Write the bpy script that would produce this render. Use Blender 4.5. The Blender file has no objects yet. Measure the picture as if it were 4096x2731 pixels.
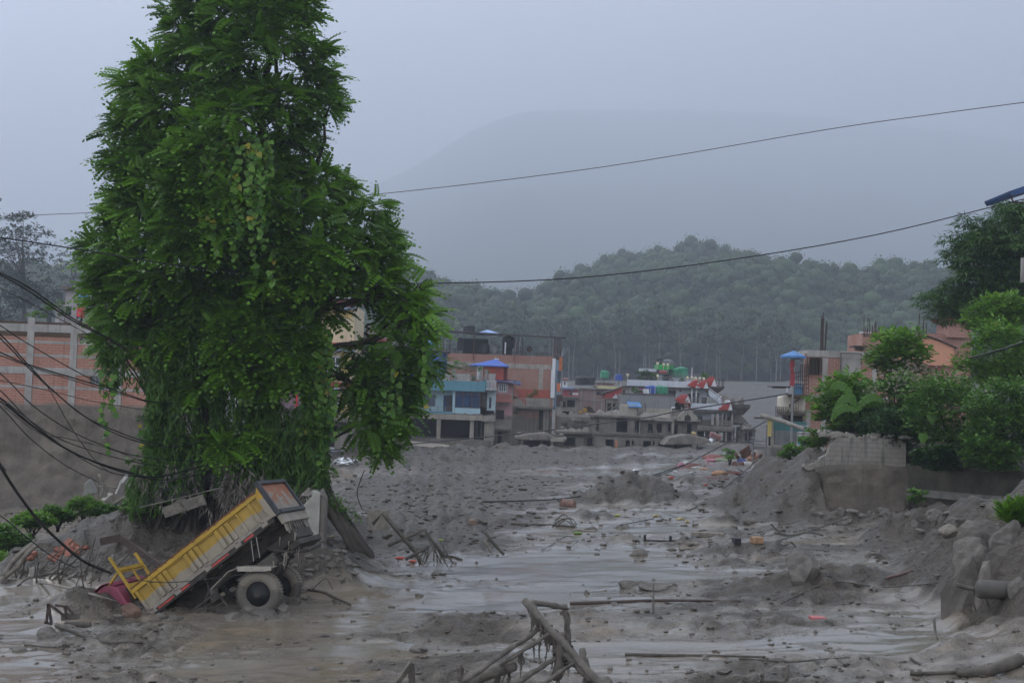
import bpy, bmesh, math, random
import numpy as np
from mathutils import Matrix, Vector
random.seed(7); RNG = np.random.default_rng(11)
scn = bpy.context.scene
R = math.radians
# ---------------- camera, sky, sun, exposure ----------------
CAM_Z = 5.6; FPX = 5689.0; PITCH = math.atan((1590 - 1365.5) / FPX); ROLL = R(2.0)
cam_d = bpy.data.cameras.new('camera'); cam_d.lens = 50; cam_d.sensor_width = 36
cam_d.clip_start = 0.5; cam_d.clip_end = 20000
cam = bpy.data.objects.new('camera', cam_d); scn.collection.objects.link(cam)
cam.location = (0, 0, CAM_Z); CROT = Matrix.Rotation(R(90) + PITCH, 3, 'X') @ Matrix.Rotation(ROLL, 3, 'Z')
cam.rotation_euler = CROT.to_euler(); scn.camera = cam
SUN_EL, SUN_AZ = R(48), R(-50)          # azimuth from +Y towards +X
world = bpy.data.worlds.new("World"); scn.world = world; world.use_nodes = True
nt = world.node_tree; nt.nodes.clear()
def nn(t, kind, **kw):
    n = t.nodes.new(kind)
    for k, v in kw.items(): setattr(n, k, v)
    return n
sky = nn(nt, 'ShaderNodeTexSky', sky_type='NISHITA'); sky.sun_disc = False
sky.sun_elevation = SUN_EL; sky.sun_rotation = SUN_AZ
sky.air_density = 1.2; sky.dust_density = 3.0; sky.ozone_density = 1.5
hsv = nn(nt, 'ShaderNodeHueSaturation'); hsv.inputs['Saturation'].default_value = 0.25
tc = nn(nt, 'ShaderNodeTexCoord')
dot = nn(nt, 'ShaderNodeVectorMath', operation='DOT_PRODUCT'); dot.inputs[1].default_value = (-0.75, -0.1, 0.15)
mr = nn(nt, 'ShaderNodeMapRange'); mr.inputs[1].default_value = -1; mr.inputs[2].default_value = 1
mr.inputs[3].default_value = 0.35; mr.inputs[4].default_value = 1.5
cl = nn(nt, 'ShaderNodeTexNoise'); cl.inputs['Scale'].default_value = 1.6; cl.inputs['Detail'].default_value = 4
cm = nn(nt, 'ShaderNodeMapRange'); cm.inputs[1].default_value = .3; cm.inputs[2].default_value = .7
cm.inputs[3].default_value = 0.9; cm.inputs[4].default_value = 1.1
grey = nn(nt, 'ShaderNodeMix', data_type='RGBA'); grey.inputs[0].default_value = 0.7
grey.inputs[7].default_value = (5.45, 5.6, 6.0, 1)      # thick overcast, in the sky texture's own units
mul = nn(nt, 'ShaderNodeMath', operation='MULTIPLY')
vs = nn(nt, 'ShaderNodeVectorMath', operation='SCALE')
bg = nn(nt, 'ShaderNodeBackground'); bg.inputs['Strength'].default_value = 0.12
wo = nn(nt, 'ShaderNodeOutputWorld')
L = nt.links.new
L(tc.outputs['Generated'], dot.inputs[0]); L(dot.outputs['Value'], mr.inputs[0])
L(tc.outputs['Generated'], cl.inputs['Vector']); L(cl.outputs[0], cm.inputs[0])
L(sky.outputs[0], hsv.inputs['Color']); L(hsv.outputs[0], grey.inputs[6])
L(mr.outputs[0], mul.inputs[0]); L(cm.outputs[0], mul.inputs[1])
L(grey.outputs[2], vs.inputs[0]); L(mul.outputs[0], vs.inputs['Scale'])
L(vs.outputs[0], bg.inputs['Color']); L(bg.outputs[0], wo.inputs['Surface'])
sun_d = bpy.data.lights.new('sun', 'SUN'); sun_d.energy = 0.7; sun_d.angle = R(25); sun_d.color = (1, .97, .93)
sun = bpy.data.objects.new('sun', sun_d); scn.collection.objects.link(sun)
sd = Vector((math.sin(SUN_AZ) * math.cos(SUN_EL), math.cos(SUN_AZ) * math.cos(SUN_EL), math.sin(SUN_EL)))
sun.rotation_euler = sd.to_track_quat('Z', 'Y').to_euler(); sun.location = (0, 0, 50)
scn.view_settings.view_transform = 'Standard'; scn.view_settings.look = 'None'
scn.view_settings.exposure = 1.16; scn.view_settings.gamma = 1.0
scn.cycles.volume_bounces = 1; scn.cycles.max_bounces = 7; scn.cycles.diffuse_bounces = 3
scn.cycles.glossy_bounces = 2; scn.cycles.transparent_max_bounces = 4
scn.cycles.volume_step_rate = 10; scn.cycles.use_denoising = True

# ---------------- helpers ----------------
CN = np.array(CROT)
def Pn(xs, ys, D):
    """point(s) at depth D (metres along +Y) seen at source pixel xs, ys"""
    u = (np.asarray(xs, float) - 2048) / FPX; v = (1365.5 - np.asarray(ys, float)) / FPX
    r = np.stack([CN[i, 0] * u + CN[i, 1] * v - CN[i, 2] for i in range(3)], -1)
    s = np.asarray(D, float) / r[..., 1]
    return r * s[..., None] + np.array([0, 0, CAM_Z])
def P(xs, ys, D): return Vector([float(q) for q in Pn(xs, ys, D)])
def spx(x, y, z):
    """source pixel of a point"""
    q = np.stack([np.asarray(x, float), np.asarray(y, float), np.asarray(z, float) - CAM_Z], -1) @ CN
    return 2048 - FPX * q[..., 0] / q[..., 2], 1365.5 + FPX * q[..., 1] / q[..., 2]
_perm = RNG.random((256, 256))
def vnoise(x, y, seed=0):
    x = x + seed * 17.3; y = y + seed * 31.7
    xi = np.floor(x).astype(int); yi = np.floor(y).astype(int)
    fx = x - xi; fy = y - yi
    fx = fx * fx * (3 - 2 * fx); fy = fy * fy * (3 - 2 * fy)
    a = _perm[xi % 256, yi % 256]; b = _perm[(xi + 1) % 256, yi % 256]
    c = _perm[xi % 256, (yi + 1) % 256]; d = _perm[(xi + 1) % 256, (yi + 1) % 256]
    return (a * (1 - fx) + b * fx) * (1 - fy) + (c * (1 - fx) + d * fx) * fy
def fbm(x, y, o=4, seed=0, g=.5):
    s = 0; a = 1; t = 0
    for i in range(o):
        s = s + a * (vnoise(x, y, seed + i * 3) - .5); t += a
        x, y = x * 1.93 + y * .61, y * 1.93 - x * .61; a *= g
    return s / t * 2
def sstep(a, b, v):
    t = np.clip((v - a) / (b - a), 0, 1); return t * t * (3 - 2 * t)
def ell(x, y, cx, cy, rx, ry, rot=0, p=2.0):
    c, s = math.cos(rot), math.sin(rot)
    u = ((x - cx) * c + (y - cy) * s) / rx; v = (-(x - cx) * s + (y - cy) * c) / ry
    return np.exp(-(u * u + v * v) ** (p / 2))

def coll(o, parent=None):
    scn.collection.objects.link(o)
    if parent is not None: o.parent = parent
    return o
def tag(o, label=None, cat=None, group=None, kind=None):
    if label: o['label'] = label
    if cat: o['category'] = cat
    if group: o['group'] = group
    if kind: o['kind'] = kind
    return o
def empty(name, loc, label, cat, group=None, rz=0.0):
    o = bpy.data.objects.new(name, None); o.location = loc; o.rotation_euler = (0, 0, rz)
    o.empty_display_size = .3
    return tag(coll(o), label, cat, group)
def npmesh(name, verts, quads, mat, parent=None, attrs=None, smooth=False, n=4):
    """mesh out of numpy arrays, all faces with n corners"""
    me = bpy.data.meshes.new(name)
    verts = np.asarray(verts, np.float32).reshape(-1, 3); quads = np.asarray(quads, np.int32).reshape(-1, n)
    me.vertices.add(len(verts)); me.vertices.foreach_set('co', verts.ravel())
    me.loops.add(quads.size); me.loops.foreach_set('vertex_index', quads.ravel())
    me.polygons.add(len(quads)); me.polygons.foreach_set('loop_start', np.arange(len(quads), dtype=np.int32) * n)
    me.polygons.foreach_set('loop_total', np.full(len(quads), n, np.int32))
    if smooth: me.polygons.foreach_set('use_smooth', np.ones(len(quads), bool))
    if attrs:
        for k, v in attrs.items():
            a = me.attributes.new(k, 'FLOAT', 'POINT'); a.data.foreach_set('value', np.asarray(v, np.float32).ravel())
    me.update(calc_edges=True); me.materials.append(mat)
    o = bpy.data.objects.new(name, me)
    return coll(o, parent)
def into(o, e):
    """make o, built in world space, a child of the thing e"""
    o.data.transform(Matrix.Translation(-Vector(e.location))); o.parent = e; return o
class MB:
    """collects shapes of one mesh"""
    def __init__(s): s.v = []; s.f = []
    def add(s, vs, fs):
        b = len(s.v); s.v += [tuple(v) for v in vs]; s.f += [tuple(b + i for i in f) for f in fs]; return s
    def box(s, x0, x1, y0, y1, z0, z1, M=None):
        vs = [(x, y, z) for z in (min(z0, z1), max(z0, z1)) for y in (min(y0, y1), max(y0, y1)) for x in (min(x0, x1), max(x0, x1))]
        if M is not None: vs = [M @ Vector(v) for v in vs]
        return s.add(vs, [(0, 2, 3, 1), (4, 5, 7, 6), (0, 1, 5, 4), (1, 3, 7, 5), (3, 2, 6, 7), (2, 0, 4, 6)])
    def bar(s, a, b, w, h=None):
        """square bar from a to b"""
        a = Vector(a); b = Vector(b); h = h or w; d = (b - a)
        l = d.length; M = Matrix.Translation(a) @ d.to_track_quat('Z', 'Y').to_matrix().to_4x4()
        return s.box(-w / 2, w / 2, -h / 2, h / 2, 0, l, M)
    def tube(s, pts, r, n=7, caps=True):
        pts = [Vector(p) for p in pts]; rs = r if hasattr(r, '__len__') else [r] * len(pts)
        b = len(s.v); up = Vector((0, 0, 1))
        for i, p in enumerate(pts):
            d = (pts[min(i + 1, len(pts) - 1)] - pts[max(i - 1, 0)]).normalized()
            ref = up if abs(d.z) < .9 else Vector((1, 0, 0))
            u = d.cross(ref).normalized(); w = d.cross(u)
            for k in range(n):
                t = 2 * math.pi * k / n
                s.v.append(tuple(p + (u * math.cos(t) + w * math.sin(t)) * rs[i]))
        for i in range(len(pts) - 1):
            for k in range(n):
                a = b + i * n + k; c = b + i * n + (k + 1) % n
                s.f.append((a, a + n, c + n, c))
        if caps:
            s.f.append(tuple(b + k for k in range(n))); e = b + (len(pts) - 1) * n
            s.f.append(tuple(e + k for k in reversed(range(n))))
        return s
    def lathe(s, prof, c=(0, 0, 0), n=16, M=None):
        """prof: list of (r, z) turned about the z axis"""
        b = len(s.v)
        for r, z in prof:
            for k in range(n):
                t = 2 * math.pi * k / n; v = Vector((c[0] + r * math.cos(t), c[1] + r * math.sin(t), c[2] + z))
                s.v.append(tuple(M @ v if M is not None else v))
        for i in range(len(prof) - 1):
            for k in range(n):
                a = b + i * n + k; d = b + i * n + (k + 1) % n
                s.f.append((a, d, d + n, a + n))
        s.f.append(tuple(b + k for k in reversed(range(n))))
        e = b + (len(prof) - 1) * n; s.f.append(tuple(e + k for k in range(n)))
        return s
    def prism(s, poly, y0, y1, M=None):
        """outline in x, z pushed from y0 to y1"""
        n = len(poly); vs = [(x, y0, z) for x, z in poly] + [(x, y1, z) for x, z in poly]
        if M is not None: vs = [M @ Vector(v) for v in vs]
        return s.add(vs, [tuple(reversed(range(n))), tuple(range(n, 2 * n))] + [(i, (i + 1) % n, n + (i + 1) % n, n + i) for i in range(n)])
    def build(s, name, mat, parent=None, bevel=0, smooth=False):
        me = bpy.data.meshes.new(name); me.from_pydata(s.v, [], s.f); me.materials.append(mat)
        if smooth: me.polygons.foreach_set('use_smooth', [True] * len(me.polygons))
        me.validate(); me.update()
        o = coll(bpy.data.objects.new(name, me), parent)
        if bevel:
            m = o.modifiers.new('bevel', 'BEVEL'); m.width = bevel; m.segments = 2; m.limit_method = 'ANGLE'
        return o
def wall_holes(mb, x0, x1, z0, z1, holes, y0, y1, M=None):
    """solid wall between y0 and y1 with real rectangular openings (hx0, hx1, hz0, hz1)"""
    zs = sorted({z0, z1} | {min(max(h, z0), z1) for o in holes for h in o[2:4]})
    for a, b in zip(zs, zs[1:]):
        m = (a + b) / 2; row = sorted((max(h[0], x0), min(h[1], x1)) for h in holes if h[2] < m < h[3]); x = x0
        for h0, h1 in row:
            if h0 > x + 1e-4: mb.box(x, h0, y0, y1, a, b, M)
            x = max(x, h1)
        if x < x1 - 1e-4: mb.box(x, x1, y0, y1, a, b, M)
    return mb

# ---------------- materials ----------------
MUD = (.165, .143, .118)
def newmat(name):
    m = bpy.data.materials.new(name); m.use_nodes = True; t = m.node_tree
    b = t.nodes['Principled BSDF']; return m, t, b
def noise(t, vec, scale, detail=3, rough=.55):
    n = nn(t, 'ShaderNodeTexNoise'); n.inputs['Scale'].default_value = scale; n.inputs['Detail'].default_value = detail
    n.inputs['Roughness'].default_value = rough
    if vec is not None: t.links.new(vec, n.inputs['Vector'])
    return n.outputs[0]
def rng(t, val, a, b, c=0., d=1.):
    n = nn(t, 'ShaderNodeMapRange'); t.links.new(val, n.inputs[0])
    for i, v in zip((1, 2, 3, 4), (a, b, c, d)): n.inputs[i].default_value = v
    return n.outputs[0]
def mixc(t, fac, a, b):
    n = nn(t, 'ShaderNodeMix', data_type='RGBA')
    for i, v in ((0, fac), (6, a), (7, b)):
        if hasattr(v, 'links'): t.links.new(v, n.inputs[i])
        elif i == 0: n.inputs[0].default_value = v
        else: n.inputs[i].default_value = (*v, 1)
    return n.outputs[2]
def math1(t, op, a, b=0.):
    n = nn(t, 'ShaderNodeMath', operation=op)
    for i, v in enumerate((a, b)):
        if hasattr(v, 'links'): t.links.new(v, n.inputs[i])
        else: n.inputs[i].default_value = v
    return n.outputs[0]
def bump(t, b, h, strength, dist):
    n = nn(t, 'ShaderNodeBump'); n.inputs['Strength'].default_value = strength; n.inputs['Distance'].default_value = dist
    t.links.new(h, n.inputs['Height']); t.links.new(n.outputs[0], b.inputs['Normal'])
def sc(c, k): return tuple(min(1, x * k) for x in c)
_mats = {}
def tint(o, val):
    n = len(o.data.vertices); at = o.data.attributes.new('tint', 'FLOAT', 'POINT'); at.data.foreach_set('value', [val + .15 * math.sin(i * 12.9898) for i in range(n)]); return o
def pbr(name, col, rough=.75, var=.25, scale=1.5, bmp=.3, dist=.02, bscale=12, metal=0, mud=None, grime=.35, brick=None, mudn=.5, spec=.4):
    """weathered surface: patchy tone, run-down streaks, bump, and mud up to world height `mud`"""
    if name in _mats: return _mats[name]
    m, t, b = newmat(name); tc = nn(t, 'ShaderNodeTexCoord'); oc = tc.outputs['Object']
    n1 = noise(t, oc, scale, 5, .6)
    base = mixc(t, rng(t, n1, .3, .7), sc(col, 1 - var), sc(col, 1 + var))
    hsrc = noise(t, oc, bscale, 4, .6)
    if brick:
        bw, bh, c2, mort = brick
        sx = nn(t, 'ShaderNodeSeparateXYZ'); t.links.new(oc, sx.inputs[0])
        cx = nn(t, 'ShaderNodeCombineXYZ'); t.links.new(math1(t, 'ADD', sx.outputs[0], sx.outputs[1]), cx.inputs[0]); t.links.new(sx.outputs[2], cx.inputs[1])
        bt = nn(t, 'ShaderNodeTexBrick'); t.links.new(cx.outputs[0], bt.inputs['Vector'])
        bt.inputs['Scale'].default_value = 1; bt.inputs['Brick Width'].default_value = bw; bt.inputs['Row Height'].default_value = bh
        bt.inputs['Mortar Size'].default_value = bh * .13; bt.inputs['Mortar Smooth'].default_value = .3
        bt.inputs['Color1'].default_value = (*sc(col, 1.15), 1); bt.inputs['Color2'].default_value = (*c2, 1); bt.inputs['Mortar'].default_value = (*mort, 1)
        base = mixc(t, rng(t, n1, .3, .75, 0, .55), bt.outputs['Color'], sc(col, .7))
        n5 = noise(t, oc, .6, 4, .65)
        base = mixc(t, rng(t, n5, .56, .7, 0, .45), base, mort)
        hsrc = math1(t, 'ADD', math1(t, 'MULTIPLY', bt.outputs['Fac'], -.8), math1(t, 'MULTIPLY', hsrc, .6))
    if grime:
        mp = nn(t, 'ShaderNodeMapping'); mp.inputs['Scale'].default_value = (3.5, 3.5, .35); t.links.new(oc, mp.inputs[0])
        st = noise(t, mp.outputs[0], 1.0, 4, .65)
        base = mixc(t, rng(t, st, .52, .75, 0, grime), base, (.05, .047, .04))
    rg = rng(t, n1, .3, .7, rough - .08, rough + .08)
    if mud is not None:
        g = nn(t, 'ShaderNodeNewGeometry'); s3 = nn(t, 'ShaderNodeSeparateXYZ'); t.links.new(g.outputs['Position'], s3.inputs[0])
        nz = noise(t, g.outputs['Position'], .55, 5, .6)
        lvl = math1(t, 'ADD', s3.outputs[2], rng(t, nz, 0, 1, -mudn * 1.4, mudn * 1.4))
        f = rng(t, lvl, mud - .12, mud + .12, 1, 0)
        mc = mixc(t, noise(t, oc, 1.2, 5, .65), sc(MUD, .75), sc(MUD, 1.3))
        base = mixc(t, f, base, mc)
    t.links.new(base, b.inputs['Base Color']); t.links.new(rg, b.inputs['Roughness'])
    b.inputs['Metallic'].default_value = metal; b.inputs['Specular IOR Level'].default_value = spec
    if bmp: bump(t, b, hsrc, bmp, dist)
    _mats[name] = m; return m
def leafmat(name, c1, c2, c3=None, trans=.35, rough=.5, spec=.35):
    """foliage: tone per leaf from the 'tint' attribute"""
    if name in _mats: return _mats[name]
    m, t, b = newmat(name); a = nn(t, 'ShaderNodeAttribute'); a.attribute_name = 'tint'
    col = mixc(t, rng(t, a.outputs['Fac'], 0, .8), c1, c2)
    if c3: col = mixc(t, rng(t, a.outputs['Fac'], .93, .96), col, c3)
    t.links.new(col, b.inputs['Base Color']); b.inputs['Roughness'].default_value = rough
    b.inputs['Specular IOR Level'].default_value = spec
    tr = nn(t, 'ShaderNodeBsdfTranslucent'); t.links.new(col, tr.inputs[0])
    ms = nn(t, 'ShaderNodeMixShader'); ms.inputs[0].default_value = trans
    t.links.new(b.outputs[0], ms.inputs[1]); t.links.new(tr.outputs[0], ms.inputs[2])
    t.links.new(ms.outputs[0], t.nodes['Material Output'].inputs['Surface'])
    _mats[name] = m; return m
# ---------------- ground ----------------
def zbase(x, y):
    x = np.asarray(x, float); y = np.asarray(y, float)
    k = .055 - .027 * sstep(70, 170, y)
    z = .40 + 26 * np.tanh(x * k / 26) - .003 * (np.minimum(y, 190) - 36)
    return z + sstep(195, 470, y) * 11.2
def GX(xs, ys):
    """where the bare plain is seen at source pixel xs, ys"""
    D = np.arange(16, 420, .1); p = Pn(np.full(len(D), float(xs)), np.full(len(D), float(ys)), D)
    i = int(np.argmax(p[:, 2] < zbase(p[:, 0], p[:, 1]))); return float(p[i, 0]), float(D[i])
def relief(x, y):
    """large shapes: banks and heaps"""
    z = zbase(x, y)
    # bank carrying the big tree, behind the truck
    front = 38.4 + .22 * np.clip(-x - 8, 0, 9) + .7 * fbm(x * .5, y * 0, 2, 5)
    hb = np.clip((y - front) / 11.5, 0, 1) ** .75 * 1.35 + .12 * sstep(front, front + 1.2, y)
    hb = hb * (.62 + .30 * sstep(-16.5, -12.5, x))
    side = sstep(-17.3, -14.2, x) * (1 - sstep(-8.0, -3.6 - (y - 44) * .12, x + .9 * fbm(x * .3, y * .3, 2, 8)))
    back = 1 - sstep(53.5, 60, y)
    z = z + hb * side * back
    z = z - .02 * ell(x, y, -7.2, 36.2, 2.6, 1.3, 0, 4) + .38 * ell(x, y, -10.6, 36.0, .75, .8) + .22 * ell(x, y, -6.6, 36.6, 1.3, .9)
    z = z + .5 * ell(x, y, -5.6, 39.4, 1.3, .9, .3)                  # mud thrown up round the wheel
    z = z + .5 * ell(x, y, -5.2, 40.2, 1.6, 1.4) + .25 * ell(x, y, -9.0, 36.5, 1.5, .5)
    # heap running up to the block wall on the right
    st = sstep(12.9, 13.7, x); fr = 56.3 + 4.5 * st
    r = sstep(8.8, 12.9, x + (y - 62) * .12 + .5 * fbm(x * .4, y * .4, 3, 8)) * sstep(fr, fr + 5.0 - 4.4 * st, y) * (1 - sstep(63.5, 68, y))
    z = z + 2.35 * r
    z = z + .9 * ell(x, y, 17.5, 54.5, 3.6, 2.6) + .55 * ell(x, y, 13.8, 56.5, 1.8, 1.0) + .8 * ell(x, y, 14.8, 50.0, 2.2, 1.0, .2)
    # near bank at the right edge
    e = x - (9.6 + .10 * (y - 32) + .5 * fbm(y * .45, x * .2, 3, 21))
    bk = sstep(0, 2.4, e) * sstep(27.0, 32.5, y + .25 * e) * (1 - sstep(38.5, 44, y))
    z = z + 2.05 * bk + .45 * sstep(1.5, 4, e) * sstep(29, 34, y) * (1 - sstep(42, 48, y))
    z = z + .55 * sstep(7.3, 11.5, x + .4 * fbm(x, y, 2, 3)) * (1 - sstep(25, 31, y)) + .35 * ell(x, y, 9.2, 37.5, 2.6, 2.2, .3)
    # heaps on the plain
    for xs, ys, w, d, h in HEAPS:
        cx, cy = GX(xs, ys); k = FPX / cy
        z = z + h * ell(x, y, cx, cy, w / k, d, 0, 2.4)
    # rise towards the valley side behind the houses on the right
    z = z + 3.5 * sstep(55, 110, x - (y - 190) * .1) * sstep(150, 260, y)
    return z
HEAPS = [(2560, 2000, 210, 2.2, .75), (2420, 2010, 160, 1.6, .35), (2730, 2185, 90, .5, .28), (2900, 2100, 90, .5, .3),
         (2500, 2165, 60, .35, .16), (3000, 2205, 170, .7, .22), (2550, 2350, 60, .35, .2), (2650, 2360, 75, .25, .16),
         (2360, 2075, 200, 2.5, .18), (1750, 2100, 420, 3.0, .3), (1500, 2180, 330, 2.4, .55), (1250, 2290, 180, 1.2, .45),
         (2780, 1930, 90, 2.0, .35), (1990, 1820, 350, 5, .7), (1800, 1850, 250, 3.5, .4), (2550, 1775, 300, 3, .5),
         (2470, 2520, 260, 1.1, .16), (2330, 2470, 130, .7, .12), (250, 2420, 200, .5, .15), (230, 2520, 90, .35, .16),
         (3300, 1960, 190, 2.0, .5), (3450, 1780, 200, 4, .6)]
# wet pools: source pixel centre, half width (pixels), half depth (metres), weight
POOLS = [(2150, 2270, 450, 3.6, 1.5), (1900, 2400, 480, 2.4, 1.2), (2500, 2120, 520, 1.6, .8), (2150, 2060, 560, 1.5, .75),
         (2950, 1860, 350, 5.0, .9), (2450, 1880, 450, 2.6, .6), (2500, 1985, 260, .9, .9), (2800, 2300, 420, 1.3, 1.0),
         (3300, 2330, 420, 1.0, .7), (2900, 2600, 500, 1.0, .6), (150, 2380, 260, .9, 1.0), (60, 2500, 260, .8, 1.0), (40, 2680, 200, .5, 1.3),
         (1450, 2350, 260, 1.0, .9), (1300, 2500, 420, .8, .35), (1700, 2600, 500, .9, .55), (2500, 2600, 400, .7, .7), (3300, 2560, 420, .6, .6),
         (3200, 2170, 420, 1.2, .55), (800, 2690, 300, .4, .8), (2100, 2700, 300, .4, .5), (3700, 2600, 260, .5, .7)]
DRY = [(1600, 2000, 620, 11, 1.2), (1500, 2150, 360, 3, .9), (1900, 1930, 900, 6, .7), (2500, 2010, 260, 2.0, .9), (3650, 2200, 300, 4, .7), (1950, 1840, 700, 16, 1.0),
       (4000, 2300, 300, 5, .9), (2700, 2450, 250, .8, .7), (400, 2200, 700, 6, .8), (2600, 1800, 500, 9, .8), (3000, 1950, 300, 4, .5)]
def wetness(x, y):
    w = .56 + 0 * x; pm = 0
    for xs, ys, rw, rd, a in POOLS:
        cx, cy = GX(xs, ys); el = ell(x, y, cx, cy, rw * cy / FPX, rd, 0, 3); w = w + a * .5 * el; pm = pm + el * (a > .9)
    for xs, ys, rw, rd, a in DRY:
        cx, cy = GX(xs, ys); w = w - a * .5 * ell(x, y, cx, cy, rw * cy / FPX, rd, 0, 3)
    s = np.clip(y / 36, .5, 3)
    q = 1 - .55 * np.clip(pm, 0, 1)
    w = w + q * .50 * fbm(x * .24 / s, y * .42 / s, 4, 31, .55) + q * .22 * fbm(x * .7, y * 1.3, 3, 41, .6)
    return w
def height(x, y, full=True):
    """surface of the mud: banks, clods, flow marks, flat pools"""
    x = np.asarray(x, float); y = np.asarray(y, float)
    z = relief(x, y)
    if not full: return z
    slope = np.clip((z - zbase(x, y)) / .6, 0, 1)
    w = wetness(x, y) - slope * .6
    dry = 1 - sstep(.35, .72, w)
    s = np.clip(y / 45, 1, 4)
    wx = x + .5 * fbm(x * .7, y * .7, 3, 77)
    lumps = np.abs(fbm(wx * .8 / s, y * 1.1 / s, 3, 51, .6)) * .24 + .12 * fbm(x * 2.4 / s, y * 2.6 / s, 2, 61, .6)
    ridg = (1 - np.abs(fbm(wx * .5, y * 1.2 + .8 * fbm(x * .3, y * .3, 2, 15), 2, 71, .5))) ** 4 * .032 * np.clip(1.4 - y / 70, .0, 1)     # flow marks across the view
    clod = np.abs(fbm(wx * 1.9 / s, y * 2.1 / s, 2, 111, .5)) ** .8 * .22 * np.clip(s, 1, 2.2)
    z = z + (.15 + .85 * dry) * clod * (1 - .85 * sstep(.6, .85, w)) * (.35 + .65 * sstep(-.25, .3, fbm(x * .45 / s, y * .7 / s, 3, 121) + slope * .4))
    z = z + dry * (lumps - .05) * (.55 + .3 * slope) + (1 - .75 * sstep(.75, .95, w)) * ridg
    z = z + (.18 + .35 * slope) * (.25 + dry) * fbm(x * .5, y * .5, 3, 91)
    return z
def H(x, y): return float(height(np.array([x]), np.array([y]))[0])
def hit(xs, ys, lo=17, hi=420):
    """where the view ray of a source pixel meets the ground"""
    D = np.concatenate([np.arange(lo, 120, .05), np.arange(120, hi, .3)])
    p = Pn(np.full(len(D), float(xs)), np.full(len(D), float(ys)), D); x = p[:, 0]; z = p[:, 2]
    i = int(np.argmax(z < height(x, D)))
    return Vector((x[i], D[i], float(z[i])))

def mud_material():
    m, t, b = newmat('wet_mud'); g = nn(t, 'ShaderNodeNewGeometry'); pos = g.outputs['Position']
    a = nn(t, 'ShaderNodeAttribute'); a.attribute_name = 'wet'
    mp = nn(t, 'ShaderNodeMapping'); mp.inputs['Scale'].default_value = (.7, 1.1, 1); t.links.new(pos, mp.inputs[0])
    n1 = noise(t, mp.outputs[0], 1.1, 6, .62); n2 = noise(t, pos, 2.6, 5, .7); n3 = noise(t, pos, .25, 4, .6); n4 = noise(t, pos, 8, 3, .6)
    w = math1(t, 'ADD', a.outputs['Fac'], rng(t, n1, 0, 1, -.38, .38))
    w = math1(t, 'ADD', w, rng(t, n2, 0, 1, -.18, .18))
    wet = rng(t, w, .33, .66)
    dryc = mixc(t, rng(t, n2, .3, .7), (.038, .031, .023), (.105, .088, .067))
    dryc = mixc(t, rng(t, n3, .35, .65), dryc, (.060, .051, .040))
    wetc = mixc(t, rng(t, n3, .4, .62, 0, 1), (.175, .160, .138), (.165, .134, .098))
    t.links.new(mixc(t, wet, dryc, wetc), b.inputs['Base Color'])
    t.links.new(rng(t, wet, 0, 1, .45, .13), b.inputs['Roughness'])
    t.links.new(rng(t, wet, 0, 1, .45, .5), b.inputs['Specular IOR Level'])
    b.inputs['IOR'].default_value = 1.36
    b.inputs['Specular IOR Level'].default_value = .5
    hgt = math1(t, 'ADD', math1(t, 'MULTIPLY', n2, 1.0), math1(t, 'MULTIPLY', n4, .35))
    hgt = math1(t, 'ADD', hgt, math1(t, 'MULTIPLY', n1, .8))
    n = nn(t, 'ShaderNodeBump'); n.inputs['Distance'].default_value = .22
    t.links.new(rng(t, wet, 0, 1, 1.0, .035), n.inputs['Strength'])
    t.links.new(hgt, n.inputs['Height']); t.links.new(n.outputs[0], b.inputs['Normal'])
    return m
M_MUD = mud_material(); _mats['mud'] = M_MUD
def make_ground():
    ny, nx = 1150, 600
    y = np.concatenate([[-40, -5, 8], 15 * (620 / 15) ** np.linspace(0, 1, ny)])
    u = np.linspace(-1, 1, nx); u = .75 * u + .25 * u ** 3
    hw = np.where(y < 15, 60, 0.47 * np.maximum(y, 15) + 4)
    Y = np.repeat(y[:, None], nx, 1); X = u[None, :] * hw[:, None]
    edge = np.abs(np.linspace(-1, 1, nx))[None, :] > .995
    X = np.where(edge, np.sign(X) * 900, X)
    Z = height(X.ravel(), Y.ravel()); W = wetness(X.ravel(), Y.ravel()) - np.clip((relief(X.ravel(), Y.ravel()) - zbase(X.ravel(), Y.ravel())) / .6, 0, 1) * .62
    W = W * (1 - .0 * Y.ravel())
    W = np.where(Y.ravel() > 180, .2, W)
    V = np.stack([X.ravel(), Y.ravel(), Z], 1)
    i = np.arange((len(y) - 1) * nx).reshape(len(y) - 1, nx)[:, :-1].ravel()
    F = np.stack([i, i + 1, i + nx + 1, i + nx], 1)
    o = npmesh('ground', V, F, M_MUD, attrs={'wet': W}, smooth=True)
    tag(o, 'grey flood mud covering the whole valley floor', None, None, 'structure')
make_ground()
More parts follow.
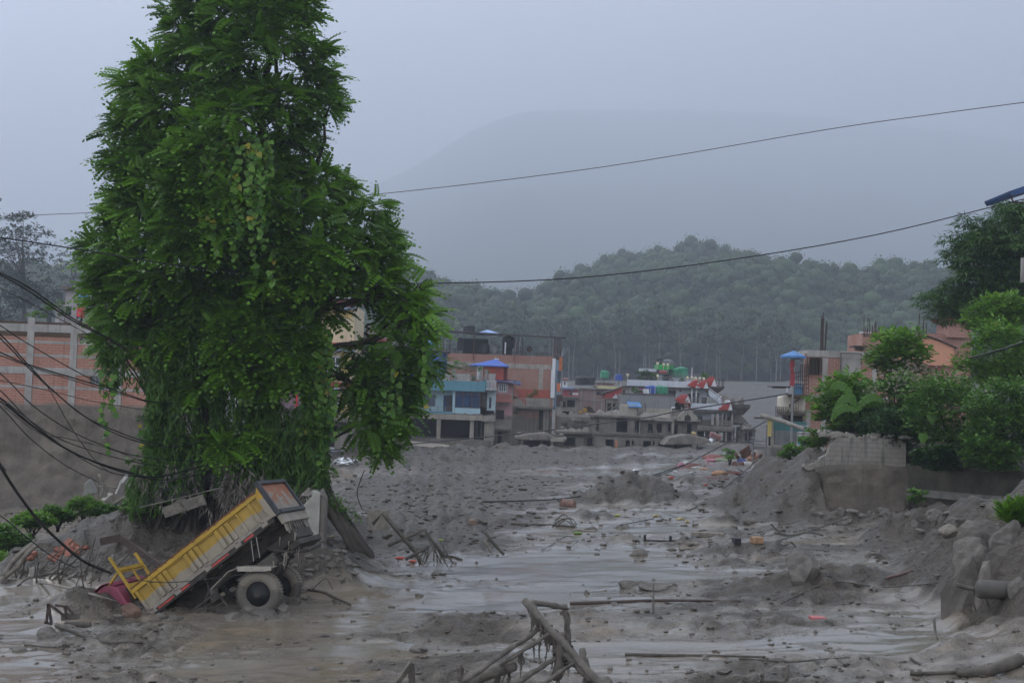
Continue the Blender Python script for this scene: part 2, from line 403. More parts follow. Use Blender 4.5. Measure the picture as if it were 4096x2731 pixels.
def make_clods():
    # crumbs and small stones strewn over the drier mud, thickest where it has not levelled out
    n = 60000; y = 24 * (150 / 24) ** RNG.random(n); x = (RNG.random(n) * 2 - 1) * (.40 * y + 1)
    w = wetness(x, y); keep = RNG.random(n) < np.clip(.92 - w, .006, 1) * .38; x, y = x[keep], y[keep]; n = len(x); zz = height(x, y)
    cube = np.array([[i, j, k] for k in (-1, 1) for j in (-1, 1) for i in (-1, 1)], float) * .5; q = np.array([[0, 2, 3, 1], [4, 5, 7, 6], [0, 1, 5, 4], [1, 3, 7, 5], [3, 2, 6, 7], [2, 0, 4, 6]])
    s = (.022 + .075 * RNG.random(n) ** 3) * np.clip(y / 38, .8, 1.9); v = (cube[None] + .22 * RNG.normal(size=(n, 8, 3))) * s[:, None, None] * np.array([1.5, 1.2, .6]); v = v + np.stack([x, y, zz + .1 * s], 1)[:, None, :]
    qq = q[None] + (np.arange(n) * 8)[:, None, None]
    o = npmesh('mud_crumbs', v.reshape(-1, 3), qq.reshape(-1, 4), pbr('crumb_mud', (.080, .068, .053), .5, var=.5, scale=.7, bmp=0, grime=0, spec=.5), smooth=True); tag(o, 'small mud crumbs and gravel strewn over the flood plain', None, None, 'stuff')
make_clods()

# ---------------- leaf tools ----------------
def rotmats(d, up):
    """frames (x = d, z ~ up) for arrays of directions"""
    d = d / np.linalg.norm(d, axis=1, keepdims=True)
    s = np.cross(up, d); s = s / (np.linalg.norm(s, axis=1, keepdims=True) + 1e-9)
    u = np.cross(d, s)
    return np.stack([d, s, u], 2)
def rndunit(n): v = RNG.normal(size=(n, 3)); return v / np.linalg.norm(v, axis=1, keepdims=True)
def stamp(tv, tq, pos, M, scale):
    """copies of template (tv, tq) -> verts, quads"""
    n = len(pos); k = len(tv)
    v = np.einsum('nij,kj->nki', M, tv) * scale[:, None, None] + pos[:, None, :]
    q = tq[None] + (np.arange(n) * k)[:, None, None]
    return v.reshape(-1, 3), q.reshape(-1, tq.shape[1])
def frond_template(pairs=8, ln=1.0, lw=.055, ll=.26, droop=.35):
    V = []; Q = []
    for i in range(pairs * 2 + 1):
        if i == pairs * 2: t, side = 1.0, 0
        else: t, side = .12 + .85 * (i // 2) / pairs, (1 if i % 2 else -1)
        z = -droop * t * t * ln; b = np.array([t * ln, 0, z]); l = ll * (1 - .45 * t ** 2) * ln
        dr = np.array([.55, side * .95, -.28]) if side else np.array([1, 0, -.7])
        dr = dr / np.linalg.norm(dr); pr = np.array([-dr[1], dr[0], 0]); pr = pr / np.linalg.norm(pr)
        k = len(V); V += [b, b + dr * l * .45 + pr * lw * ln + [0, 0, .015], b + dr * l, b + dr * l * .45 - pr * lw * ln + [0, 0, .015]]
        Q.append([k, k + 1, k + 2, k + 3])
    return np.array(V), np.array(Q)
LEAF = (np.array([[0, 0, 0], [.45, .28, .03], [1, 0, -.12], [.45, -.28, .03]]), np.array([[0, 1, 2, 3]]))
SLIM = (np.array([[0, 0, 0], [.4, .10, .02], [1, 0, -.1], [.4, -.10, .02]]), np.array([[0, 1, 2, 3]]))
HEART = (np.array([[0, 0, 0], [-.1, .38, .03], [.35, .5, .0], [.75, .25, -.08], [1, 0, -.16], [.75, -.25, -.08], [.35, -.5, 0], [-.1, -.38, .03]]),
         np.array([[0, 1, 2, 3], [0, 3, 4, 5], [0, 5, 6, 7]]))
def clumps(centres, radii, per, tmpl, size, up=.35, droop=.0, flat=.8, shell=.55, tint=(0, 1), out=1.0):
    """leaf clumps: `per` leaves round each centre, pointing outwards"""
    C = np.repeat(centres, per, 0); Rr = np.repeat(radii, per)
    d = rndunit(len(C)); d[:, 2] = np.abs(d[:, 2]) * .75 + d[:, 2] * .25
    rad = Rr * (shell + (1 - shell) * RNG.random(len(C)))
    pos = C + d * rad[:, None] * np.array([1, 1, flat])
    dirs = d * out + RNG.normal(size=d.shape) * .45; dirs[:, 2] = dirs[:, 2] * .5 + up * .3 - droop
    upv = np.tile([0, 0, 1.0], (len(C), 1)) + RNG.normal(size=d.shape) * .28
    s = size * (.7 + .6 * RNG.random(len(C)))
    ct = np.repeat(RNG.random(len(centres)), per)
    tn = np.clip(tint[0] + (tint[1] - tint[0]) * (.45 * ct + .55 * RNG.random(len(C))), 0, 1)
    v, q = stamp(tmpl[0], tmpl[1], pos, rotmats(dirs, upv), s)
    return v, q, np.repeat(tn, len(tmpl[0]))
def lobes(centres, radii, per, tmpl, size, flat=.9, jit=.75, tint=(0, 1), low=-.5):
    """rounded leafy lobes: leaves lie along the surface of each lobe"""
    C = np.repeat(centres, per, 0); Rr = np.repeat(radii, per)
    d = rndunit(len(C)); d[:, 2] = np.where(d[:, 2] < low, -d[:, 2], d[:, 2])
    pos = C + d * (Rr * (.62 + .42 * RNG.random(len(C))))[:, None] * np.array([1, 1, flat])
    up = d + RNG.normal(size=d.shape) * jit; tan = np.cross(up, rndunit(len(C)))
    ct = np.repeat(RNG.random(len(centres)), per)
    tn = np.clip(tint[0] + (tint[1] - tint[0]) * (.5 * ct + .5 * RNG.random(len(C))), 0, 1)
    v, q = stamp(tmpl[0], tmpl[1], pos, rotmats(tan, up), size * (.7 + .6 * RNG.random(len(C))))
    return v, q, np.repeat(tn, len(tmpl[0]))
def cores(centres, radii, nu=10, nv=7):
    """lumpy inner mass of each lobe, keeps the wood closed behind the leaves"""
    n = len(centres); u = np.arange(nu) / nu * 2 * np.pi; w = np.linspace(-1, 1, nv) * np.pi / 2
    t = np.array([[np.cos(b) * np.cos(a), np.cos(b) * np.sin(a), np.sin(b) * .9] for b in w for a in u])
    q = np.array([[j * nu + i, j * nu + (i + 1) % nu, (j + 1) * nu + (i + 1) % nu, (j + 1) * nu + i] for j in range(nv - 1) for i in range(nu)])
    v = t[None] * (radii[:, None, None] * (1 + .10 * np.sin(t[None] @ RNG.normal(size=(n, 3, 1)) * 3.5))) + np.asarray(centres)[:, None, :]
    qq = q[None] + (np.arange(n) * nu * nv)[:, None, None]
    return v.reshape(-1, 3), qq.reshape(-1, 4), np.repeat(.1 + .3 * RNG.random(n), nu * nv)
def join(*parts):
    V = []; Q = []; T = []; b = 0
    for v, q, t in parts: V.append(v); Q.append(q + b); T.append(t); b += len(v)
    return np.concatenate(V), np.concatenate(Q), np.concatenate(T)
def inpoly(px, py, poly):
    r = np.zeros(len(px), bool); n = len(poly)
    for i in range(n):
        x0, y0 = poly[i]; x1, y1 = poly[(i + 1) % n]
        c = ((y0 > py) != (y1 > py)) & (px < (x1 - x0) * (py - y0) / (y1 - y0 + 1e-9) + x0); r ^= c
    return r
def pdist(px, py, poly):
    m = np.full(len(px), 1e9); n = len(poly)
    for i in range(n):
        a = np.array(poly[i], float); b = np.array(poly[(i + 1) % n], float); d = b - a
        t = np.clip(((px - a[0]) * d[0] + (py - a[1]) * d[1]) / (d @ d), 0, 1)
        m = np.minimum(m, np.hypot(px - a[0] - t * d[0], py - a[1] - t * d[1]))
    return m

# ---------------- forest hill and mountain ----------------
def hillz(x, y):
    z = 11.6 + 0 * x
    f = sstep(495, 640, y + x * .0)
    prof = np.interp(x, [-260, -80, -40, -15, 8, 20, 45, 80, 109, 137, 160, 183, 205, 260], [30, 32, 32, 26, 20, 30, 36, 40, 45, 40, 41, 46, 37, 32])
    z = z + f * prof
    b = sstep(640, 800, y)
    prof2 = np.interp(x, [-200, -40, 0, 30, 60, 100, 130, 160, 260], [0, 0, 0, 14, 22, 26, 16, -4, -4])
    z = z + b * prof2 + 3 * fbm(x / 40, y / 40, 3, 12) * f
    return z
def make_hill():
    xs = np.linspace(-600, 620, 180); ys = np.linspace(470, 1250, 110)
    X, Y = np.meshgrid(xs, ys); Z = hillz(X.ravel(), Y.ravel()) - .6 - 60 * sstep(900, 1250, Y.ravel())
    i = (np.arange(109)[:, None] * 180 + np.arange(179)[None, :]).ravel()
    npmesh('hill', np.stack([X.ravel(), Y.ravel(), Z], 1), np.stack([i, i + 1, i + 181, i + 180], 1),
           pbr('hill_soil', (.05, .055, .03), .9, bmp=0, grime=0), smooth=True)['kind'] = 'structure'
make_hill()
M_FOR = leafmat('forest_leaf', (.010, .030, .008), (.060, .115, .025), trans=.25, rough=.6)
M_FOR2 = M_FOR
M_BARK = pbr('pale_bark', (.22, .21, .19), .85, bmp=0)
M_DBARK = pbr('dark_bark', (.045, .036, .028), .9, bmp=.6, bscale=9)
def forest_tree_mesh(h, rad, nleaf, sz, low, seed, tcol=M_BARK):
    r = np.random.default_rng(seed)
    nb = r.integers(13, 19); c = []
    for i in range(nb):
        a = r.random() * 6.28; q = rad * .62 * math.sqrt(r.random()); c.append((q * math.cos(a), q * math.sin(a), h * (low + (1 - low) * (.15 + .75 * r.random()) * (1 - .35 * q / rad))))
    c = np.array(c); rr = rad * (.22 + .22 * r.random(nb))
    return join(lobes(c, rr, nleaf // nb, LEAF, sz), cores(c, rr * .62))
def make_forest():
    n = 5200
    y = 505 + (900 - 505) * RNG.random(n) ** 1.15; x = (RNG.random(n) * 2 - 1) * (.41 * y + 12) + 10
    g = {}; keep = []
    for i in range(n):
        key = (int(x[i] // 6.0), int(y[i] // 6.0))
        if key not in g: g[key] = 1; keep.append(i)
    keep = np.array(keep); x, y = x[keep], y[keep]
    tm = [forest_tree_mesh(1, .38 + .06 * k, 640, .044, .3, 100 + k) for k in range(7)]
    parts = []; z = hillz(x, y)
    hgt = (13 + 9 * RNG.random(len(x)) ** 1.4) * np.where(x < -5, .95, 1.0)
    for k in range(7):
        idx = np.arange(k, len(x), 7); v, q, t = tm[k]
        ang = RNG.random(len(idx)) * 6.28; c, s = np.cos(ang), np.sin(ang)
        Rm = np.zeros((len(idx), 3, 3)); Rm[:, 0, 0] = c; Rm[:, 0, 1] = -s; Rm[:, 1, 0] = s; Rm[:, 1, 1] = c; Rm[:, 2, 2] = 1
        vv, qq = stamp(v, q, np.stack([x[idx], y[idx], z[idx] - 1], 1), Rm, hgt[idx])
        tt = np.clip(np.tile(t, len(idx)) * .6 + np.repeat(RNG.random(len(idx)) ** 1.5, len(v)) * .5, 0, 1)
        parts.append((vv, qq, tt))
    v, q, t = join(*parts)
    o = npmesh('forest', v, q, M_FOR, attrs={'tint': t})
    tag(o, 'dense green wood covering the misty hill behind the town', 'forest', None, 'stuff')
    # slender pale trunks along the foot of the wood
    protos = []
    for k in range(6):
        h = 25 + 1.2 * k
        v, q, t = forest_tree_mesh(1, .15 + .015 * k, 210, .05, .42, 300 + k)
        me = npmesh('crown', v * h, q, M_FOR2, attrs={'tint': t}); tb = MB(); r2 = random.Random(k)
        top = Vector((r2.uniform(-3, 3), 0, h * .9)); tb.tube([(0, 0, -1), (.3, 0, h * .3), (top.x * .6, 0, h * .6), top], [.17, .14, .10, .04], 6)
        for j in range(5):
            z0 = h * (.5 + .07 * j); a = r2.random() * 6.28
            tb.tube([(top.x * z0 / h, 0, z0), (math.cos(a) * 2.2, math.sin(a) * 2, z0 + 3)], [.09, .03], 5)
        tr = tb.build('trunk', M_BARK)
        protos.append((me, tr))
    xs = np.sort(RNG.uniform(1900, 3150, 46)); xs = np.concatenate([xs, RNG.uniform(1750, 1900, 4)])
    LBL = ['slender pale trunked tree at the foot of the misty wood', ]
    for i, px in enumerate(xs):
        D = RNG.uniform(484, 512); x = (px - 2048) / FPX * D
        e = empty('forest_tree', (x, D, H(x, D)), LBL[0], 'tree', 'slender trees along the foot of the wood', RNG.random() * 6)
        s = RNG.uniform(.72, 1.1); e.scale = (s, s, s)
        for k, src in enumerate(protos[i % 6]):
            o = src if i < 6 else src.copy()
            if i >= 6: scn.collection.objects.link(o)
            o.parent = e
make_forest()
def make_mountain():
    # ridge line: azimuth (source pixel x), row, distance
    px = np.array([-2500, -800, 300, 900, 1300, 1500, 1700, 1900, 2000, 2090, 2200, 2400, 2700, 3100, 3600, 4300, 5200, 6500])
    py = np.array([1150, 1000, 960, 880, 800, 738, 640, 520, 478, 455, 448, 440, 440, 455, 500, 600, 760, 950])
    dd = np.array([5800, 5800, 5700, 5700, 5600, 5600, 5500, 5500, 5500, 5500, 5600, 5900, 6200, 6300, 6300, 6300, 6300, 6300])
    A = np.linspace(-2500, 6500, 260); T = np.linspace(0, 1, 70)
    ry = np.interp(A, px, py) + 10 * fbm(A / 90, A * 0, 4, 3); rd = np.interp(A, px, dd)
    X = []; Y = []; Z = []
    for t in T:
        D = 1150 + (rd - 1150) * t; Q = Pn(A, ry, rd); top = Q[:, 2]
        z = -10 + (top + 10) * (t ** 1.25) + (110 * t * (1 - t)) * fbm(A / 260, t * 6 + A * 0, 4, 9)
        X.append(Q[:, 0] / rd * D); Y.append(D); Z.append(z)
    D = rd + 300; X.append(Q[:, 0] / rd * D); Y.append(D); Z.append(-20 + 0 * A)
    n = 260; m = len(X); i = (np.arange(m - 1)[:, None] * n + np.arange(n - 1)[None, :]).ravel()
    mt, t, b = newmat('far_slope'); g = nn(t, 'ShaderNodeNewGeometry')
    t.links.new(mixc(t, noise(t, g.outputs['Position'], .012, 8, .65), (.02, .035, .02), (.06, .08, .045)), b.inputs['Base Color']); b.inputs['Roughness'].default_value = 1
    o = npmesh('mountain', np.stack([np.array(X).ravel(), np.array(Y).ravel(), np.array(Z).ravel()], 1), np.stack([i, i + 1, i + n + 1, i + n], 1), mt, smooth=True)
    o['kind'] = 'structure'; o['label'] = 'high wooded mountain fading into the mist'
make_mountain()
# ---------------- the big tree ----------------
M_FROND = leafmat('frond_leaf', (.013, .048, .004), (.130, .285, .018), (.20, .27, .03), trans=.32, rough=.42)
M_HEART = leafmat('vine_leaf', (.035, .120, .015), (.13, .27, .03), (.35, .30, .04), trans=.35, rough=.45)
M_SLIM = leafmat('drooping_leaf', (.010, .042, .005), (.085, .195, .020), (.20, .20, .03), trans=.38, rough=.5)
M_DEAD = leafmat('muddy_leaf', (.07, .062, .05), (.24, .215, .185), trans=.1, rough=.8)
TREE_D = 48.0
def path(pts, D=TREE_D): return [P(a[0], a[1], D + (a[2] if len(a) > 2 else 0)) for a in pts]
def make_big_tree():
    base = P(860, 2050, TREE_D)
    e = empty('banyan_tree', (base.x, TREE_D, H(base.x, TREE_D)), 'huge tall green tree draped in vines, standing behind the sunken truck', 'tree')
    def fin(o): return into(o, e)
    stems = [([(800, 2060), (840, 1800), (860, 1500, .3), (880, 1200, .2), (900, 850), (930, 450), (960, 60), (980, -150)], [.75, .5, .42, .36, .28, .2, .1, .05]),
             ([(1270, 2050, -.5), (1255, 1800, -.6), (1262, 1500, -.7), (1250, 1250, -.5), (1190, 950), (1120, 600), (1100, 200)], [.5, .33, .27, .24, .18, .12, .06]),
             ([(640, 2050, .4), (660, 1700, .5), (690, 1350, .5), (650, 1050, .3), (560, 750), (540, 450)], [.5, .33, .26, .2, .13, .06]),
             ([(980, 2040, .8), (1020, 1650, 1), (1040, 1300, .8), (1050, 900, .6), (1040, 400), (1120, 50)], [.45, .33, .26, .2, .14, .06]),
             ([(1262, 1420, -.7), (1340, 1388, -.8), (1440, 1372, -.6), (1500, 1350, -.5), (1560, 1290)], [.15, .12, .10, .07, .04]),
             ([(1470, 1368, -.6), (1462, 1330, -.6), (1480, 1300, -.5), (1530, 1270)], [.06, .05, .04, .03]),
             ([(1470, 1370, -.6), (1540, 1350, -.7), (1600, 1300, -.6)], [.06, .05, .03]),
             ([(1262, 1600, -.7), (1330, 1500, -.9), (1420, 1530, -.8), (1500, 1620, -.9)], [.11, .08, .06, .03]),
             ([(1250, 1300, -.5), (1350, 1150, -.4), (1450, 950)], [.14, .1, .04]),
             ([(870, 1300), (640, 1150, -.6), (460, 1060, -.8)], [.14, .1, .04]),
             ([(890, 900), (680, 700, -.6), (520, 520, -.6)], [.14, .09, .03]),
             ([(1190, 950), (1260, 700, -.4), (1320, 420, -.3)], [.12, .08, .03]),
             ([(1250, 1250, -.5), (1500, 1180, -.8), (1700, 1180, -.6)], [.12, .08, .03])]
    mb = MB()
    for pts, r in stems:
        p = path(pts); q = []; rr = []
        for i in range(len(p) - 1):
            for j in range(4):
                t = j / 4; v = p[i].lerp(p[i + 1], t); q.append(v + Vector((random.gauss(0, .05), random.gauss(0, .05), 0)) * (1 if i + j else 0)); rr.append(r[i] * (1 - t) + r[i + 1] * t)
        q.append(p[-1]); rr.append(r[-1]); mb.tube(q, rr, 9)
    # crown outline at the tree's own distance
    out = [(690, -180), (700, 0), (640, 70), (660, 170), (505, 255), (430, 345), (455, 410), (402, 520), (440, 600), (430, 680), (470, 760), (385, 830), (405, 905), (330, 990),
           (345, 1120), (375, 1230), (415, 1320), (360, 1430), (480, 1440), (600, 1400), (700, 1330), (860, 1380), (1100, 1250), (1230, 1330), (1390, 1260), (1370, 1440), (1330, 1560),
           (1380, 1660), (1350, 1790), (1450, 1835), (1560, 1880), (1620, 1840), (1600, 1750), (1670, 1600), (1700, 1530), (1760, 1480), (1735, 1330), (1740, 1200), (1735, 1110), (1620, 1120),
           (1622, 1020), (1565, 870), (1550, 760), (1445, 750), (1395, 690), (1330, 640), (1300, 600), (1360, 530), (1375, 420), (1340, 230), (1270, 100), (1250, 0), (1230, -180)]
    pts = []
    px = RNG.uniform(300, 1780, 16000); py = RNG.uniform(-180, 1900, 16000)
    ok = inpoly(px, py, out); px, py = px[ok], py[ok]; dd = pdist(px, py, out); k = TREE_D / FPX
    u = RNG.random(len(px)); th = np.minimum(dd * k * 1.0 + .25, 3.4)
    yy = TREE_D - th * (1 - u ** 1.6 * 1.6); rad = np.clip(.45 + dd * k * .4, .5, 1.0) * RNG.uniform(.75, 1.2, len(dd))
    C = []; Rr = []
    for i in range(len(px)):
        if dd[i] < (58 if px[i] > 1300 or py[i] < 400 else 48): continue
        # openings where the sky shows through the upper crown and beside the trunks
        if any(((px[i] - a) / c) ** 2 + ((py[i] - b) / d) ** 2 < 1.9 for a, b, c, d in ((1075, 280, 75, 55), (760, 430, 65, 45), (1010, 560, 60, 45), (1250, 480, 45, 60), (800, 760, 55, 40), (620, 880, 50, 45), (1240, 940, 60, 70), (1310, 1160, 75, 60), (1480, 1260, 75, 55), (1440, 1330, 120, 45), (560, 1010, 60, 40))): continue
        p = np.array(P(px[i], py[i], yy[i]))
        if all(((p - c) ** 2).sum() > (.50 * (rad[i] + r)) ** 2 for c, r in zip(C, Rr)): C.append(p); Rr.append(rad[i])
    for x0, x1, y0, y1, n, dz in ((890, 1210, 1280, 1540, 26, -2.0), (930, 1150, 1220, 1330, 8, -1.8), (600, 800, 1330, 1560, 7, -1.3), (860, 1010, 1700, 1800, 4, -1.9), (700, 1000, 560, 1000, 22, -3.1), (1000, 1300, 850, 1150, 16, -2.8)):
        for _ in range(n): C.append(np.array(P(random.uniform(x0, x1), random.uniform(y0, y1), TREE_D + dz + random.uniform(-.3, .4)))); Rr.append(random.uniform(.35, .6))
    C = np.array(C); Rr = np.array(Rr)
    fr = frond_template(6, 1.0, .10, .34, .42); fr2 = LEAF
    centre = np.array(P(930, 900, TREE_D))
    parts = []
    for tm, per, sz in ((fr, 36, .62), (fr2, 46, .16)):
        c2 = np.repeat(C, per, 0); r2 = np.repeat(Rr, per); n = len(c2)
        o = c2 - centre; o[:, 2] *= .15; o /= np.linalg.norm(o, axis=1, keepdims=True) + 1e-6
        d = rndunit(n) + o * .45 + np.array([0, -.2, .15]); d /= np.linalg.norm(d, axis=1, keepdims=True)
        pos = c2 + d * (r2 * (.25 + .65 * RNG.random(n)))[:, None] * np.array([1, 1, .72])
        dr = d + RNG.normal(size=d.shape) * .3; dr[:, 2] = dr[:, 2] * .6 - .02
        up = np.tile([0, -.25, 1.0], (n, 1)) + RNG.normal(size=d.shape) * .35
        s = sz * (.6 + .75 * RNG.random(n))
        ct = np.repeat(RNG.random(len(C)), per); 
        tn = np.clip(ct * .55 + .42 * RNG.random(n), 0, .97)
        v, q = stamp(tm[0], tm[1], pos, rotmats(dr, up), s); parts.append((v, q, np.repeat(tn, len(tm[0]))))
    v, q, t = join(*parts); print('fronds', len(q), 'clumps', len(C))
    fin(npmesh('crown', v, q, M_FROND, attrs={'tint': t}))
    nodes = [p for pts_, r in stems for p in path(pts_)]
    for c in C[::2]:
        c = Vector(c); b = min(nodes, key=lambda n: (n - c).length + (0 if n.z < c.z else 3)); m = b.lerp(c, .5) + Vector((0, 0, random.uniform(0, .4)))
        mb.tube([b, m, c], [.05, .035, .012], 5, False)
    fin(mb.build('trunk', M_DBARK, smooth=True))
    # curtains of drooping narrow leaves
    cur = [(400, 830, 1320, 1560, 60), (590, 815, 1290, 2020, 300), (590, 700, 1350, 1950, 130), (850, 1030, 1000, 1420, 150), (860, 1120, 1240, 1700, 190), (940, 1000, 700, 1150, 40),
           (860, 1230, 1600, 1960, 210), (520, 640, 1840, 2060, 80), (1225, 1310, 1560, 1960, 120), (1060, 1290, 1700, 1960, 130), (760, 900, 1100, 1350, 70), (1150, 1230, 1050, 1260, 40), (1230, 1420, 1040, 1160, 30)]
    parts = []
    for x0, x1, y0, y1, n in cur:
        for i in range(int(n * 1.5)):
            xs = random.uniform(x0, x1); ys = random.uniform(y0, y1 - 60); ln = random.uniform(.3, .8); m = int(16 * ln + 4)
            a = np.array(P(xs, ys, TREE_D - random.uniform(.1, 1.9))); s = np.linspace(0, 1, m)
            pos = a[None] + np.stack([.12 * np.sin(s * 3 + i) * ln, .08 * np.cos(s * 2 + i), -s * ln], 1)
            d = np.stack([RNG.normal(size=m) * .55, RNG.normal(size=m) * .55 - .25, -np.ones(m)], 1)
            v, q = stamp(SLIM[0], SLIM[1], pos, rotmats(d, np.tile([0, -1., .3], (m, 1)) + RNG.normal(size=(m, 3)) * .4), (.20 + .12 * RNG.random(m)))
            parts.append((v, q, np.repeat(np.clip(random.random() * .5 + RNG.random(m) * .45 + (.05 if random.random() < .1 else 0), 0, 1), 4)))
    for x0, x1, y0, y1, n in cur:
        m = n // 7; cc = np.array([P(random.uniform(x0, x1), random.uniform(y0, y1), TREE_D - random.uniform(.4, 1.9)) for _ in range(m)]); parts.append(clumps(cc, RNG.uniform(.2, .45, m), 60, SLIM if n % 20 else LEAF, .19, up=-.2, droop=.35, tint=(0, .9)))
    v, q, t = join(*parts)
    fin(npmesh('hanging_foliage', v, q, M_SLIM, attrs={'tint': t}))
    # heart leaved creeper: strands down the front
    parts = []; vm = MB()
    strands = [(815 + 8 * i, 545 + (i % 5) * 16, 190 + (i * 53) % 230) for i in range(34)] + [(1215 + 4 * i, 1290 + (i * 37) % 120, 300 + (i * 41) % 220) for i in range(26)] + \
              [(800 + 75 * i, 800 + 40 * i, 170) for i in range(5)] + [(420, 1480, 200), (445, 1500, 150), (430, 1690, 110), (560, 1700, 90), (1150, 1220, 300), (1700, 1350, 160), (1690, 1450, 160), (1555, 1480, 240), (1580, 1430, 230), (1520, 1560, 160), (1600, 1520, 150), (1470, 1600, 130), (1290, 740, 260), (1300, 770, 240), (950, 560, 380)]
    for xs, ys, l in strands:
        D = TREE_D - random.uniform(3.2, 4.0) if xs < 1190 and ys < 1000 else TREE_D - random.uniform(1.2, 1.8)
        n = max(3, int(l / 13)); yv = np.linspace(ys, ys + l, n); xv = xs + np.cumsum(RNG.normal(size=n) * 3.5)
        pos = np.array([P(a, b, D) for a, b in zip(xv, yv)])
        vm.tube([Vector(p) for p in pos], .008, 4, False)
        pos = pos + RNG.normal(size=pos.shape) * .05
        d = np.stack([RNG.normal(size=n) * .7, RNG.normal(size=n) * .3 - .5, -np.ones(n)], 1)
        v, q = stamp(HEART[0], HEART[1], pos, rotmats(d, np.tile([0, -1., .6], (n, 1)) + RNG.normal(size=(n, 3)) * .35), .13 + .10 * RNG.random(n))
        parts.append((v, q, np.repeat(np.clip(RNG.random(n) * .99, 0, 1), 8)))
    v, q, t = join(*parts)
    o = fin(npmesh('creeper', v, q, M_HEART, attrs={'tint': t})); o['label'] = 'heart leaved creeper hanging in strands'
    fin(vm.build('vine_stems', pbr('vine_stem', (.07, .055, .035), .9, bmp=0)))['kind'] = 'stuff'
    # dead, mud-dipped leaves at the flood line and the root skirt
    parts = []
    for x0, x1, y0, y1, n in [(560, 780, 1840, 1990, 240), (850, 1080, 1850, 1960, 420), (880, 1000, 1900, 2010, 260), (1080, 1290, 1860, 2000, 170), (520, 1290, 1900, 2040, 260)]:
        for i in range(n // 4):
            a = np.array(P(random.uniform(x0, x1), random.uniform(y0, y1), TREE_D - random.uniform(.6, 2.1))); m = 9; s = np.linspace(0, 1, m)
            pos = a[None] + np.stack([.05 * RNG.normal(size=m), .05 * RNG.normal(size=m), -s * .45], 1)
            d = np.stack([RNG.normal(size=m) * .5, RNG.normal(size=m) * .4 - .2, -np.ones(m)], 1)
            v, q = stamp(SLIM[0], SLIM[1], pos, rotmats(d, np.tile([0, -1., .3], (m, 1)) + RNG.normal(size=(m, 3)) * .4), .18 + .1 * RNG.random(m))
            parts.append((v, q, np.repeat(RNG.random(m) * .9, 4)))
    v, q, t = join(*parts)
    o = fin(npmesh('mud_dipped_leaves', v, q, M_DEAD, attrs={'tint': t})); o['label'] = 'dead grey leaves dipped in dried mud'
    rb = MB(); c0 = P(880, 2060, TREE_D)
    for i in range(150):
        a = random.uniform(-math.pi, 0) if i % 4 else random.uniform(0, math.pi); rx = random.uniform(1.6, 3.4); ry = random.uniform(.7, 1.9)
        x = c0.x + rx * math.cos(a); y = TREE_D + ry * math.sin(a); g = H(x, y) - .15; h = random.uniform(1.0, 2.6)
        tx = c0.x + (x - c0.x) * random.uniform(.35, .8); ty = TREE_D + (y - TREE_D) * .4
        rb.tube([(x, y, g), (x * .6 + tx * .4 + random.gauss(0, .1), y * .6 + ty * .4, g + h * .45), (tx, ty, g + h)], [random.uniform(.05, .15), .07, .04], 6, False)
    for i in range(26):
        a = P(1290 + random.uniform(-25, 15), 1945 + random.uniform(-30, 60), TREE_D - .3 + random.uniform(-.5, .5)); b = P(1480 + random.uniform(-60, 25), 2095, TREE_D - 2.2 + random.uniform(-.7, .6))
        b.z = H(b.x, b.y) - .1; m = a.lerp(b, .5) + Vector((0, 0, random.uniform(-.15, .12))); rb.tube([a, m, b], [.16, .14, .08], 6)
    fin(rb.build('root', pbr('muddy_root', (.055, .046, .038), .95, var=.45, bmp=.8, bscale=7, dist=.05), smooth=True))
    # small green leaves sprouting on the right hand root
    cc = np.array([P(1320 + 12 * i, 1990 + 10 * i + (i % 3) * 12, TREE_D - 1.6) for i in range(9)])
    v, q, t = clumps(cc, np.full(9, .3), 45, LEAF, .11); fin(npmesh('root_leaves', v, q, M_HEART, attrs={'tint': t}))
make_big_tree()
# ---------------- the sunken tipper truck ----------------
def splash_paint(name, paint, lvl, amp, axis=2, dust=(.33, .285, .22), rust=None):
    """paint with a dried-mud coat up to `lvl` along one local axis, edge broken by noise"""
    m, t, b = newmat(name); tc = nn(t, 'ShaderNodeTexCoord'); oc = tc.outputs['Object']
    sx = nn(t, 'ShaderNodeSeparateXYZ'); t.links.new(oc, sx.inputs[0])
    n1 = noise(t, oc, 2.2, 5, .6); n2 = noise(t, oc, 11, 4, .6); n3 = noise(t, oc, 45, 2, .5)
    p = mixc(t, rng(t, n1, .35, .7), paint, sc(paint, .68))
    p = mixc(t, rng(t, n3, .68, .74), p, (.42, .38, .30))                                  # dried specks
    if rust: p = mixc(t, rng(t, math1(t, 'ADD', n2, rng(t, sx.outputs[2], rust - .10, rust + .02, -.25, .35)), .55, .68), p, (.10, .035, .012))
    v = math1(t, 'ADD', sx.outputs[axis], rng(t, n1, .2, .8, -amp, amp)); v = math1(t, 'ADD', v, rng(t, n2, .2, .8, -amp * .3, amp * .3))
    f = rng(t, v, lvl - .012, lvl + .012, 1, 0)
    d = mixc(t, rng(t, n1, .3, .7), dust, sc(dust, .72)); d = mixc(t, rng(t, n2, .58, .75), d, sc(dust, .45))
    t.links.new(mixc(t, f, p, d), b.inputs['Base Color']); t.links.new(rng(t, f, 0, 1, .38, .85), b.inputs['Roughness'])
    bump(t, b, math1(t, 'ADD', n2, math1(t, 'MULTIPLY', f, 1.2)), .35, .012); return m
def rivet_box(mb, u0, u1, v0, v1, w0, w1): mb.box(u0, u1, v0, v1, w0, w1)
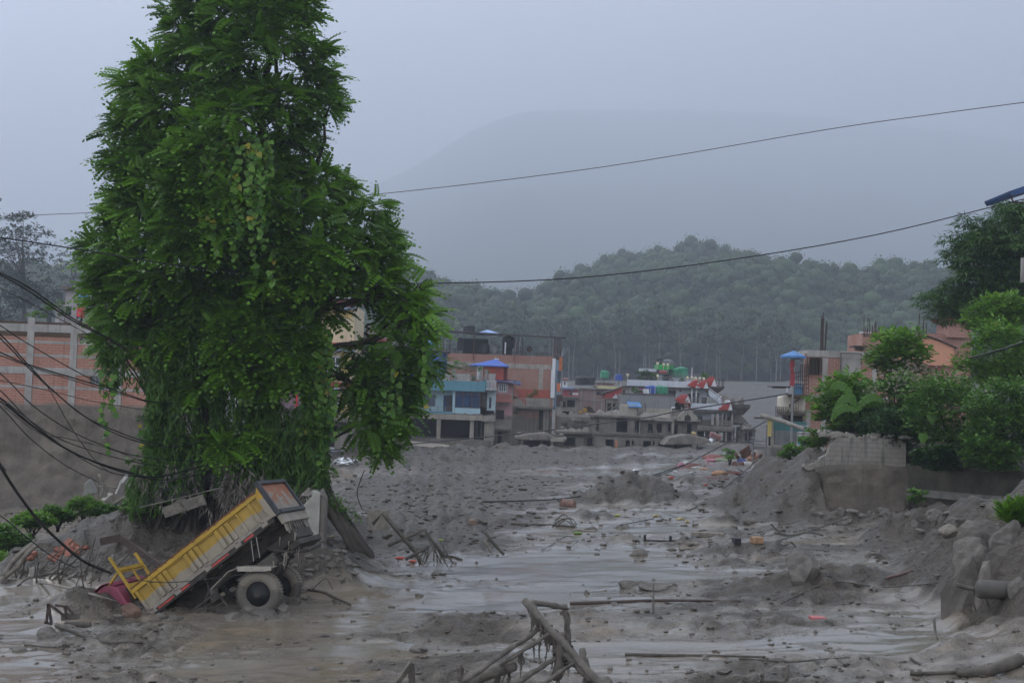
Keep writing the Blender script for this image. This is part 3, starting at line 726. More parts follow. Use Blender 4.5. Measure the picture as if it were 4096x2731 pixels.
def make_truck():
    p, yaw, roll = R(39.5), R(7), R(-2.5)
    Lx = Vector((math.cos(p) * math.cos(yaw), -math.cos(p) * math.sin(yaw), math.sin(p)))
    Wx = Vector((math.sin(yaw), math.cos(yaw), math.tan(roll))); Wx = (Wx - Lx * Wx.dot(Lx)).normalized()
    Hx = Lx.cross(Wx)
    M = Matrix(((Lx.x, Wx.x, Hx.x), (Lx.y, Wx.y, Hx.y), (Lx.z, Wx.z, Hx.z))).to_4x4()
    M.translation = P(592, 2452, 35.7)
    e = empty('tipper_truck', M.translation, 'yellow tipper truck sunk nose first in mud beside the big tree', 'truck')
    e.matrix_world = M
    Mi = M.inverted()
    YEL = splash_paint('yellow_paint', (.40, .25, .03), .33, .09, rust=.76)
    YEL2 = splash_paint('yellow_rail_paint', (.42, .26, .02), -.5, .05, rust=None)
    RUST = pbr('rust', (.13, .045, .015), .85, var=.6, scale=6, grime=.2)
    TAN = pbr('dried_mud', (.25, .222, .185), .9, var=.35, scale=3, bmp=.6, bscale=14, dist=.02, grime=.3)
    DRK = pbr('muddy_chassis', (.045, .040, .035), .85, var=.6, scale=3, bmp=.6, bscale=9, dist=.03, grime=.2)
    BLK = pbr('dark_steel', (.035, .037, .042), .5, var=.4, scale=3, bmp=.3, grime=.3)
    Lb, Wb, Hb = 4.02, 2.25, .74
    # the load bed: floor, two side walls, front wall
    b = MB(); b.box(0, Lb, .04, Wb - .04, 0, .06); b.box(.02, Lb - .06, .045, .085, .06, Hb - .04); b.box(.02, Lb - .06, Wb - .085, Wb - .045, .06, Hb - .04)
    b.box(0, .05, .09, Wb - .09, .06, Hb - .05)
    bed = b.build('load_bed', YEL, e, bevel=.006)
    for y0 in (0, Wb - .045):
        rb = MB(); s = (y0, y0 + .045)
        for u in (.62, .80, .96, 1.62, 1.80, 1.96, 2.60, 2.78, 2.94):
            rb.prism([(u - .055, .10), (u + .055, .10), (u + .055, .60), (u - .055, .60)], s[0] - .022, s[1] - .002)
        for u0, u1 in ((.02, .11), (.42, .47), (3.24, 3.30), (3.62, 3.72), (3.9, 3.97)): rb.box(u0, u1, s[0] - .014, s[1] - .004, .08, .62)
        for u0, u1 in ((.47, .58), (1.03, 1.55), (2.03, 2.53), (3.0, 3.24)): rb.box(u0, u1, s[0] + .003, s[1] - .006, .08, .115); rb.box(u0, u1, s[0] + .003, s[1] - .006, .585, .62)
        rb.build('side_rib', YEL, bed, bevel=.008)
    RP = splash_paint('rail_paint', (.46, .28, .02), -9, .05, rust=.755); MB().box(-.01, Lb, -.018, .03, .625, .735).build('top_rail', RP, bed, bevel=.006); MB().box(-.01, Lb, Wb - .03, Wb + .018, .625, .735).build('top_rail', RP, bed, bevel=.006)
    MB().tube([(-.02, .0, .75), (1.2, .004, .753), (2.4, -.004, .748), (Lb - .08, .0, .752)], .022, 6).build('rusty_edge', RUST, bed); MB().tube([(-.02, Wb, .75), (Lb - .08, Wb, .75)], .022, 6).build('rusty_edge', RUST, bed)
    MB().box(-.01, Lb, -.02, .045, -.02, .075).build('bottom_rail', TAN, bed, bevel=.008); MB().box(-.01, Lb, Wb - .045, Wb + .02, -.02, .075).build('bottom_rail', TAN, bed, bevel=.008)
    for u in (.16, .95, 1.93, 2.88, 3.72):
        MB().box(u - .09, u + .09, -.05, .02, -.10, .02).lathe([(.045, 0), (.06, .02), (.03, .05)], (u, -.03, .02), 8).build('hinge_block', TAN, bed, bevel=.015)
    st = MB()
    for u0, u1 in ((.30, .80), (1.02, 1.30), (1.98, 2.55), (3.05, 3.35)): st.box(u0, u1, -.012, -.004, -.085, -.035)
    st.build('red_reflector_strip', pbr('red_strip', (.42, .06, .05), .5, var=.35, scale=5, grime=.6), e)
    MB().box(-.02, Lb - .05, .0, .07, -.14, -.022).build('sub_frame', DRK, e, bevel=.01); MB().box(-.02, Lb - .05, Wb - .07, Wb, -.14, -.022).build('sub_frame', DRK, e, bevel=.01)
    # tailgate, standing proud of the bed end with a dark surround
    tg = MB(); tg.box(Lb + .10, Lb + .125, .10, Wb - .10, .08, Hb + .12); tgo = tg.build('tailgate', None or splash_paint('tailgate_paint', (.30, .10, .035), .46, .55, dust=(.27, .23, .19)), e)
    fr = MB(); fr.box(Lb + .06, Lb + .19, .0, .10, -.05, Hb + .20); fr.box(Lb + .06, Lb + .19, Wb - .10, Wb, -.05, Hb + .20)
    fr.box(Lb + .06, Lb + .19, .10, Wb - .10, Hb + .10, Hb + .20); fr.box(Lb + .06, Lb + .22, .10, Wb - .10, -.05, .06)
    fr.build('tailgate_frame', BLK, tgo, bevel=.01)
    GP_ = splash_paint('gusset_paint', (.46, .27, .02), .52, .12)
    for v0, v1 in ((-.025, .02), (Wb - .02, Wb + .025)): MB().prism([(Lb - .08, .66), (Lb + .07, .82), (Lb + .07, -.04), (Lb - .08, .0)], v0, v1).build('corner_gusset', GP_, bed)
    fl = MB(); fl.box(Lb + .05, Lb + .16, .05, Wb - .05, -.30, -.06)
    for i in range(26): fl.bar((Lb + .1, .1 + i * .08, -.28), (Lb + .04, .1 + i * .08 + random.uniform(-.02, .02), -.30 - random.uniform(.05, .3)), random.uniform(.012, .03))
    fl.build('mud_flap_rail', TAN, e)
    # chassis
    ch = MB()
    for v in (.65, Wb - .73): ch.box(-1.2, Lb + .1, v, v + .09, -.50, -.20)
    for u in (.1, .9, 1.7, 2.5, 3.2, 4.0): ch.box(u, u + .09, .74, Wb - .73, -.45, -.25)
    for u in (.3, 1.2, 2.1, 3.1, 3.8): ch.box(u, u + .12, .06, Wb - .06, -.20, -.141)
    ch.tube([(1.2, 1.0, -.5), (1.9, 1.1, -.6), (2.55, 1.12, -1.25)], .06); ch.lathe([(.05, -.2), (.24, -.16), (.27, 0), (.24, .16), (.05, .2)], (2.55, 1.12, -1.3), 14)
    ch.tube([(2.55, .3, -1.3), (2.55, 2.0, -1.3)], .10, 10)
    for v in (.66, 1.58):
        for k in range(5): ch.prism([(1.75 + .06 * k, -.86 - .035 * k), (2.55, -1.10 - .035 * k), (3.35 - .06 * k, -.86 - .035 * k), (3.35 - .06 * k, -.885 - .035 * k), (2.55, -1.13 - .035 * k), (1.75 + .06 * k, -.885 - .035 * k)], v - .04, v + .04)
        ch.box(1.68, 1.80, v - .05, v + .05, -.95, -.4); ch.box(3.30, 3.42, v - .05, v + .05, -.95, -.4)
    ch.lathe([(.06, 0), (.28, .05), (.30, .3), (.12, .45)], (3.75, 1.1, -.95), 12); ch.box(3.35, 4.1, .4, 1.85, -.75, -.50)
    ch.box(3.85, 4.15, .12, 2.1, -.95, -.80); ch.tube([(3.3, .4, -.5), (3.7, .35, -.9), (4.1, .5, -1.15), (4.15, 1.5, -1.1)], .05)
    ch.build('chassis', DRK, e, bevel=.012)
    dr = MB()
    for i in range(40):
        u = random.uniform(3.1, 4.15); v = random.uniform(.1, 2.1); w = random.uniform(-.9, -.3); l = random.uniform(.12, .6); a = Vector((u, v, w)); g = Mi.to_3x3() @ Vector((0, 0, -1))
        dr.tube([a, a + g * l * .5 + Vector((random.gauss(0, .02), 0, 0)), a + g * l], [.02, .012, .005], 5)
    dr.build('dangling_strips', TAN, e)['kind'] = 'stuff'
    for a, c in (((3.25, .03, -.05), (3.28, .03, -.75)), ((3.40, .03, -.05), (3.42, .03, -.72))):
        MB().tube([M.inverted() @ (M @ Vector(a)), Mi @ (M @ Vector(a) + Vector((.10 if a[0] < 3.3 else .14, 0, -.62)))], .009, 5).build('hanging_wire', pbr('pale_wire', (.4, .38, .34), .6, bmp=0), e)
    # wheels
    RUB = splash_paint('mud_caked_rubber', (.30, .268, .225), -9, .3); RUBD = pbr('mud_tyre', (.115, .102, .087), .85, var=.55, scale=2.2, bmp=.8, bscale=7, dist=.05, grime=.2)
    def tyre_mat():
        m, t, b = newmat('mud_splashed_tyre'); tc = nn(t, 'ShaderNodeTexCoord'); oc = tc.outputs['Object']; n1 = noise(t, oc, 2.4, 5, .6); n2 = noise(t, oc, 16, 4, .6)
        g = nn(t, 'ShaderNodeNewGeometry'); s = nn(t, 'ShaderNodeSeparateXYZ'); t.links.new(g.outputs['Position'], s.inputs[0])
        f = rng(t, math1(t, 'ADD', s.outputs[2], rng(t, n1, .2, .8, -.28, .28)), .66, .70)
        c = mixc(t, f, mixc(t, n2, (.075, .066, .056), (.135, .12, .10)), mixc(t, n2, (.13, .115, .09), (.25, .22, .175)))
        t.links.new(c, b.inputs['Base Color']); b.inputs['Roughness'].default_value = .8; bump(t, b, math1(t, 'ADD', n2, n1), .6, .03); return m
    TY = tyre_mat()
    for i, (v, sgn) in enumerate(((.02, 1), (1.72, 1))):
        R4 = Matrix.Translation((2.55, v, -1.30)) @ Matrix.Rotation(R(-90), 4, 'X')
        w = bpy.data.objects.new('wheel', None); coll(w, e); tag(w, None)
        ty = MB().lathe([(.30, .06), (.33, .0), (.44, -.015), (.53, .02), (.565, .08), (.565, .24), (.53, .30), (.44, .335), (.33, .32), (.30, .26)], n=40, M=R4)
        for k in range(44):
            a = 2 * math.pi * k / 44; ty.box(.555, .578, -.022, .022, .03, .29, R4 @ Matrix.Rotation(a, 4, 'Z') @ Matrix.Rotation(.0, 4, 'X'))
        ty.build('tyre', TY, w, smooth=True)
        MB().lathe([(.31, .05), (.29, .06), (.27, .14), (.24, .16), (.17, .17), (.15, .10), (.11, .03), (.10, .02), (.095, -.01), (.05, -.02)], n=28, M=R4).build('rim', BLK, w, smooth=True)
        hb = MB(); hb.lathe([(.095, .05), (.095, -.02), (.075, -.04), (.03, -.045)], n=16, M=R4)
        for k in range(8): hb.lathe([(.016, .05), (.016, -.0)], (.145 * math.cos(k * .785), .145 * math.sin(k * .785), .09), 6, R4)
        hb.build('hub', DRK, w)
    # bent mudguard above the near wheel, support arm
    mg = MB()
    prof = [(1.52, -.72), (1.68, -.48), (2.30, -.40), (2.62, -.50), (3.24, -.98)]
    for (a, c), (a2, c2) in zip(prof, prof[1:]): mg.prism([(a, c), (a2, c2), (a2, c2 - .03), (a, c - .03)], -.06, .46)
    mg.build('mudguard', TAN, e, bevel=.008)
    MB().prism([(2.55, -.44), (3.26, -.98), (3.20, -1.08), (2.5, -.56)], -.085, -.062).build('mudguard_lip', pbr('pale_dust', (.36, .33, .28), .85, var=.3, scale=4, grime=.3), e, bevel=.01)
    MB().tube([(1.75, .0, -.08), (1.62, -.02, -.50), (1.42, -.02, -.62), (1.18, -.02, -1.12)], .038, 8).build('support_arm', DRK, e)
    # side guard ladder lying under the bed
    sg = MB(); A = [Mi @ P(*q, 35.35) for q in ((752, 2452), (868, 2366), (911, 2424), (800, 2488))]
    for a, c in ((A[0], A[1]), (A[1], A[2]), (A[2], A[3]), (A[3], A[0])): sg.bar(a, c, .045)
    for t_ in (.33, .66):
        a = A[0].lerp(A[3], t_); c = A[1].lerp(A[2], t_); sg.bar(a, c, .035)
    for t_ in (.2, .4, .6, .8):
        a = A[3].lerp(A[2], t_); c = A[0].lerp(A[1], t_); sg.bar(a, a.lerp(c, .34), .03)
    sg.bar(A[0].lerp(A[1], .5), A[3].lerp(A[2], .5), .03)
    sg.build('side_guard', DRK, e)
    # headboard rack
    hr = MB(); hr.bar((-.07, .12, .5), (-.05, .12, 1.74), .10, .06); hr.bar((-.07, 1.72, .5), (-.05, 1.72, 1.74), .10, .06)
    hr.bar((-.06, .12, 1.36), (-.06, 1.72, 1.36), .06, .09); hr.bar((-.06, .12, 1.28), (-.06, 1.72, 1.28), .03, .03); hr.bar((-.06, .95, .6), (-.06, .95, 1.36), .05, .07); hr.bar((-.06, .12, .86), (-.06, 1.72, .86), .06, .12)
    hr.bar((-.06, .18, 1.33), (-.48, .18, 1.20), .10, .05)
    hr.build('headboard_rack', YEL2, e, bevel=.006)
    MB().box(-.06, -.04, .17, 1.67, .5, .80).build('headboard_plate', RUST, e)
    # cab: rounded shell, roof lip, rear window, mostly under the mud
    cb = MB(); prof = [(-.34, -.9), (-.34, 1.02), (-.42, 1.20), (-.62, 1.27), (-1.0, 1.25), (-1.22, 1.15), (-1.36, .55), (-1.4, -.1), (-1.4, -.9)]
    cb.prism(prof, .14, 2.1); cab = cb.build('cab', pbr('pink_paint', (.27, .055, .095), .42, var=.25, scale=3, bmp=.2, grime=.5), e, bevel=.05)
    MB().prism([(-.36, 1.10), (-.46, 1.24), (-.62, 1.30), (-1.0, 1.285), (-1.0, 1.305), (-.62, 1.325), (-.44, 1.26), (-.33, 1.10)], .10, 2.14).build('roof_lip', pbr('pink_paint_dark', (.20, .035, .065), .5, var=.3, scale=3, grime=.3), cab, bevel=.01)
    MB().box(-.339, -.325, .55, 1.7, .45, .95).build('rear_window', BLK, cab)
    # rope slack across the side
    return e
TRUCK = make_truck()
# ---------------- buildings ----------------
SPLIT = {'column', 'pillar', 'white_post', 'round_column', 'mud_column', 'stair_room', 'grey_pillar', 'inner_post', 'sign_leg', 'dark_shutter', 'dormer_pillar', 'green_leg', 'frame_pillar', 'shop_post', 'pale_column', 'pale_slab_edge', 'side_wall', 'pale_wall', 'timber_post', 'leg', 'shelf', 'post', 'yellow_band', 'slate_panel', 'grey_panel', 'roof_slab', 'line_post', 'panel_frame', 'bay_wall', 'upper_wall', 'top_terrace', 'floor_beam', 'dowel', 'red_base_trim', 'steel_frame'}
CR, SR = math.cos(ROLL), math.sin(ROLL)
class Bld:
    """a building measured off its front: source pixels -> metres in the building's own upright frame"""
    def __init__(s, name, label, cat, D, xc, yb, group=None, rz=0.0):
        s.D = D; s.k = FPX / D; s.xc = xc; s.yb = yb; s.e = empty(name, P(xc, yb, D), label, cat, group, rz)
    def at(s, xs, ys):
        dx, dy = xs - s.xc, s.yb - ys
        return ((dx * CR - dy * SR) / s.k, (dx * SR + dy * CR) / s.k)
    def rect(s, r):
        x0, x1, y0, y1 = r; cx, cz = s.at((x0 + x1) / 2, (y0 + y1) / 2); w = abs(x1 - x0) / 2 / s.k; h = abs(y1 - y0) / 2 / s.k
        return cx - w, cx + w, cz - h, cz + h
    def box(s, name, mat, rects, d0=0, d1=.3, parent=None, bevel=0):
        """front rectangles (xs0, xs1, ys0, ys1[, d0, d1]) as solid boxes, depth d measured away from the viewer"""
        if not isinstance(rects, list): rects = [rects]
        if len(rects) > 1 and name in SPLIT:
            return [s.box(name, mat, [r], d0, d1, parent, bevel) for r in rects][0]
        mb = MB()
        for r in rects:
            a = s.rect(r[:4]); e0, e1 = (r[4], r[5]) if len(r) > 4 else (d0, d1)
            mb.box(a[0], a[1], e0, e1, a[2], a[3])
        return mb.build(name, mat, parent or s.e, bevel=bevel)
    def wall(s, name, mat, r, holes, d0=0, d1=.25, parent=None):
        a = s.rect(r); return wall_holes(MB(), a[0], a[1], a[2], a[3], [s.rect(h) for h in holes], d0, d1).build(name, mat, parent or s.e)
    def window(s, r, d=.0, frame=None, glass=None, nx=2, nz=1, t=.06, parent=None, name='window', dep=.08):
        a = s.rect(r); f = MB(); x0, x1, z0, z1 = a
        f.box(x0, x1, d, d + dep, z0, z0 + t).box(x0, x1, d, d + dep, z1 - t, z1).box(x0, x0 + t, d, d + dep, z0 + t, z1 - t).box(x1 - t, x1, d, d + dep, z0 + t, z1 - t)
        for i in range(1, nx): c = x0 + (x1 - x0) * i / nx; f.box(c - t * .4, c + t * .4, d, d + dep, z0 + t, z1 - t)
        for i in range(1, nz): c = z0 + (z1 - z0) * i / nz; f.box(x0 + t, x1 - t, d + .01, d + dep - .01, c - t * .35, c + t * .35)
        o = f.build(name, frame or M_FRAME, parent or s.e)
        MB().box(x0 + t, x1 - t, d + dep * .5, d + dep * .5 + .01, z0 + t, z1 - t).build('pane', glass or M_GLASS, o)
        return o
    def rail(s, x0, y0, x1, y1, h, d=0, n=10, mat=None, rails=3, r=.025, parent=None, name='railing', d1=None):
        d1 = d if d1 is None else d1
        a = s.at(x0, y0); b = s.at(x1, y1); A = Vector((a[0], d, a[1])); B = Vector((b[0], d1, b[1])); mb = MB(); U = Vector((0, 0, h))
        for i in range(n + 1): p = A.lerp(B, i / n); mb.tube([p, p + U], r, 5)
        for j in range(rails): u = U * (1 - j / max(1, rails) * .85); mb.tube([A + u, B + u], r * .8, 5)
        return mb.build(name, mat or M_STEEL, parent or s.e)
    def pt(s, xs, ys, d=0): a = s.at(xs, ys); return Vector((a[0], d, a[1]))
M_GLASS = pbr('window_glass', (.02, .035, .055), .08, var=.3, scale=1, bmp=0, grime=.1, spec=.7)
M_BGLASS = pbr('blue_window_glass', (.012, .045, .12), .12, var=.4, scale=1.2, bmp=0, grime=.15, spec=.6)
M_FRAME = pbr('brown_frame', (.09, .045, .035), .6, bmp=0)
M_STEEL = pbr('grey_steel', (.22, .22, .22), .45, metal=.5, bmp=0, grime=.3)
M_DSTEEL = pbr('dark_rusty_steel', (.055, .038, .032), .75, var=.5, scale=5, bmp=0)
M_DARK = pbr('dark_room', (.018, .017, .016), .9, bmp=0)  # near-black colour paints in the darkness of rooms and openings; some dark parts share it
M_CONC = pbr('concrete', (.27, .26, .24), .9, var=.3, scale=.8, bmp=.3, grime=.6)
M_MUDW = pbr('mud_coated_wall', (.165, .148, .128), .92, var=.4, scale=.8, bmp=.8, bscale=3, dist=.08, grime=.5)
M_MUDP = pbr('pale_mud_wall', (.27, .25, .215), .92, var=.35, scale=.8, bmp=.5, bscale=5, dist=.04, grime=.6)
M_MUDD = pbr('dark_mud_wall', (.095, .085, .073), .92, var=.5, scale=.9, bmp=.8, bscale=3, dist=.08, grime=.4)
BRK = dict(rough=.9, var=.35, scale=.5, bmp=.4, dist=.02, grime=.4)
M_TINR = pbr('red_tin', (.33, .05, .035), .6, var=.35, scale=2, bmp=0, grime=.4)
M_WHITE = pbr('white_plaster', (.62, .64, .66), .75, var=.12, scale=.8, bmp=0, grime=.45)
M_BLUE = pbr('bright_blue_sheet', (.03, .10, .42), .5, var=.25, scale=1.5, bmp=.2, grime=.25)
def roof_hip(b, name, mat, xs, ys_eave, ys_top, d0, d1, over=.0, parent=None):
    """pyramid roof: xs = (left, apex, right) source pixels"""
    l = b.pt(xs[0], ys_eave); a = b.pt(xs[1], ys_top); r = b.pt(xs[2], ys_eave); z = (l.z + r.z) / 2
    v = [(l.x, d0, z), (r.x, d0, z), (r.x, d1, z), (l.x, d1, z), (a.x, (d0 + d1) / 2, a.z), (l.x, d0, z - .09), (r.x, d0, z - .09), (r.x, d1, z - .09), (l.x, d1, z - .09)]
    return MB().add(v, [(0, 1, 4), (1, 2, 4), (2, 3, 4), (3, 0, 4), (0, 5, 6, 1), (1, 6, 7, 2), (2, 7, 8, 3), (3, 8, 5, 0), (5, 8, 7, 6)]).build(name, mat, parent or b.e)
def tank(loc, r, h, label, mat, group=None, tilt=0, name='water_tank'):
    mb = MB(); prof = [(r * .96, 0), (r, .03)]
    for i in range(5): z = h * (.08 + .15 * i); prof += [(r, z), (r * 1.03, z + h * .02), (r * 1.03, z + h * .05), (r, z + h * .07)]
    prof += [(r, h * .80), (r * .85, h * .90), (r * .35, h * .96), (r * .33, h), (.02, h + .01)]
    M = Matrix.Rotation(tilt, 4, 'Y'); mb.lathe(prof, n=18, M=M); o = mb.build(name, mat, smooth=False); o.location = loc
    return tag(o, label, 'water tank', group)
M_TBLK = pbr('black_plastic', (.018, .020, .023), .55, bmp=0, grime=0); M_TGRN = pbr('green_plastic', (.03, .22, .12), .5, bmp=0, grime=.2)
M_TBLU = pbr('blue_plastic', (.02, .07, .32), .5, bmp=0, grime=.2); M_TGRY = pbr('grey_plastic', (.16, .17, .18), .5, bmp=0, grime=.3); M_TLBL = pbr('light_blue_plastic', (.08, .25, .45), .5, bmp=0, grime=.2)
def shrub(name, label, cat, centre, rx, rz, n, leaf, mat, ry=None, per=60, tmpl=LEAF, group=None, lobe=.4, stem=True, flatl=.9, tint=(0, 1), base=None):
    """bush built of leafy lobes on a few stems; base is the point it stands on"""
    c = Vector(centre); ry = ry or rx; b0 = Vector(base) if base else c - Vector((0, 0, rz))
    e = empty(name, b0, label, cat, group); d = rndunit(n); rr = (.35 + .65 * RNG.random(n)) ** .6
    C = np.array(c) + d * rr[:, None] * np.array([rx, ry, rz]) * .78; Rr = min(rx, rz) * lobe * (.7 + .6 * RNG.random(n))
    v, q, t = clumps(C, Rr, per, tmpl, leaf, up=.25, shell=.5, tint=tint)
    into(npmesh('foliage', v, q, mat, attrs={'tint': t}), e)
    if stem:
        mb = MB()
        for p in C[::max(1, n // 9)]: p = Vector(p); mb.tube([b0 + Vector((random.uniform(-.1, .1) * rx, 0, -.1)), b0.lerp(p, .5) + Vector((0, 0, .1)), p], [.02 + .02 * rx, .015 + .01 * rx, .008], 5, False)
        into(mb.build('stem', M_DBARK), e)
    return e
M_BUSH = leafmat('bush_leaf', (.024, .080, .012), (.11, .235, .03), (.20, .22, .05), trans=.3)
M_BUSH2 = leafmat('dark_bush_leaf', (.014, .045, .012), (.045, .11, .022), trans=.3)
M_BRIGHT = leafmat('bright_leaf', (.045, .13, .012), (.15, .30, .03), (.25, .27, .04), trans=.35)

def mud_face(par, x0, x1, z0, z1, d, foot, M=None, amp=.16, nx=90, nz=34, mat=None):
    """thick mud plastered against a wall, ragged upper edge, running out at the foot"""
    X, T = np.meshgrid(np.linspace(x0, x1, nx), np.linspace(0, 1, nz)); top = z1 + .22 * fbm(X * .35, X * 0 + 3, 4, 5); Z = z0 + (top - z0) * T
    Y = d - .03 - foot * (1 - T) ** 2.2 - amp * np.minimum(1, (1 - T) * 9) * (.5 + np.abs(fbm(X * .55, Z * 1.1, 4, 9, .6)) * 2 + .6 * fbm(X * 1.7, Z * 2.4, 3, 19))
    V = np.stack([X.ravel(), Y.ravel(), Z.ravel()], 1); Y2 = np.where(T.ravel() > .999, d + .01, Y.ravel()); V[:, 1] = Y2
    if M is not None: V = V @ np.array(M.to_3x3()).T + np.array(M.translation)
    i = (np.arange(nz - 1)[:, None] * nx + np.arange(nx - 1)[None, :]).ravel()
    return npmesh('mud_coat', V, np.stack([i, i + 1, i + nx + 1, i + nx], 1), mat or pbr('brown_mud_coat', (.125, .106, .084), .8, var=.4, scale=.9, bmp=.9, bscale=4, dist=.08, grime=.5), par, smooth=True)
def left_brick():
    D = 78
    b = Bld('brick_building', 'long half finished brick building on the left, lower half coated in mud', 'building', D, 300, 2060)
    mz = P(300, 1680, D).z
    BR = pbr('left_brick', (.28, .105, .070), mud=None, brick=(.46, .15, (.34, .15, .10), (.33, .28, .24)), **BRK)
    a = b.rect((-420, 620, 1290, 2140))
    holes = [b.rect(h) for h in ((310, 352, 1334, 1368), (353, 393, 1505, 1540), (342, 385, 1690, 1720))]
    w = MB(); M = Matrix.Identity(4)
    z0, z1 = a[2], a[3]
    wall_holes(w, a[0], a[1], z0, z1, holes, 0, .3); m = mud_brick = pbr('left_brick_muddy', (.33, .135, .095), mud=P(300, 1618, D).z, mudn=.22, brick=(.46, .15, (.40, .19, .135), (.38, .31, .26)), **BRK)
    w.box(a[0], a[0] + .3, .3, 12, z0, z1).box(a[1] - .3, a[1], .3, 12, z0, z1).box(a[0] + .3, a[1] - .3, 11.7, 12, z0, z1)
    w.build('wall', m, b.e)
    MB().box(a[0] + .35, a[1] - .35, .4, 11.6, b.at(300, 1300)[1] - .25, b.at(300, 1300)[1]).build('roof_slab', M_CONC, b.e)
    MB().box(a[0] + .35, a[1] - .35, 1.3, 1.4, z0, z1 - .4).build('inner_wall', M_DARK, b.e)
    cm_ = pbr('beam_concrete', (.31, .30, .28), .9, var=.25, scale=.9, bmp=.2, grime=.55, mud=P(300, 1618, D).z, mudn=.2)
    # beams: z of each from the photograph, running the length of the wall
    for ys, h in ((1320, .42), (1490, .38)):
        z = b.at(300, ys)[1]; MB().box(a[0] - .03, a[1] + .03, -.05, .31, z - h / 2, z + h / 2).build('beam', cm_, b.e)
    for ys in (1372, 1425, 1552): z = b.at(200, ys)[1]; MB().box(a[0], a[1], -.012, .1, z - .07, z + .07).build('mortar_band', cm_, b.e)
    for xs in (-250, -70, 112, 285, 470):
        p = b.at(xs, 1450)[0]; MB().box(p - .19, p + .19, -.06, .33, b.at(300, 1660)[1], z1 + (.25 if xs > 0 else .1)).build('pillar', cm_, b.e)
    mud_face(b.e, a[0] - .2, a[1] + .1, z0, b.at(300, 1622)[1], 0, 2.2)
    pm = pbr('mossy_brick', (.085, .055, .035), .95, var=.5, scale=2, bmp=.4, grime=.5, brick=(.46, .15, (.10, .055, .04), (.07, .065, .04)))
    MB().box(a[0] - .02, a[1] + .02, -.03, .34, z1 - .78, z1 + .02).build('parapet', pm, b.e)
    for r in ((310, 352, 1334, 1368), (353, 393, 1505, 1540)): b.window(r, .12, M_CONC, M_GLASS, 2, 1, .05)
    f = b.box('vent_grille', M_CONC, [(340, 387, 1688, 1694, -.05, .05), (340, 387, 1716, 1722, -.05, .05)] + [(342 + 9 * i, 345 + 9 * i, 1694, 1716, -.03, .03) for i in range(5)])
    for ys in (1455, 1570, 1578): pass
    # plants on the parapet
    for i, (xs, ys, w_, h, m_) in enumerate(((150, 1262, .9, .28, M_BRIGHT), (250, 1240, .45, .55, M_BUSH), (200, 1232, .28, .35, M_BRIGHT), (420, 1270, 1.0, .45, M_BUSH), (360, 1260, .4, .5, M_BUSH2))):
        c = P(xs, ys, D + .6); top = P(xs, 1275 + 0 * xs, D + .6)
        shrub('roof_plant', ['low yellow green creeper on the mossy parapet', 'round dark pot plant on the mossy parapet', 'small bright yellow green plant on the parapet', 'wide green plant on the parapet beside the big tree', 'tall narrow plant on the parapet near the white pipe'][i], 'plant', c, w_, h, 14, .13, m_, ry=.3, per=26, stem=False)
    return b
left_brick()
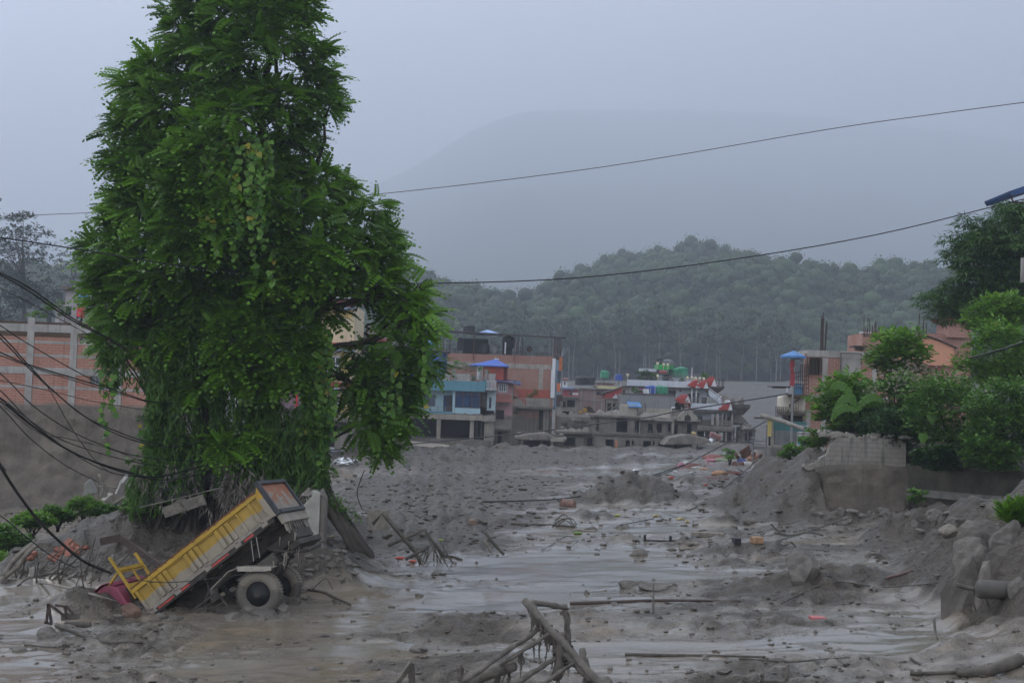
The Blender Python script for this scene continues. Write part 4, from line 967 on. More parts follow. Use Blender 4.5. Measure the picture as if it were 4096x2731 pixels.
def left_back():
    D = 92
    b = Bld('concrete_hut', 'weathered grey concrete stair hut with flat roof behind the brick parapet', 'hut', D, 300, 1300)
    CW = pbr('stained_concrete', (.30, .285, .29), .9, var=.5, scale=.6, bmp=.3, grime=.9)
    b.wall('wall', CW, (256, 372, 1160, 1310), [(305, 330, 1215, 1310), (262, 285, 1225, 1260)], 0, .25)
    b.box('inner_wall', M_DARK, (258, 370, 1165, 1310), .9, 1.0)
    b.box('roof', pbr('stained_roof', (.12, .11, .105), .9, grime=.6), (247, 380, 1146, 1160), -.4, 3.5)
    b.box('side_wall', CW, [(256, 262, 1160, 1310, .25, 3.2), (366, 372, 1160, 1310, .25, 3.2)])
    b.rail(262, 1146, 370, 1150, .42, .1, 5, M_STEEL, 2, .02)
    b.box('low_wall', CW, (205, 256, 1205, 1310), .8, 1.1)
    o = MB().lathe([(.22, 0), (.24, .05), (.24, .3), (.22, .33), (.24, .36), (.24, .62), (.21, .66)], n=14).build('barrel', pbr('red_plastic', (.48, .03, .04), .5, bmp=0, grime=.2)); o.location = P(323, 1268, 82); tag(o, 'bright red barrel standing on the roof behind the parapet', 'barrel')
    o = MB().tube([(0, 0, 0), (.06, 0, 1.6), (.02, 0, 3.4)], .09, 8).tube([(0, 0, 2.6), (.25, 0, 3.3)], .03, 6).build('vent_pipe', M_WHITE); o.location = P(356, 1272, 80.5); tag(o, 'white upright vent pipe beside the grey stair hut', 'pipe')
    o = MB().box(-.4, .4, 0, .05, 0, .12).tube([(-.3, 0, -1.3), (-.3, 0, .6)], .03, 6).tube([(.1, 0, -1.3), (.1, 0, .9), (-.25, 0, .9)], .03, 6).tube([(.35, 0, -1.3), (.35, 0, .2)], .03, 6).build('pipe_rack', M_TLBL); o.location = P(340, 1190, 84); tag(o, 'pale blue pipes and bracket in front of the grey stair hut', 'pipes')
    w = Bld('white_building', 'white plastered building half hidden by the big tree on the left', 'building', 105, 480, 1330)
    w.wall('wall', M_WHITE, (370, 640, 1085, 1330), [(420, 460, 1120, 1170), (520, 560, 1125, 1175)], 0, .3); w.box('roof_slab', M_CONC, (362, 650, 1072, 1085), -.4, 8); w.box('side_wall', M_WHITE, [(370, 376, 1085, 1330, .3, 7.8), (634, 640, 1085, 1330, .3, 7.8)])
    for r in ((420, 460, 1120, 1170), (520, 560, 1125, 1175)): w.window(r, .1)
    o = Bld('brick_annex', 'low orange brick room behind the parapet beside the big tree', 'building', 88, 480, 1300)
    o.wall('wall', pbr('orange_brick', (.36, .14, .08), brick=(.46, .15, (.38, .17, .11), (.36, .3, .25)), **BRK), (378, 620, 1225, 1310), [], 0, .25); o.box('side_wall', M_CONC, [(378, 384, 1225, 1310, .25, 4), (614, 620, 1225, 1310, .25, 4)]); o.box('roof_slab', M_CONC, (372, 628, 1217, 1225), -.3, 4.2)
    y = Bld('green_panel', 'pale green wall panel seen under the tree on the brick building', 'panel', 77.6, 560, 1440)
    y.box('panel_sheet', pbr('pale_green', (.40, .46, .20), .8, grime=.3), (535, 620, 1405, 1440), 0, .06); y.box('panel_frame', M_CONC, [(531, 624, 1440, 1445, -.02, .08), (531, 624, 1400, 1405, -.02, .08)])
    # pylon
    D = 270; k = FPX / D; base = P(85, 1330, D); e = empty('lattice_pylon', base, 'grey lattice power pylon in front of the misty trees on the left', 'pylon'); mb = MB(); Hh = 330 / k * 1.0
    def c(i, z): s = (1 - z / Hh) * 2.7 + .45; return Vector(((-1, 1, 1, -1)[i] * s, (-1, -1, 1, 1)[i] * s, z))
    for i in range(4): mb.bar(c(i, 0), c(i, Hh), .16)
    zz = np.linspace(0, Hh, 9)
    for z0, z1 in zip(zz, zz[1:]):
        for i in range(4): mb.bar(c(i, z0), c((i + 1) % 4, z1), .08); mb.bar(c((i + 1) % 4, z0), c(i, z1), .08); mb.bar(c(i, z1), c((i + 1) % 4, z1), .08)
    mb.build('tower', M_STEEL, e)
    am = MB()
    for z in (Hh * .72, Hh * .9): am.bar((-4, 0, z), (4, 0, z), .14); am.bar((-4, 0, z), (0, 0, z + 1), .09); am.bar((4, 0, z), (0, 0, z + 1), .09)
    am.build('cross_arm', M_STEEL, e)
left_back()

def big_far_tree(lbl, cx, cy, top, half, D, seed, mat=M_FOR, n=60, leaf=.55, name='tall_tree', per=46, trunk=True, by=None):
    """stand-alone far tree: crown centre row cy, top row, half width in pixels"""
    k = FPX / D; by = by or 1400; e = empty(name, P(cx, by, D), lbl, 'tree'); r = np.random.default_rng(seed); C = []; Rr = []
    for i in range(n):
        a = r.random() * 6.28; q = math.sqrt(r.random()); z = r.random() * 2 - 1; w = math.sqrt(1 - z * z) * .95 + .05
        p = P(cx + half * q * w * math.cos(a), cy + (cy - top) * -z * .93, D + half / k * q * w * math.sin(a)); C.append(p); Rr.append(half / k * (.20 + .14 * r.random()))
    v, q, t = clumps(np.array(C), np.array(Rr), per, LEAF, leaf, up=.1, shell=.55); into(npmesh('crown', v, q, mat, attrs={'tint': t}), e)
    mb = MB(); b0 = Vector(e.location); tp = P(cx, (cy + top) / 2, D); mb.tube([b0, b0.lerp(tp, .5) + Vector((.4, 0, 0)), tp], [.5, .35, .1], 7)
    for p in C[::5]: mb.tube([b0.lerp(tp, random.uniform(.4, .8)), Vector(p)], [.14, .04], 5, False)
    into(mb.build('trunk', M_DBARK), e)
M_FARL = leafmat('far_dark_leaf', (.012, .028, .014), (.035, .06, .03), trans=.2, rough=.6)
big_far_tree('broad dark misty tree behind the pylon on the left', 90, 1060, 850, 125, 250, 1, M_FARL, 90, .65)
big_far_tree('dark tree crown cut by the left edge of the view', -60, 900, 740, 80, 235, 2, M_FARL, 50, .6)
big_far_tree('lower dark misty tree left of the pylon', -10, 1200, 1060, 130, 262, 6, M_FARL, 60, .6)
big_far_tree('low dark tree between the pylon and the stair hut', 190, 1200, 1120, 80, 255, 7, M_FARL, 40, .5)
big_far_tree('pale misty tree between the dark tree and the big tree', 285, 1110, 990, 75, 330, 3, M_FARL, 34, .6)

def yellow_house():
    D = 140
    b = Bld('yellow_house', 'cream and yellow house with red roof bands behind the big tree', 'building', D, 1300, 1790)
    CRM = pbr('cream_plaster', (.60, .50, .33), .8, var=.1, scale=.8, bmp=0, grime=.3, mud=P(1300, 1668, D).z, mudn=.3); YE = pbr('yellow_plaster', (.55, .40, .13), .8, bmp=0, grime=.3)
    wins = [(1296, 1360, 1425, 1500), (1312, 1352, 1585, 1650)]
    b.wall('wall', CRM, (1270, 1408, 1225, 1790), wins + [(1240, 1350, 1700, 1790)], 0, .3)
    b.box('back_room', M_DARK, (1275, 1400, 1410, 1790), 1.5, 1.6)
    b.box('side_wall', CRM, [(1270, 1276, 1225, 1790, .3, 9), (1402, 1408, 1225, 1790, .3, 9)])
    b.box('yellow_band', YE, [(1360, 1400, 1400, 1500, -.05, 0), (1360, 1400, 1560, 1660, -.05, 0), (1270, 1408, 1235, 1270, -.05, 0)])
    for y in (1372, 1528, 1205):
        a = b.rect((1262, 1420, y, y + 24)); MB().prism([(a[0], a[2]), (a[1], a[2]), (a[1] - .2, a[3]), (a[0] + .2, a[3])], -1.1, .0).build('red_roof_band', M_TINR, b.e)
        b.box('blue_fascia', pbr('pale_blue_paint', (.30, .40, .52), .7, bmp=0), (1262, 1420, y + 24, y + 33), -1.1, 0)
    for r in wins: b.window(r, .05, M_WHITE, M_GLASS, 3, 2, .14)
    b.box('window_bars', M_WHITE, [(1300 + 8 * i, 1303 + 8 * i, 1455, 1500, -.04, -.02) for i in range(8)] + [(1315 + 7 * i, 1317 + 7 * i, 1605, 1650, -.04, -.02) for i in range(6)])
    b.box('balcony', M_MUDP, [(1235, 1420, 1668, 1684, -1.6, 0), (1240, 1262, 1684, 1790, -1.5, -1.2), (1345, 1400, 1730, 1800, -1.4, -1.1)])
    b.box('roof_slab', M_CONC, (1262, 1420, 1196, 1205), -1, 9)
    # sign board on top
    s = Bld('sign_board', 'dark roof sign reading XTREME above the red roof band', 'sign', D - 2.2, 1370, 1205)
    s.box('board', pbr('sign_navy', (.012, .014, .035), .6, bmp=0, grime=0), (1310, 1412, 1143, 1200), 0, .12); s.box('white_strip', pbr('sign_white', (.55, .55, .55), .6, bmp=0, grime=.1), [(1345, 1405, 1178, 1193, -.03, -.002)])
    a = s.rect((1310, 1412, 1125, 1143)); MB().prism([(a[0] + .9, a[2]), (a[1] - .1, a[2]), (a[0] + 1.35, a[3] + .2)], -.01, .11).build('orange_peak', pbr('sign_orange', (.5, .12, .03), .6, bmp=0, grime=0), s.e)
    s.box('sign_leg', M_DSTEEL, [(1322, 1326, 1196, 1212, .02, .08), (1398, 1402, 1196, 1212, .02, .08)])
    for txt, x, y, sz, nm in (('XTREME', 1377, 1171, .62, 'lettering'), ('SHOP', 1379, 1177, .0, None)):
        if not nm: continue
        c = bpy.data.curves.new('lettering', 'FONT'); c.body = txt; c.size = sz; c.align_x = 'CENTER'; c.extrude = .01; c.space_character = .9; c.materials.append(_mats['sign_white'])
        t = bpy.data.objects.new('lettering', c); coll(t, s.e); q = s.pt(x, y, -.02); me = bpy.data.meshes.new_from_object(t); bpy.data.objects.remove(t); t = coll(bpy.data.objects.new('lettering', me), s.e); t.location = q; t.rotation_euler = (R(90), 0, 0); t.scale = (.78, 1.25, 1)
    g = Bld('grey_house', 'grey plastered house with brick upper wall between yellow house and tanks', 'building', 150, 1500, 1790)
    GP = pbr('grey_plaster', (.30, .30, .31), .85, bmp=0, grime=.5, mud=P(1500, 1690, 150).z)
    g.wall('wall', GP, (1400, 1600, 1340, 1790), [(1440, 1480, 1560, 1620), (1530, 1570, 1400, 1450)], 0, .3); g.box('brick_upper', pbr('grey_brick', (.22, .17, .14), brick=(.46, .15, (.25, .16, .12), (.3, .28, .25)), **BRK), (1462, 1592, 1310, 1352), 1, 1.3)
    g.box('side_wall', GP, [(1400, 1408, 1340, 1790, .3, 8), (1592, 1600, 1340, 1790, .3, 8)]); g.box('roof_slab', M_CONC, [(1395, 1605, 1332, 1340, -.3, 8)]); g.box('red_band', M_TINR, (1480, 1560, 1356, 1378), -.35, 0); g.box('back_room', M_DARK, (1405, 1590, 1390, 1700), 1.5, 1.6); g.box('upper_slab', M_CONC, (1458, 1596, 1302, 1310), .8, 6); g.box('upper_back', M_CONC, (1462, 1592, 1310, 1334), 5.5, 5.8)
    for r in ((1440, 1480, 1560, 1620), (1530, 1570, 1400, 1450)): g.window(r, .1)
    p = Bld('mauve_house', 'dull mauve shop front with red banner seen between the tree trunks', 'building', 132, 1200, 1800)
    MV = pbr('mauve', (.20, .13, .15), .85, bmp=0, grime=.4); p.wall('wall', MV, (1120, 1238, 1560, 1800), [(1150, 1210, 1690, 1790)], 0, .3); p.box('side_wall', MV, [(1120, 1126, 1560, 1800, .3, 6), (1232, 1238, 1560, 1800, .3, 6)]); p.box('roof', M_CONC, (1112, 1246, 1550, 1560), -.3, 6); p.box('back_room', M_DARK, (1126, 1232, 1680, 1800), 1.2, 1.3)
    p.box('ledge', M_MUDP, (1130, 1240, 1664, 1676), -1.3, 0); p.rail(1150, 1664, 1238, 1668, .9, -1.2, 5); p.box('banner', pbr('red_banner', (.5, .03, .05), .7, bmp=0), (1181, 1190, 1580, 1640), -.08, -.03)
yellow_house()

def tall_brick():
    D = 180
    b = Bld('tall_brick_building', 'tall brick building with flat tin canopy and black water tanks on its roof', 'building', D, 2000, 1790)
    BRT = pbr('tall_brick', (.30, .125, .085), mud=P(2000, 1660, D).z, mudn=.9, brick=(.46, .15, (.33, .16, .115), (.34, .28, .24)), **BRK)
    BND = pbr('band_concrete', (.32, .29, .25), .9, bmp=.2, grime=.5); ORG = pbr('orange_panel', (.50, .13, .035), .6, bmp=0, grime=.25); BLG = pbr('blue_grey_panel', (.20, .27, .34), .6, bmp=0, grime=.3); DBL = pbr('slate_panel', (.035, .055, .075), .5, bmp=0, grime=.2)
    b.wall('wall', BRT, (1765, 2210, 1419, 1800), [(2155, 2198, 1640, 1720), (1990, 2030, 1690, 1740)], 0, .3)
    a = b.rect((1765, 2210, 1419, 1800)); MB().box(a[0], a[0] + .3, .3, 14, a[2], a[3]).box(a[1] - .3, a[1], .3, 14, a[2], a[3]).box(a[0] + .3, a[1] - .3, 13.7, 14, a[2], a[3]).build('side_wall', BRT, b.e)
    MB().box(a[0] + .3, a[1] - .3, .3, 13.7, a[3] - .75, a[3] - .6).build('roof_slab', M_CONC, b.e)
    b.box('back_room', M_DARK, (1780, 2200, 1600, 1790), 2, 2.1)
    z = b.at(2000, 1462)[1]; MB().box(a[0], a[1], -.04, 0, z - .3, z + .3).build('concrete_band', BND, b.e)
    x = b.at(2163, 1520)[0]; z2 = b.at(2163, 1558)[1]; MB().box(x - .28, x + .28, -.04, 0, z2, z - .3).build('concrete_pillar', BND, b.e)
    b.box('red_wall_strip', pbr('brick_red_paint', (.34, .075, .045), .8, bmp=0, grime=.4), (2070, 2200, 1558, 1592), -.05, 0)
    b.box('plain_strip', M_MUDP, (2060, 2200, 1592, 1640), -.05, 0); b.box('mud_ledge', M_MUDW, [(2050, 2215, 1625, 1634, -1.2, 0)])
    b.box('white_pillar', M_WHITE, [(2209, 2222, 1434, 1480, -.3, .3), (2203, 2219, 1480, 1592, -.3, .3)], bevel=.02)
    b.box('grey_panel', BLG, [(2222, 2236, 1440, 1482, -.2, 1.2), (2216, 2229, 1482, 1640, -.1, 1.0), (2230, 2238, 1482, 1700, -.3, 0)])
    for r in ((2236, 2248, 1431, 1482), (2227, 2240, 1533, 1566)): b.box('orange_panel', ORG, r, -.45, .6)
    b.box('slate_panel', DBL, [(2229, 2243, 1484, 1533, -.35, .6), (2218, 2226, 1560, 1640, .3, .6)]); b.box('steel_strip', M_STEEL, [(2243, 2248, 1484, 1640, -.3, .4), (2238, 2242, 1566, 1625, -.35, .2)])
    b.box('hanging_sign_frame', M_DSTEEL, [(2224, 2240, 1580, 1626, -.7, -.6), (2240, 2250, 1580, 1605, -.5, -.4)]); b.box('pale_panel', M_MUDP, (2220, 2246, 1634, 1662), -.6, 0); b.box('wooden_post', pbr('raw_wood', (.34, .25, .13), .9, bmp=0), (2218, 2228, 1662, 1735), -.4, -.2)
    b.box('door_recess', M_DARK, (2155, 2198, 1640, 1725), .4, .5); b.box('grey_door', M_MUDP, (2172, 2195, 1638, 1722), .1, .16)
    b.box('roof_edge_box', M_MUDD, [(2222, 2252, 1420, 1434, -.3, 2)])
    # canopy, its posts
    z = b.at(2000, 1336)[1]; l = b.at(1742, 1340)[0]; r = b.at(2262, 1340)[0]
    MB().add([(l, -1, z + .05), (r, -1, z - .35), (r - .3, 9, z + .10), (l, 9, z + .35), (l, -1, z + .22), (r, -1, z - .18), (r - .3, 9, z + .27), (l, 9, z + .52)],
             [(0, 3, 2, 1), (4, 5, 6, 7), (0, 1, 5, 4), (1, 2, 6, 5), (2, 3, 7, 6), (3, 0, 4, 7)]).build('canopy', pbr('dark_tin', (.05, .043, .04), .7, var=.4, scale=2, bmp=0), b.e)
    PR = pbr('rusty_post', (.12, .055, .045), .8, bmp=0); zr = b.at(2000, 1424)[1] - .6
    for i, (xs, d) in enumerate(((1748, -.2), (1768, 3), (1790, 6), (1895, -.2), (2058, -.2), (2072, 3), (2090, 5.5), (2222, 0), (2232, 2.2), (2241, 4.4), (2250, 6.6), (2216, -.2))):
        p = b.at(xs, 1400)[0]; MB().box(p - .05, p + .05, d, d + .1, zr, z - .05).build('canopy_post', PR, b.e)
    lm = MB(); A = b.pt(1812, 1412, 1.5); B_ = b.pt(1846, 1352, 1.5)
    for o_ in (0, .5): lm.bar(A + Vector((o_, 0, 0)), B_ + Vector((o_, 0, 0)), .06)
    for i in range(8): q = A.lerp(B_, (i + .5) / 8); lm.bar(q, q + Vector((.5, 0, 0)), .04)
    lm.build('ladder', M_DSTEEL, b.e)
    b.box('stair_room', M_DARK, [(1850, 1950, 1352, 1415, 2.5, 6), (2010, 2050, 1350, 1420, 3, 6)])
    b.rail(1960, 1420, 2205, 1430, .55, .2, 12, M_DSTEEL, 3, .03); b.rail(2065, 1418, 2100, 1420, 1.1, 1.0, 4, M_DSTEEL, 3, .03); b.rail(1750, 1412, 1850, 1416, .6, .2, 6, M_DSTEEL, 3, .03)
    for i, (xs, ys, r_, h, d, mt, lb) in enumerate(((1876, 1335, .75, 1.25, 3, M_TBLK, 'black water tank on top of the tin canopy'), (1937, 1412, .65, 1.2, .9, M_TBLK, 'black water tank under the canopy, left of the grey one'), (1977, 1413, .65, 1.15, .8, M_TGRY, 'grey water tank under the tin canopy'),
                                                  (2033, 1392, .75, 1.6, 2.0, M_TBLK, 'large black raised water tank beside the white pipe under canopy'), (1840, 1402, .35, 1.7, 1.5, M_TBLK, 'tall narrow dark tank beside the ladder under canopy'))):
        q = P(xs, ys, D + d); tank(q, r_, h, lb, mt, 'tanks on the tall brick roof')
    o = MB().tube([(0, 0, 0), (.02, 0, 1.4)], .09, 8).tube([(0, 0, 1.4), (0, 0, 1.46)], .11, 8).build('white_pipe', M_WHITE); o.location = P(2020, 1415, D - .2); tag(o, 'white upright pipe on the tall brick roof edge', 'pipe')
    o = MB().lathe([(.02, 0), (.25, .06), (.42, .2), (.40, .21), (.23, .09), (.02, .03)], n=16, M=Matrix.Rotation(R(70), 4, 'X')).tube([(0, .1, 0), (0, .2, -.5)], .03).build('satellite_dish', M_DSTEEL); o.location = P(2118, 1398, D + 1); tag(o, 'dark satellite dish on the tall brick roof', 'dish')
    o = MB().add([(-2.1, 0, 0), (2.1, 0, 0), (1.7, 3, 0), (-1.7, 3, 0), (.1, 1.2, .62), (-.3, 1.4, .66)], [(0, 1, 4, 5), (1, 2, 4), (2, 3, 5, 4), (3, 0, 5), (0, 3, 2, 1)]).build('peaked_tarp', pbr('blue_white_tarp', (.22, .32, .52), .6, bmp=0, var=.6, scale=.9)); o.location = P(1955, 1338, D + 3); tag(o, 'pale blue and white peaked sheet on the tin canopy', 'sheet')
    o = MB().tube([(0, 0, 0), (0, 0, 1.7)], .03, 6).tube([(-.35, 0, 1.5), (.35, 0, 1.2)], .02, 5).tube([(-.25, 0, 1.2), (.3, 0, 1.7)], .02, 5).build('antenna', M_STEEL); o.location = P(1837, 1338, D); tag(o, 'thin branched antenna beside the black tank on the canopy', 'antenna')
    o = MB().tube([(0, 0, 0), (.25, 0, 1.2)], .03, 6).tube([(.1, 0, .3), (.8, 0, 1.25)], .02, 5).build('antenna', M_WHITE); o.location = P(2246, 1430, D - .5); tag(o, 'pale forked rod at the right corner of the brick roof', 'antenna')
tall_brick()

def blue_house():
    D = 165
    b = Bld('blue_house', 'light blue house with teal parapet standing on an open mud filled ground floor', 'building', D, 1800, 1790)
    TEAL = pbr('teal_paint', (.105, .27, .34), .7, var=.1, scale=.8, bmp=0, grime=.25); LBL = pbr('light_blue_plaster', (.36, .54, .60), .75, var=.08, scale=.8, bmp=0, grime=.2); LB2 = pbr('grey_blue_quoins', (.34, .43, .46), .8, bmp=.5, bscale=2, grime=.4)
    b.box('parapet', TEAL, (1560, 1942, 1521, 1561), -1.4, -1.2); b.box('parapet_return', pbr('dark_teal', (.06, .16, .20), .7, bmp=.4, bscale=3), [(1930, 1955, 1521, 1563, -1.2, 5)])
    a = b.rect((1560, 1985, 1545, 1553)); MB().box(a[0], a[1], -1.19, 8, a[2] - .1, a[3] - .1).build('roof_slab', M_CONC, b.e)
    b.wall('wall', LBL, (1560, 1812, 1558, 1655), [(1695, 1741, 1578, 1625), (1773, 1810, 1581, 1650), (1600, 1650, 1578, 1625)], 0, .25)
    b.window((1695, 1741, 1578, 1625), .05, M_FRAME, M_BGLASS, 2, 1, .07); b.window((1600, 1650, 1578, 1625), .05, M_FRAME, M_BGLASS, 2, 1, .07)
    dr = b.box('door', pbr('dark_door', (.03, .025, .035), .5, bmp=0), (1786, 1809, 1582, 1648), .12, .2); b.box('curtain', pbr('curtain_blue', (.03, .06, .17), .9, bmp=0), (1774, 1785, 1582, 1648), .12, .2)
    b.box('bay_wall', LBL, [(1811, 1821, 1561, 1656, -1.0, .3), (1821, 1921, 1632, 1656, -1.0, -.8), (1821, 1827, 1561, 1632, -.8, .3)])
    b.window((1821, 1921, 1562, 1632), -1.0, M_FRAME, M_BGLASS, 3, 1, .09); b.box('window_transom', M_FRAME, (1823, 1919, 1576, 1579), -1.03, -.95)
    b.box('balcony_drapes', pbr('grey_drape', (.10, .085, .08), .9, var=.6, scale=3, bmp=0), [(1922 + 4.5 * i, 1925.5 + 4.5 * i, 1564, 1628, -.3 + .1 * (i % 2), -.25 + .1 * (i % 2)) for i in range(6)])
    b.wall('quoin_wall', LB2, (1948, 1982, 1562, 1642), [(1956, 1965, 1590, 1633)], -.4, -.1); b.box('side_wall', LB2, [(1976, 1982, 1562, 1650, -.1, 8), (1560, 1568, 1558, 1655, .3, 8)]); b.box('back_wall', M_DARK, [(1570, 1976, 1562, 1655, 3.0, 3.1)])
    b.box('slim_window', M_GLASS, (1956, 1965, 1590, 1633), -.3, -.25)
    b.rail(1700, 1522, 1980, 1524, .52, -1.3, 9, M_STEEL, 3, .03)
    bl = b.box('balustrade', pbr('grey_white_paint', (.42, .43, .46), .8, bmp=0, grime=.4), [(1945, 1987, 1524, 1528, -1.9, -1.75), (1945, 1987, 1552, 1561, -1.9, -1.2)] + [(1947 + 5.6 * i, 1950 + 5.6 * i, 1528, 1552, -1.88, -1.8) for i in range(7)])
    b.rail(1560, 1652, 1810, 1658, .85, -1.5, 9, M_STEEL, 3, .03)
    DUST = pbr('dusty_slab', (.34, .30, .255), .9, var=.2, scale=.8, bmp=.3, grime=.35)
    b.box('teal_kerb', TEAL, (1560, 1811, 1642, 1650), -1.62, -1.5); sl = b.rect((1560, 1982, 1652, 1680)); zz = sl[3]
    MB().box(sl[0], sl[1] - 1.5, -1.6, 8, sl[2] + .12, zz - .1).build('floor_slab', DUST, b.e); MB().box(sl[1] - 1.5, sl[1], -1.7, 8, sl[2] + .02, zz - .15).build('broken_slab_end', M_MUDP, b.e, bevel=.06)
    rub = MB()
    for i in range(46): q = b.pt(random.uniform(1600, 1975), 1655, random.uniform(-1.5, -1.05)); s = random.uniform(.06, .2); rub.box(q.x - s, q.x + s, q.y - s * .6, q.y + s * .6, zz - .12, zz - .1 + s)
    rub.build('mud_clods', M_MUDW, b.e, bevel=.03)
    z0 = b.at(1800, 1840)[1]
    for x0, x1 in ((1596, 1610), (1748, 1764), (1880, 1896)):
        q = b.rect((x0, x1, 1676, 1760)); MB().box(q[0], q[1], -1.3, -.85, z0, sl[2] + .12).build('column', DUST, b.e, bevel=.02)
    q = b.rect((1937, 1976, 1680, 1775)); MB().box(q[0], q[1], -1.2, 5, z0, sl[2] + .1).build('end_wall', M_MUDP, b.e); MB().box(sl[0], q[0], 6.5, 6.8, z0, sl[2]).build('inner_wall', M_DARK, b.e); MB().box(sl[0], q[1], -1.6, 6.5, z0 - .5, b.at(1800, 1752)[1] - .05).build('mud_filled_floor', M_MUDW, b.e)
    b.box('inner_post', M_MUDD, [(1900, 1910, 1684, 1770, 1, 1.3), (1921, 1927, 1684, 1770, 0, .3)])
    # things on the roof
    h = Bld('blue_shed', 'bright blue sheet metal hut on the roof at the left of the planters', 'shed', D + 7, 1730, 1520)
    h.box('wall', M_BLUE, (1640, 1768, 1408, 1520), 0, 3); h.box('shaded_side', pbr('shaded_blue_sheet', (.015, .045, .20), .5, bmp=0), (1768, 1784, 1412, 1515), .4, 3); h.box('roof', M_DSTEEL, (1630, 1796, 1402, 1409), -.4, 3.4)  # shade of the right side is put into a darker copy of the blue
    for i, (xs, ys, mt, lb, r_) in enumerate(((1710, 1402, M_TGRN, 'green water tank on the blue hut', .55), (1727, 1392, M_TLBL, 'pale blue water tank behind the green one on the blue hut', .5))): tank(P(xs, ys, D + 8.5), r_, 1.0, lb, mt)
    pv = Bld('red_pavilion', 'small red walled roof pavilion under a blue pyramid roof', 'pavilion', D + 4, 1960, 1525)
    REDW = pbr('red_plaster', (.36, .065, .045), .8, bmp=0, grime=.3)
    pv.wall('wall', REDW, (1932, 2014, 1462, 1518), [(1905, 1932, 1470, 1518)], 0, .2); pv.box('white_door', M_WHITE, (1907, 1931, 1462, 1518), .05, .15); pv.box('shaded_side', pbr('shaded_red_plaster', (.15, .02, .02), .8, bmp=0), (2014, 2030, 1464, 1518), .4, 3)  # pavilion's right side has its shade painted in as a darker red
    roof_hip(pv, 'roof', M_BLUE, (1878, 1984, 2036), 1462, 1434, -.6, 4)
    pv.box('roof_ridge', M_WHITE, (1975, 1996, 1432, 1436), 1.5, 1.9); pv.box('finial', pbr('gold_paint', (.5, .35, .08), .4, bmp=0), (1981, 1984, 1424, 1434), 1.6, 1.8)
    for i, (xs, w_) in enumerate(((1816, 14), (1924, 13), (1944, 12), (1786, 26), (1850, 60), (1968, 28))):
        o = Bld('planter_wall' if w_ > 20 else 'roof_pillar', ['grey square roof pillar left of the planters', 'grey square roof pillar right of the round bush', 'grey pillar beside the reddish pots', 'pale low roof wall left of the planters', 'long pale curved planter wall in front of roof bushes', 'pale low wall in front of the red pavilion'][i], 'wall' if w_ > 20 else 'pillar', D - .2 + .3 * i, xs, 1522)
        m_ = o.box('block', M_CONC if i < 3 else pbr('pale_wall', (.42, .40, .37), .9, bmp=0, grime=.5), (xs - w_ / 2, xs + w_ / 2, 1482 if w_ < 20 else 1496, 1526), 0, .35, bevel=.03); o.box('coping', M_CONC, (xs - w_ / 2 - 1, xs + w_ / 2 + 1, 1479 if w_ < 20 else 1493, 1482 if w_ < 20 else 1496), -.05, .4)
    for i, (xs, ys, rx, rz, m_, lb) in enumerate(((1812, 1470, .9, .5, M_BRIGHT, 'light green roof bush next to the blue hut'), (1848, 1468, 1.0, .65, M_BUSH, 'middle roof bush of the hedge on the blue house'), (1880, 1476, .9, .7, M_BUSH2, 'darker roof bush beside the blue pyramid roof'), (1919, 1478, .38, .35, M_BRIGHT, 'round clipped bush before the white pavilion door'),
                                             (1764, 1508, .3, .4, M_BUSH, 'small spiky roof plant by the railing'), (1894, 1512, .28, .4, M_BUSH, 'potted shrub behind the roof railing'), (1945, 1490, .4, .4, M_BUSH, 'reddish green pot plant by the pavilion wall'), (1830, 1450, .5, .35, M_BRIGHT, 'pale topmost sprig of the roof hedge'))):
        shrub('roof_shrub', lb, 'shrub', P(xs, ys, D + 1.5 + .2 * i), rx, rz, 12, .17, m_, ry=.5, per=24, stem=False)
    # pink house to the right
    p = Bld('pink_house', 'narrow pink house with blue tin roof between the blue house and the brick tower', 'building', D + 3, 2020, 1790)
    PK = pbr('pink_plaster', (.42, .24, .245), .8, var=.12, scale=.8, bmp=0, grime=.35, mud=P(2020, 1660, D + 3).z, mudn=1.0)
    p.wall('wall', PK, (1982, 2048, 1524, 1800), [(1992, 2030, 1534, 1568), (1984, 2014, 1640, 1680), (1990, 2006, 1726, 1790)], 0, .3); p.box('side_wall', PK, (2042, 2048, 1524, 1800), .3, 6); p.box('back_room', M_DARK, (1984, 2040, 1530, 1800), 1.5, 1.6)
    w = p.window((1992, 2030, 1534, 1568), -.05, M_WHITE, M_GLASS, 5, 1, .1)
    q = p.rect((1982, 2044, 1586, 1606)); MB().add([(q[0], -1.2, q[2]), (q[1], -1.2, q[2]), (q[1], 0, q[3] + .2), (q[0], 0, q[3] + .2), (q[0], -1.2, q[2] - .1), (q[1], -1.2, q[2] - .1), (q[1], 0, q[3] + .1), (q[0], 0, q[3] + .1)], [(0, 1, 2, 3), (7, 6, 5, 4), (0, 4, 5, 1), (1, 5, 6, 2), (3, 7, 4, 0)]).build('tile_canopy', pbr('clay_tile', (.28, .10, .075), .85, bmp=.4, grime=.4), p.e)
    q = p.rect((1978, 2044, 1690, 1712)); MB().add([(q[0], -1.6, q[2]), (q[1], -1.6, q[2]), (q[1], 0, q[3] + .4), (q[0], 0, q[3] + .4), (q[0], -1.6, q[2] - .2), (q[1], -1.6, q[2] - .2), (q[1], 0, q[3]), (q[0], 0, q[3])], [(0, 1, 2, 3), (7, 6, 5, 4), (0, 4, 5, 1), (1, 5, 6, 2), (3, 7, 4, 0)]).build('mud_canopy', M_MUDW, p.e)
    p.box('brackets', M_MUDP, [(1984 + 14 * i, 1994 + 14 * i, 1610, 1620, -.8, 0) for i in range(4)] + [(1984 + 15 * i, 1989 + 15 * i, 1712, 1724, -1.2, 0) for i in range(4)])
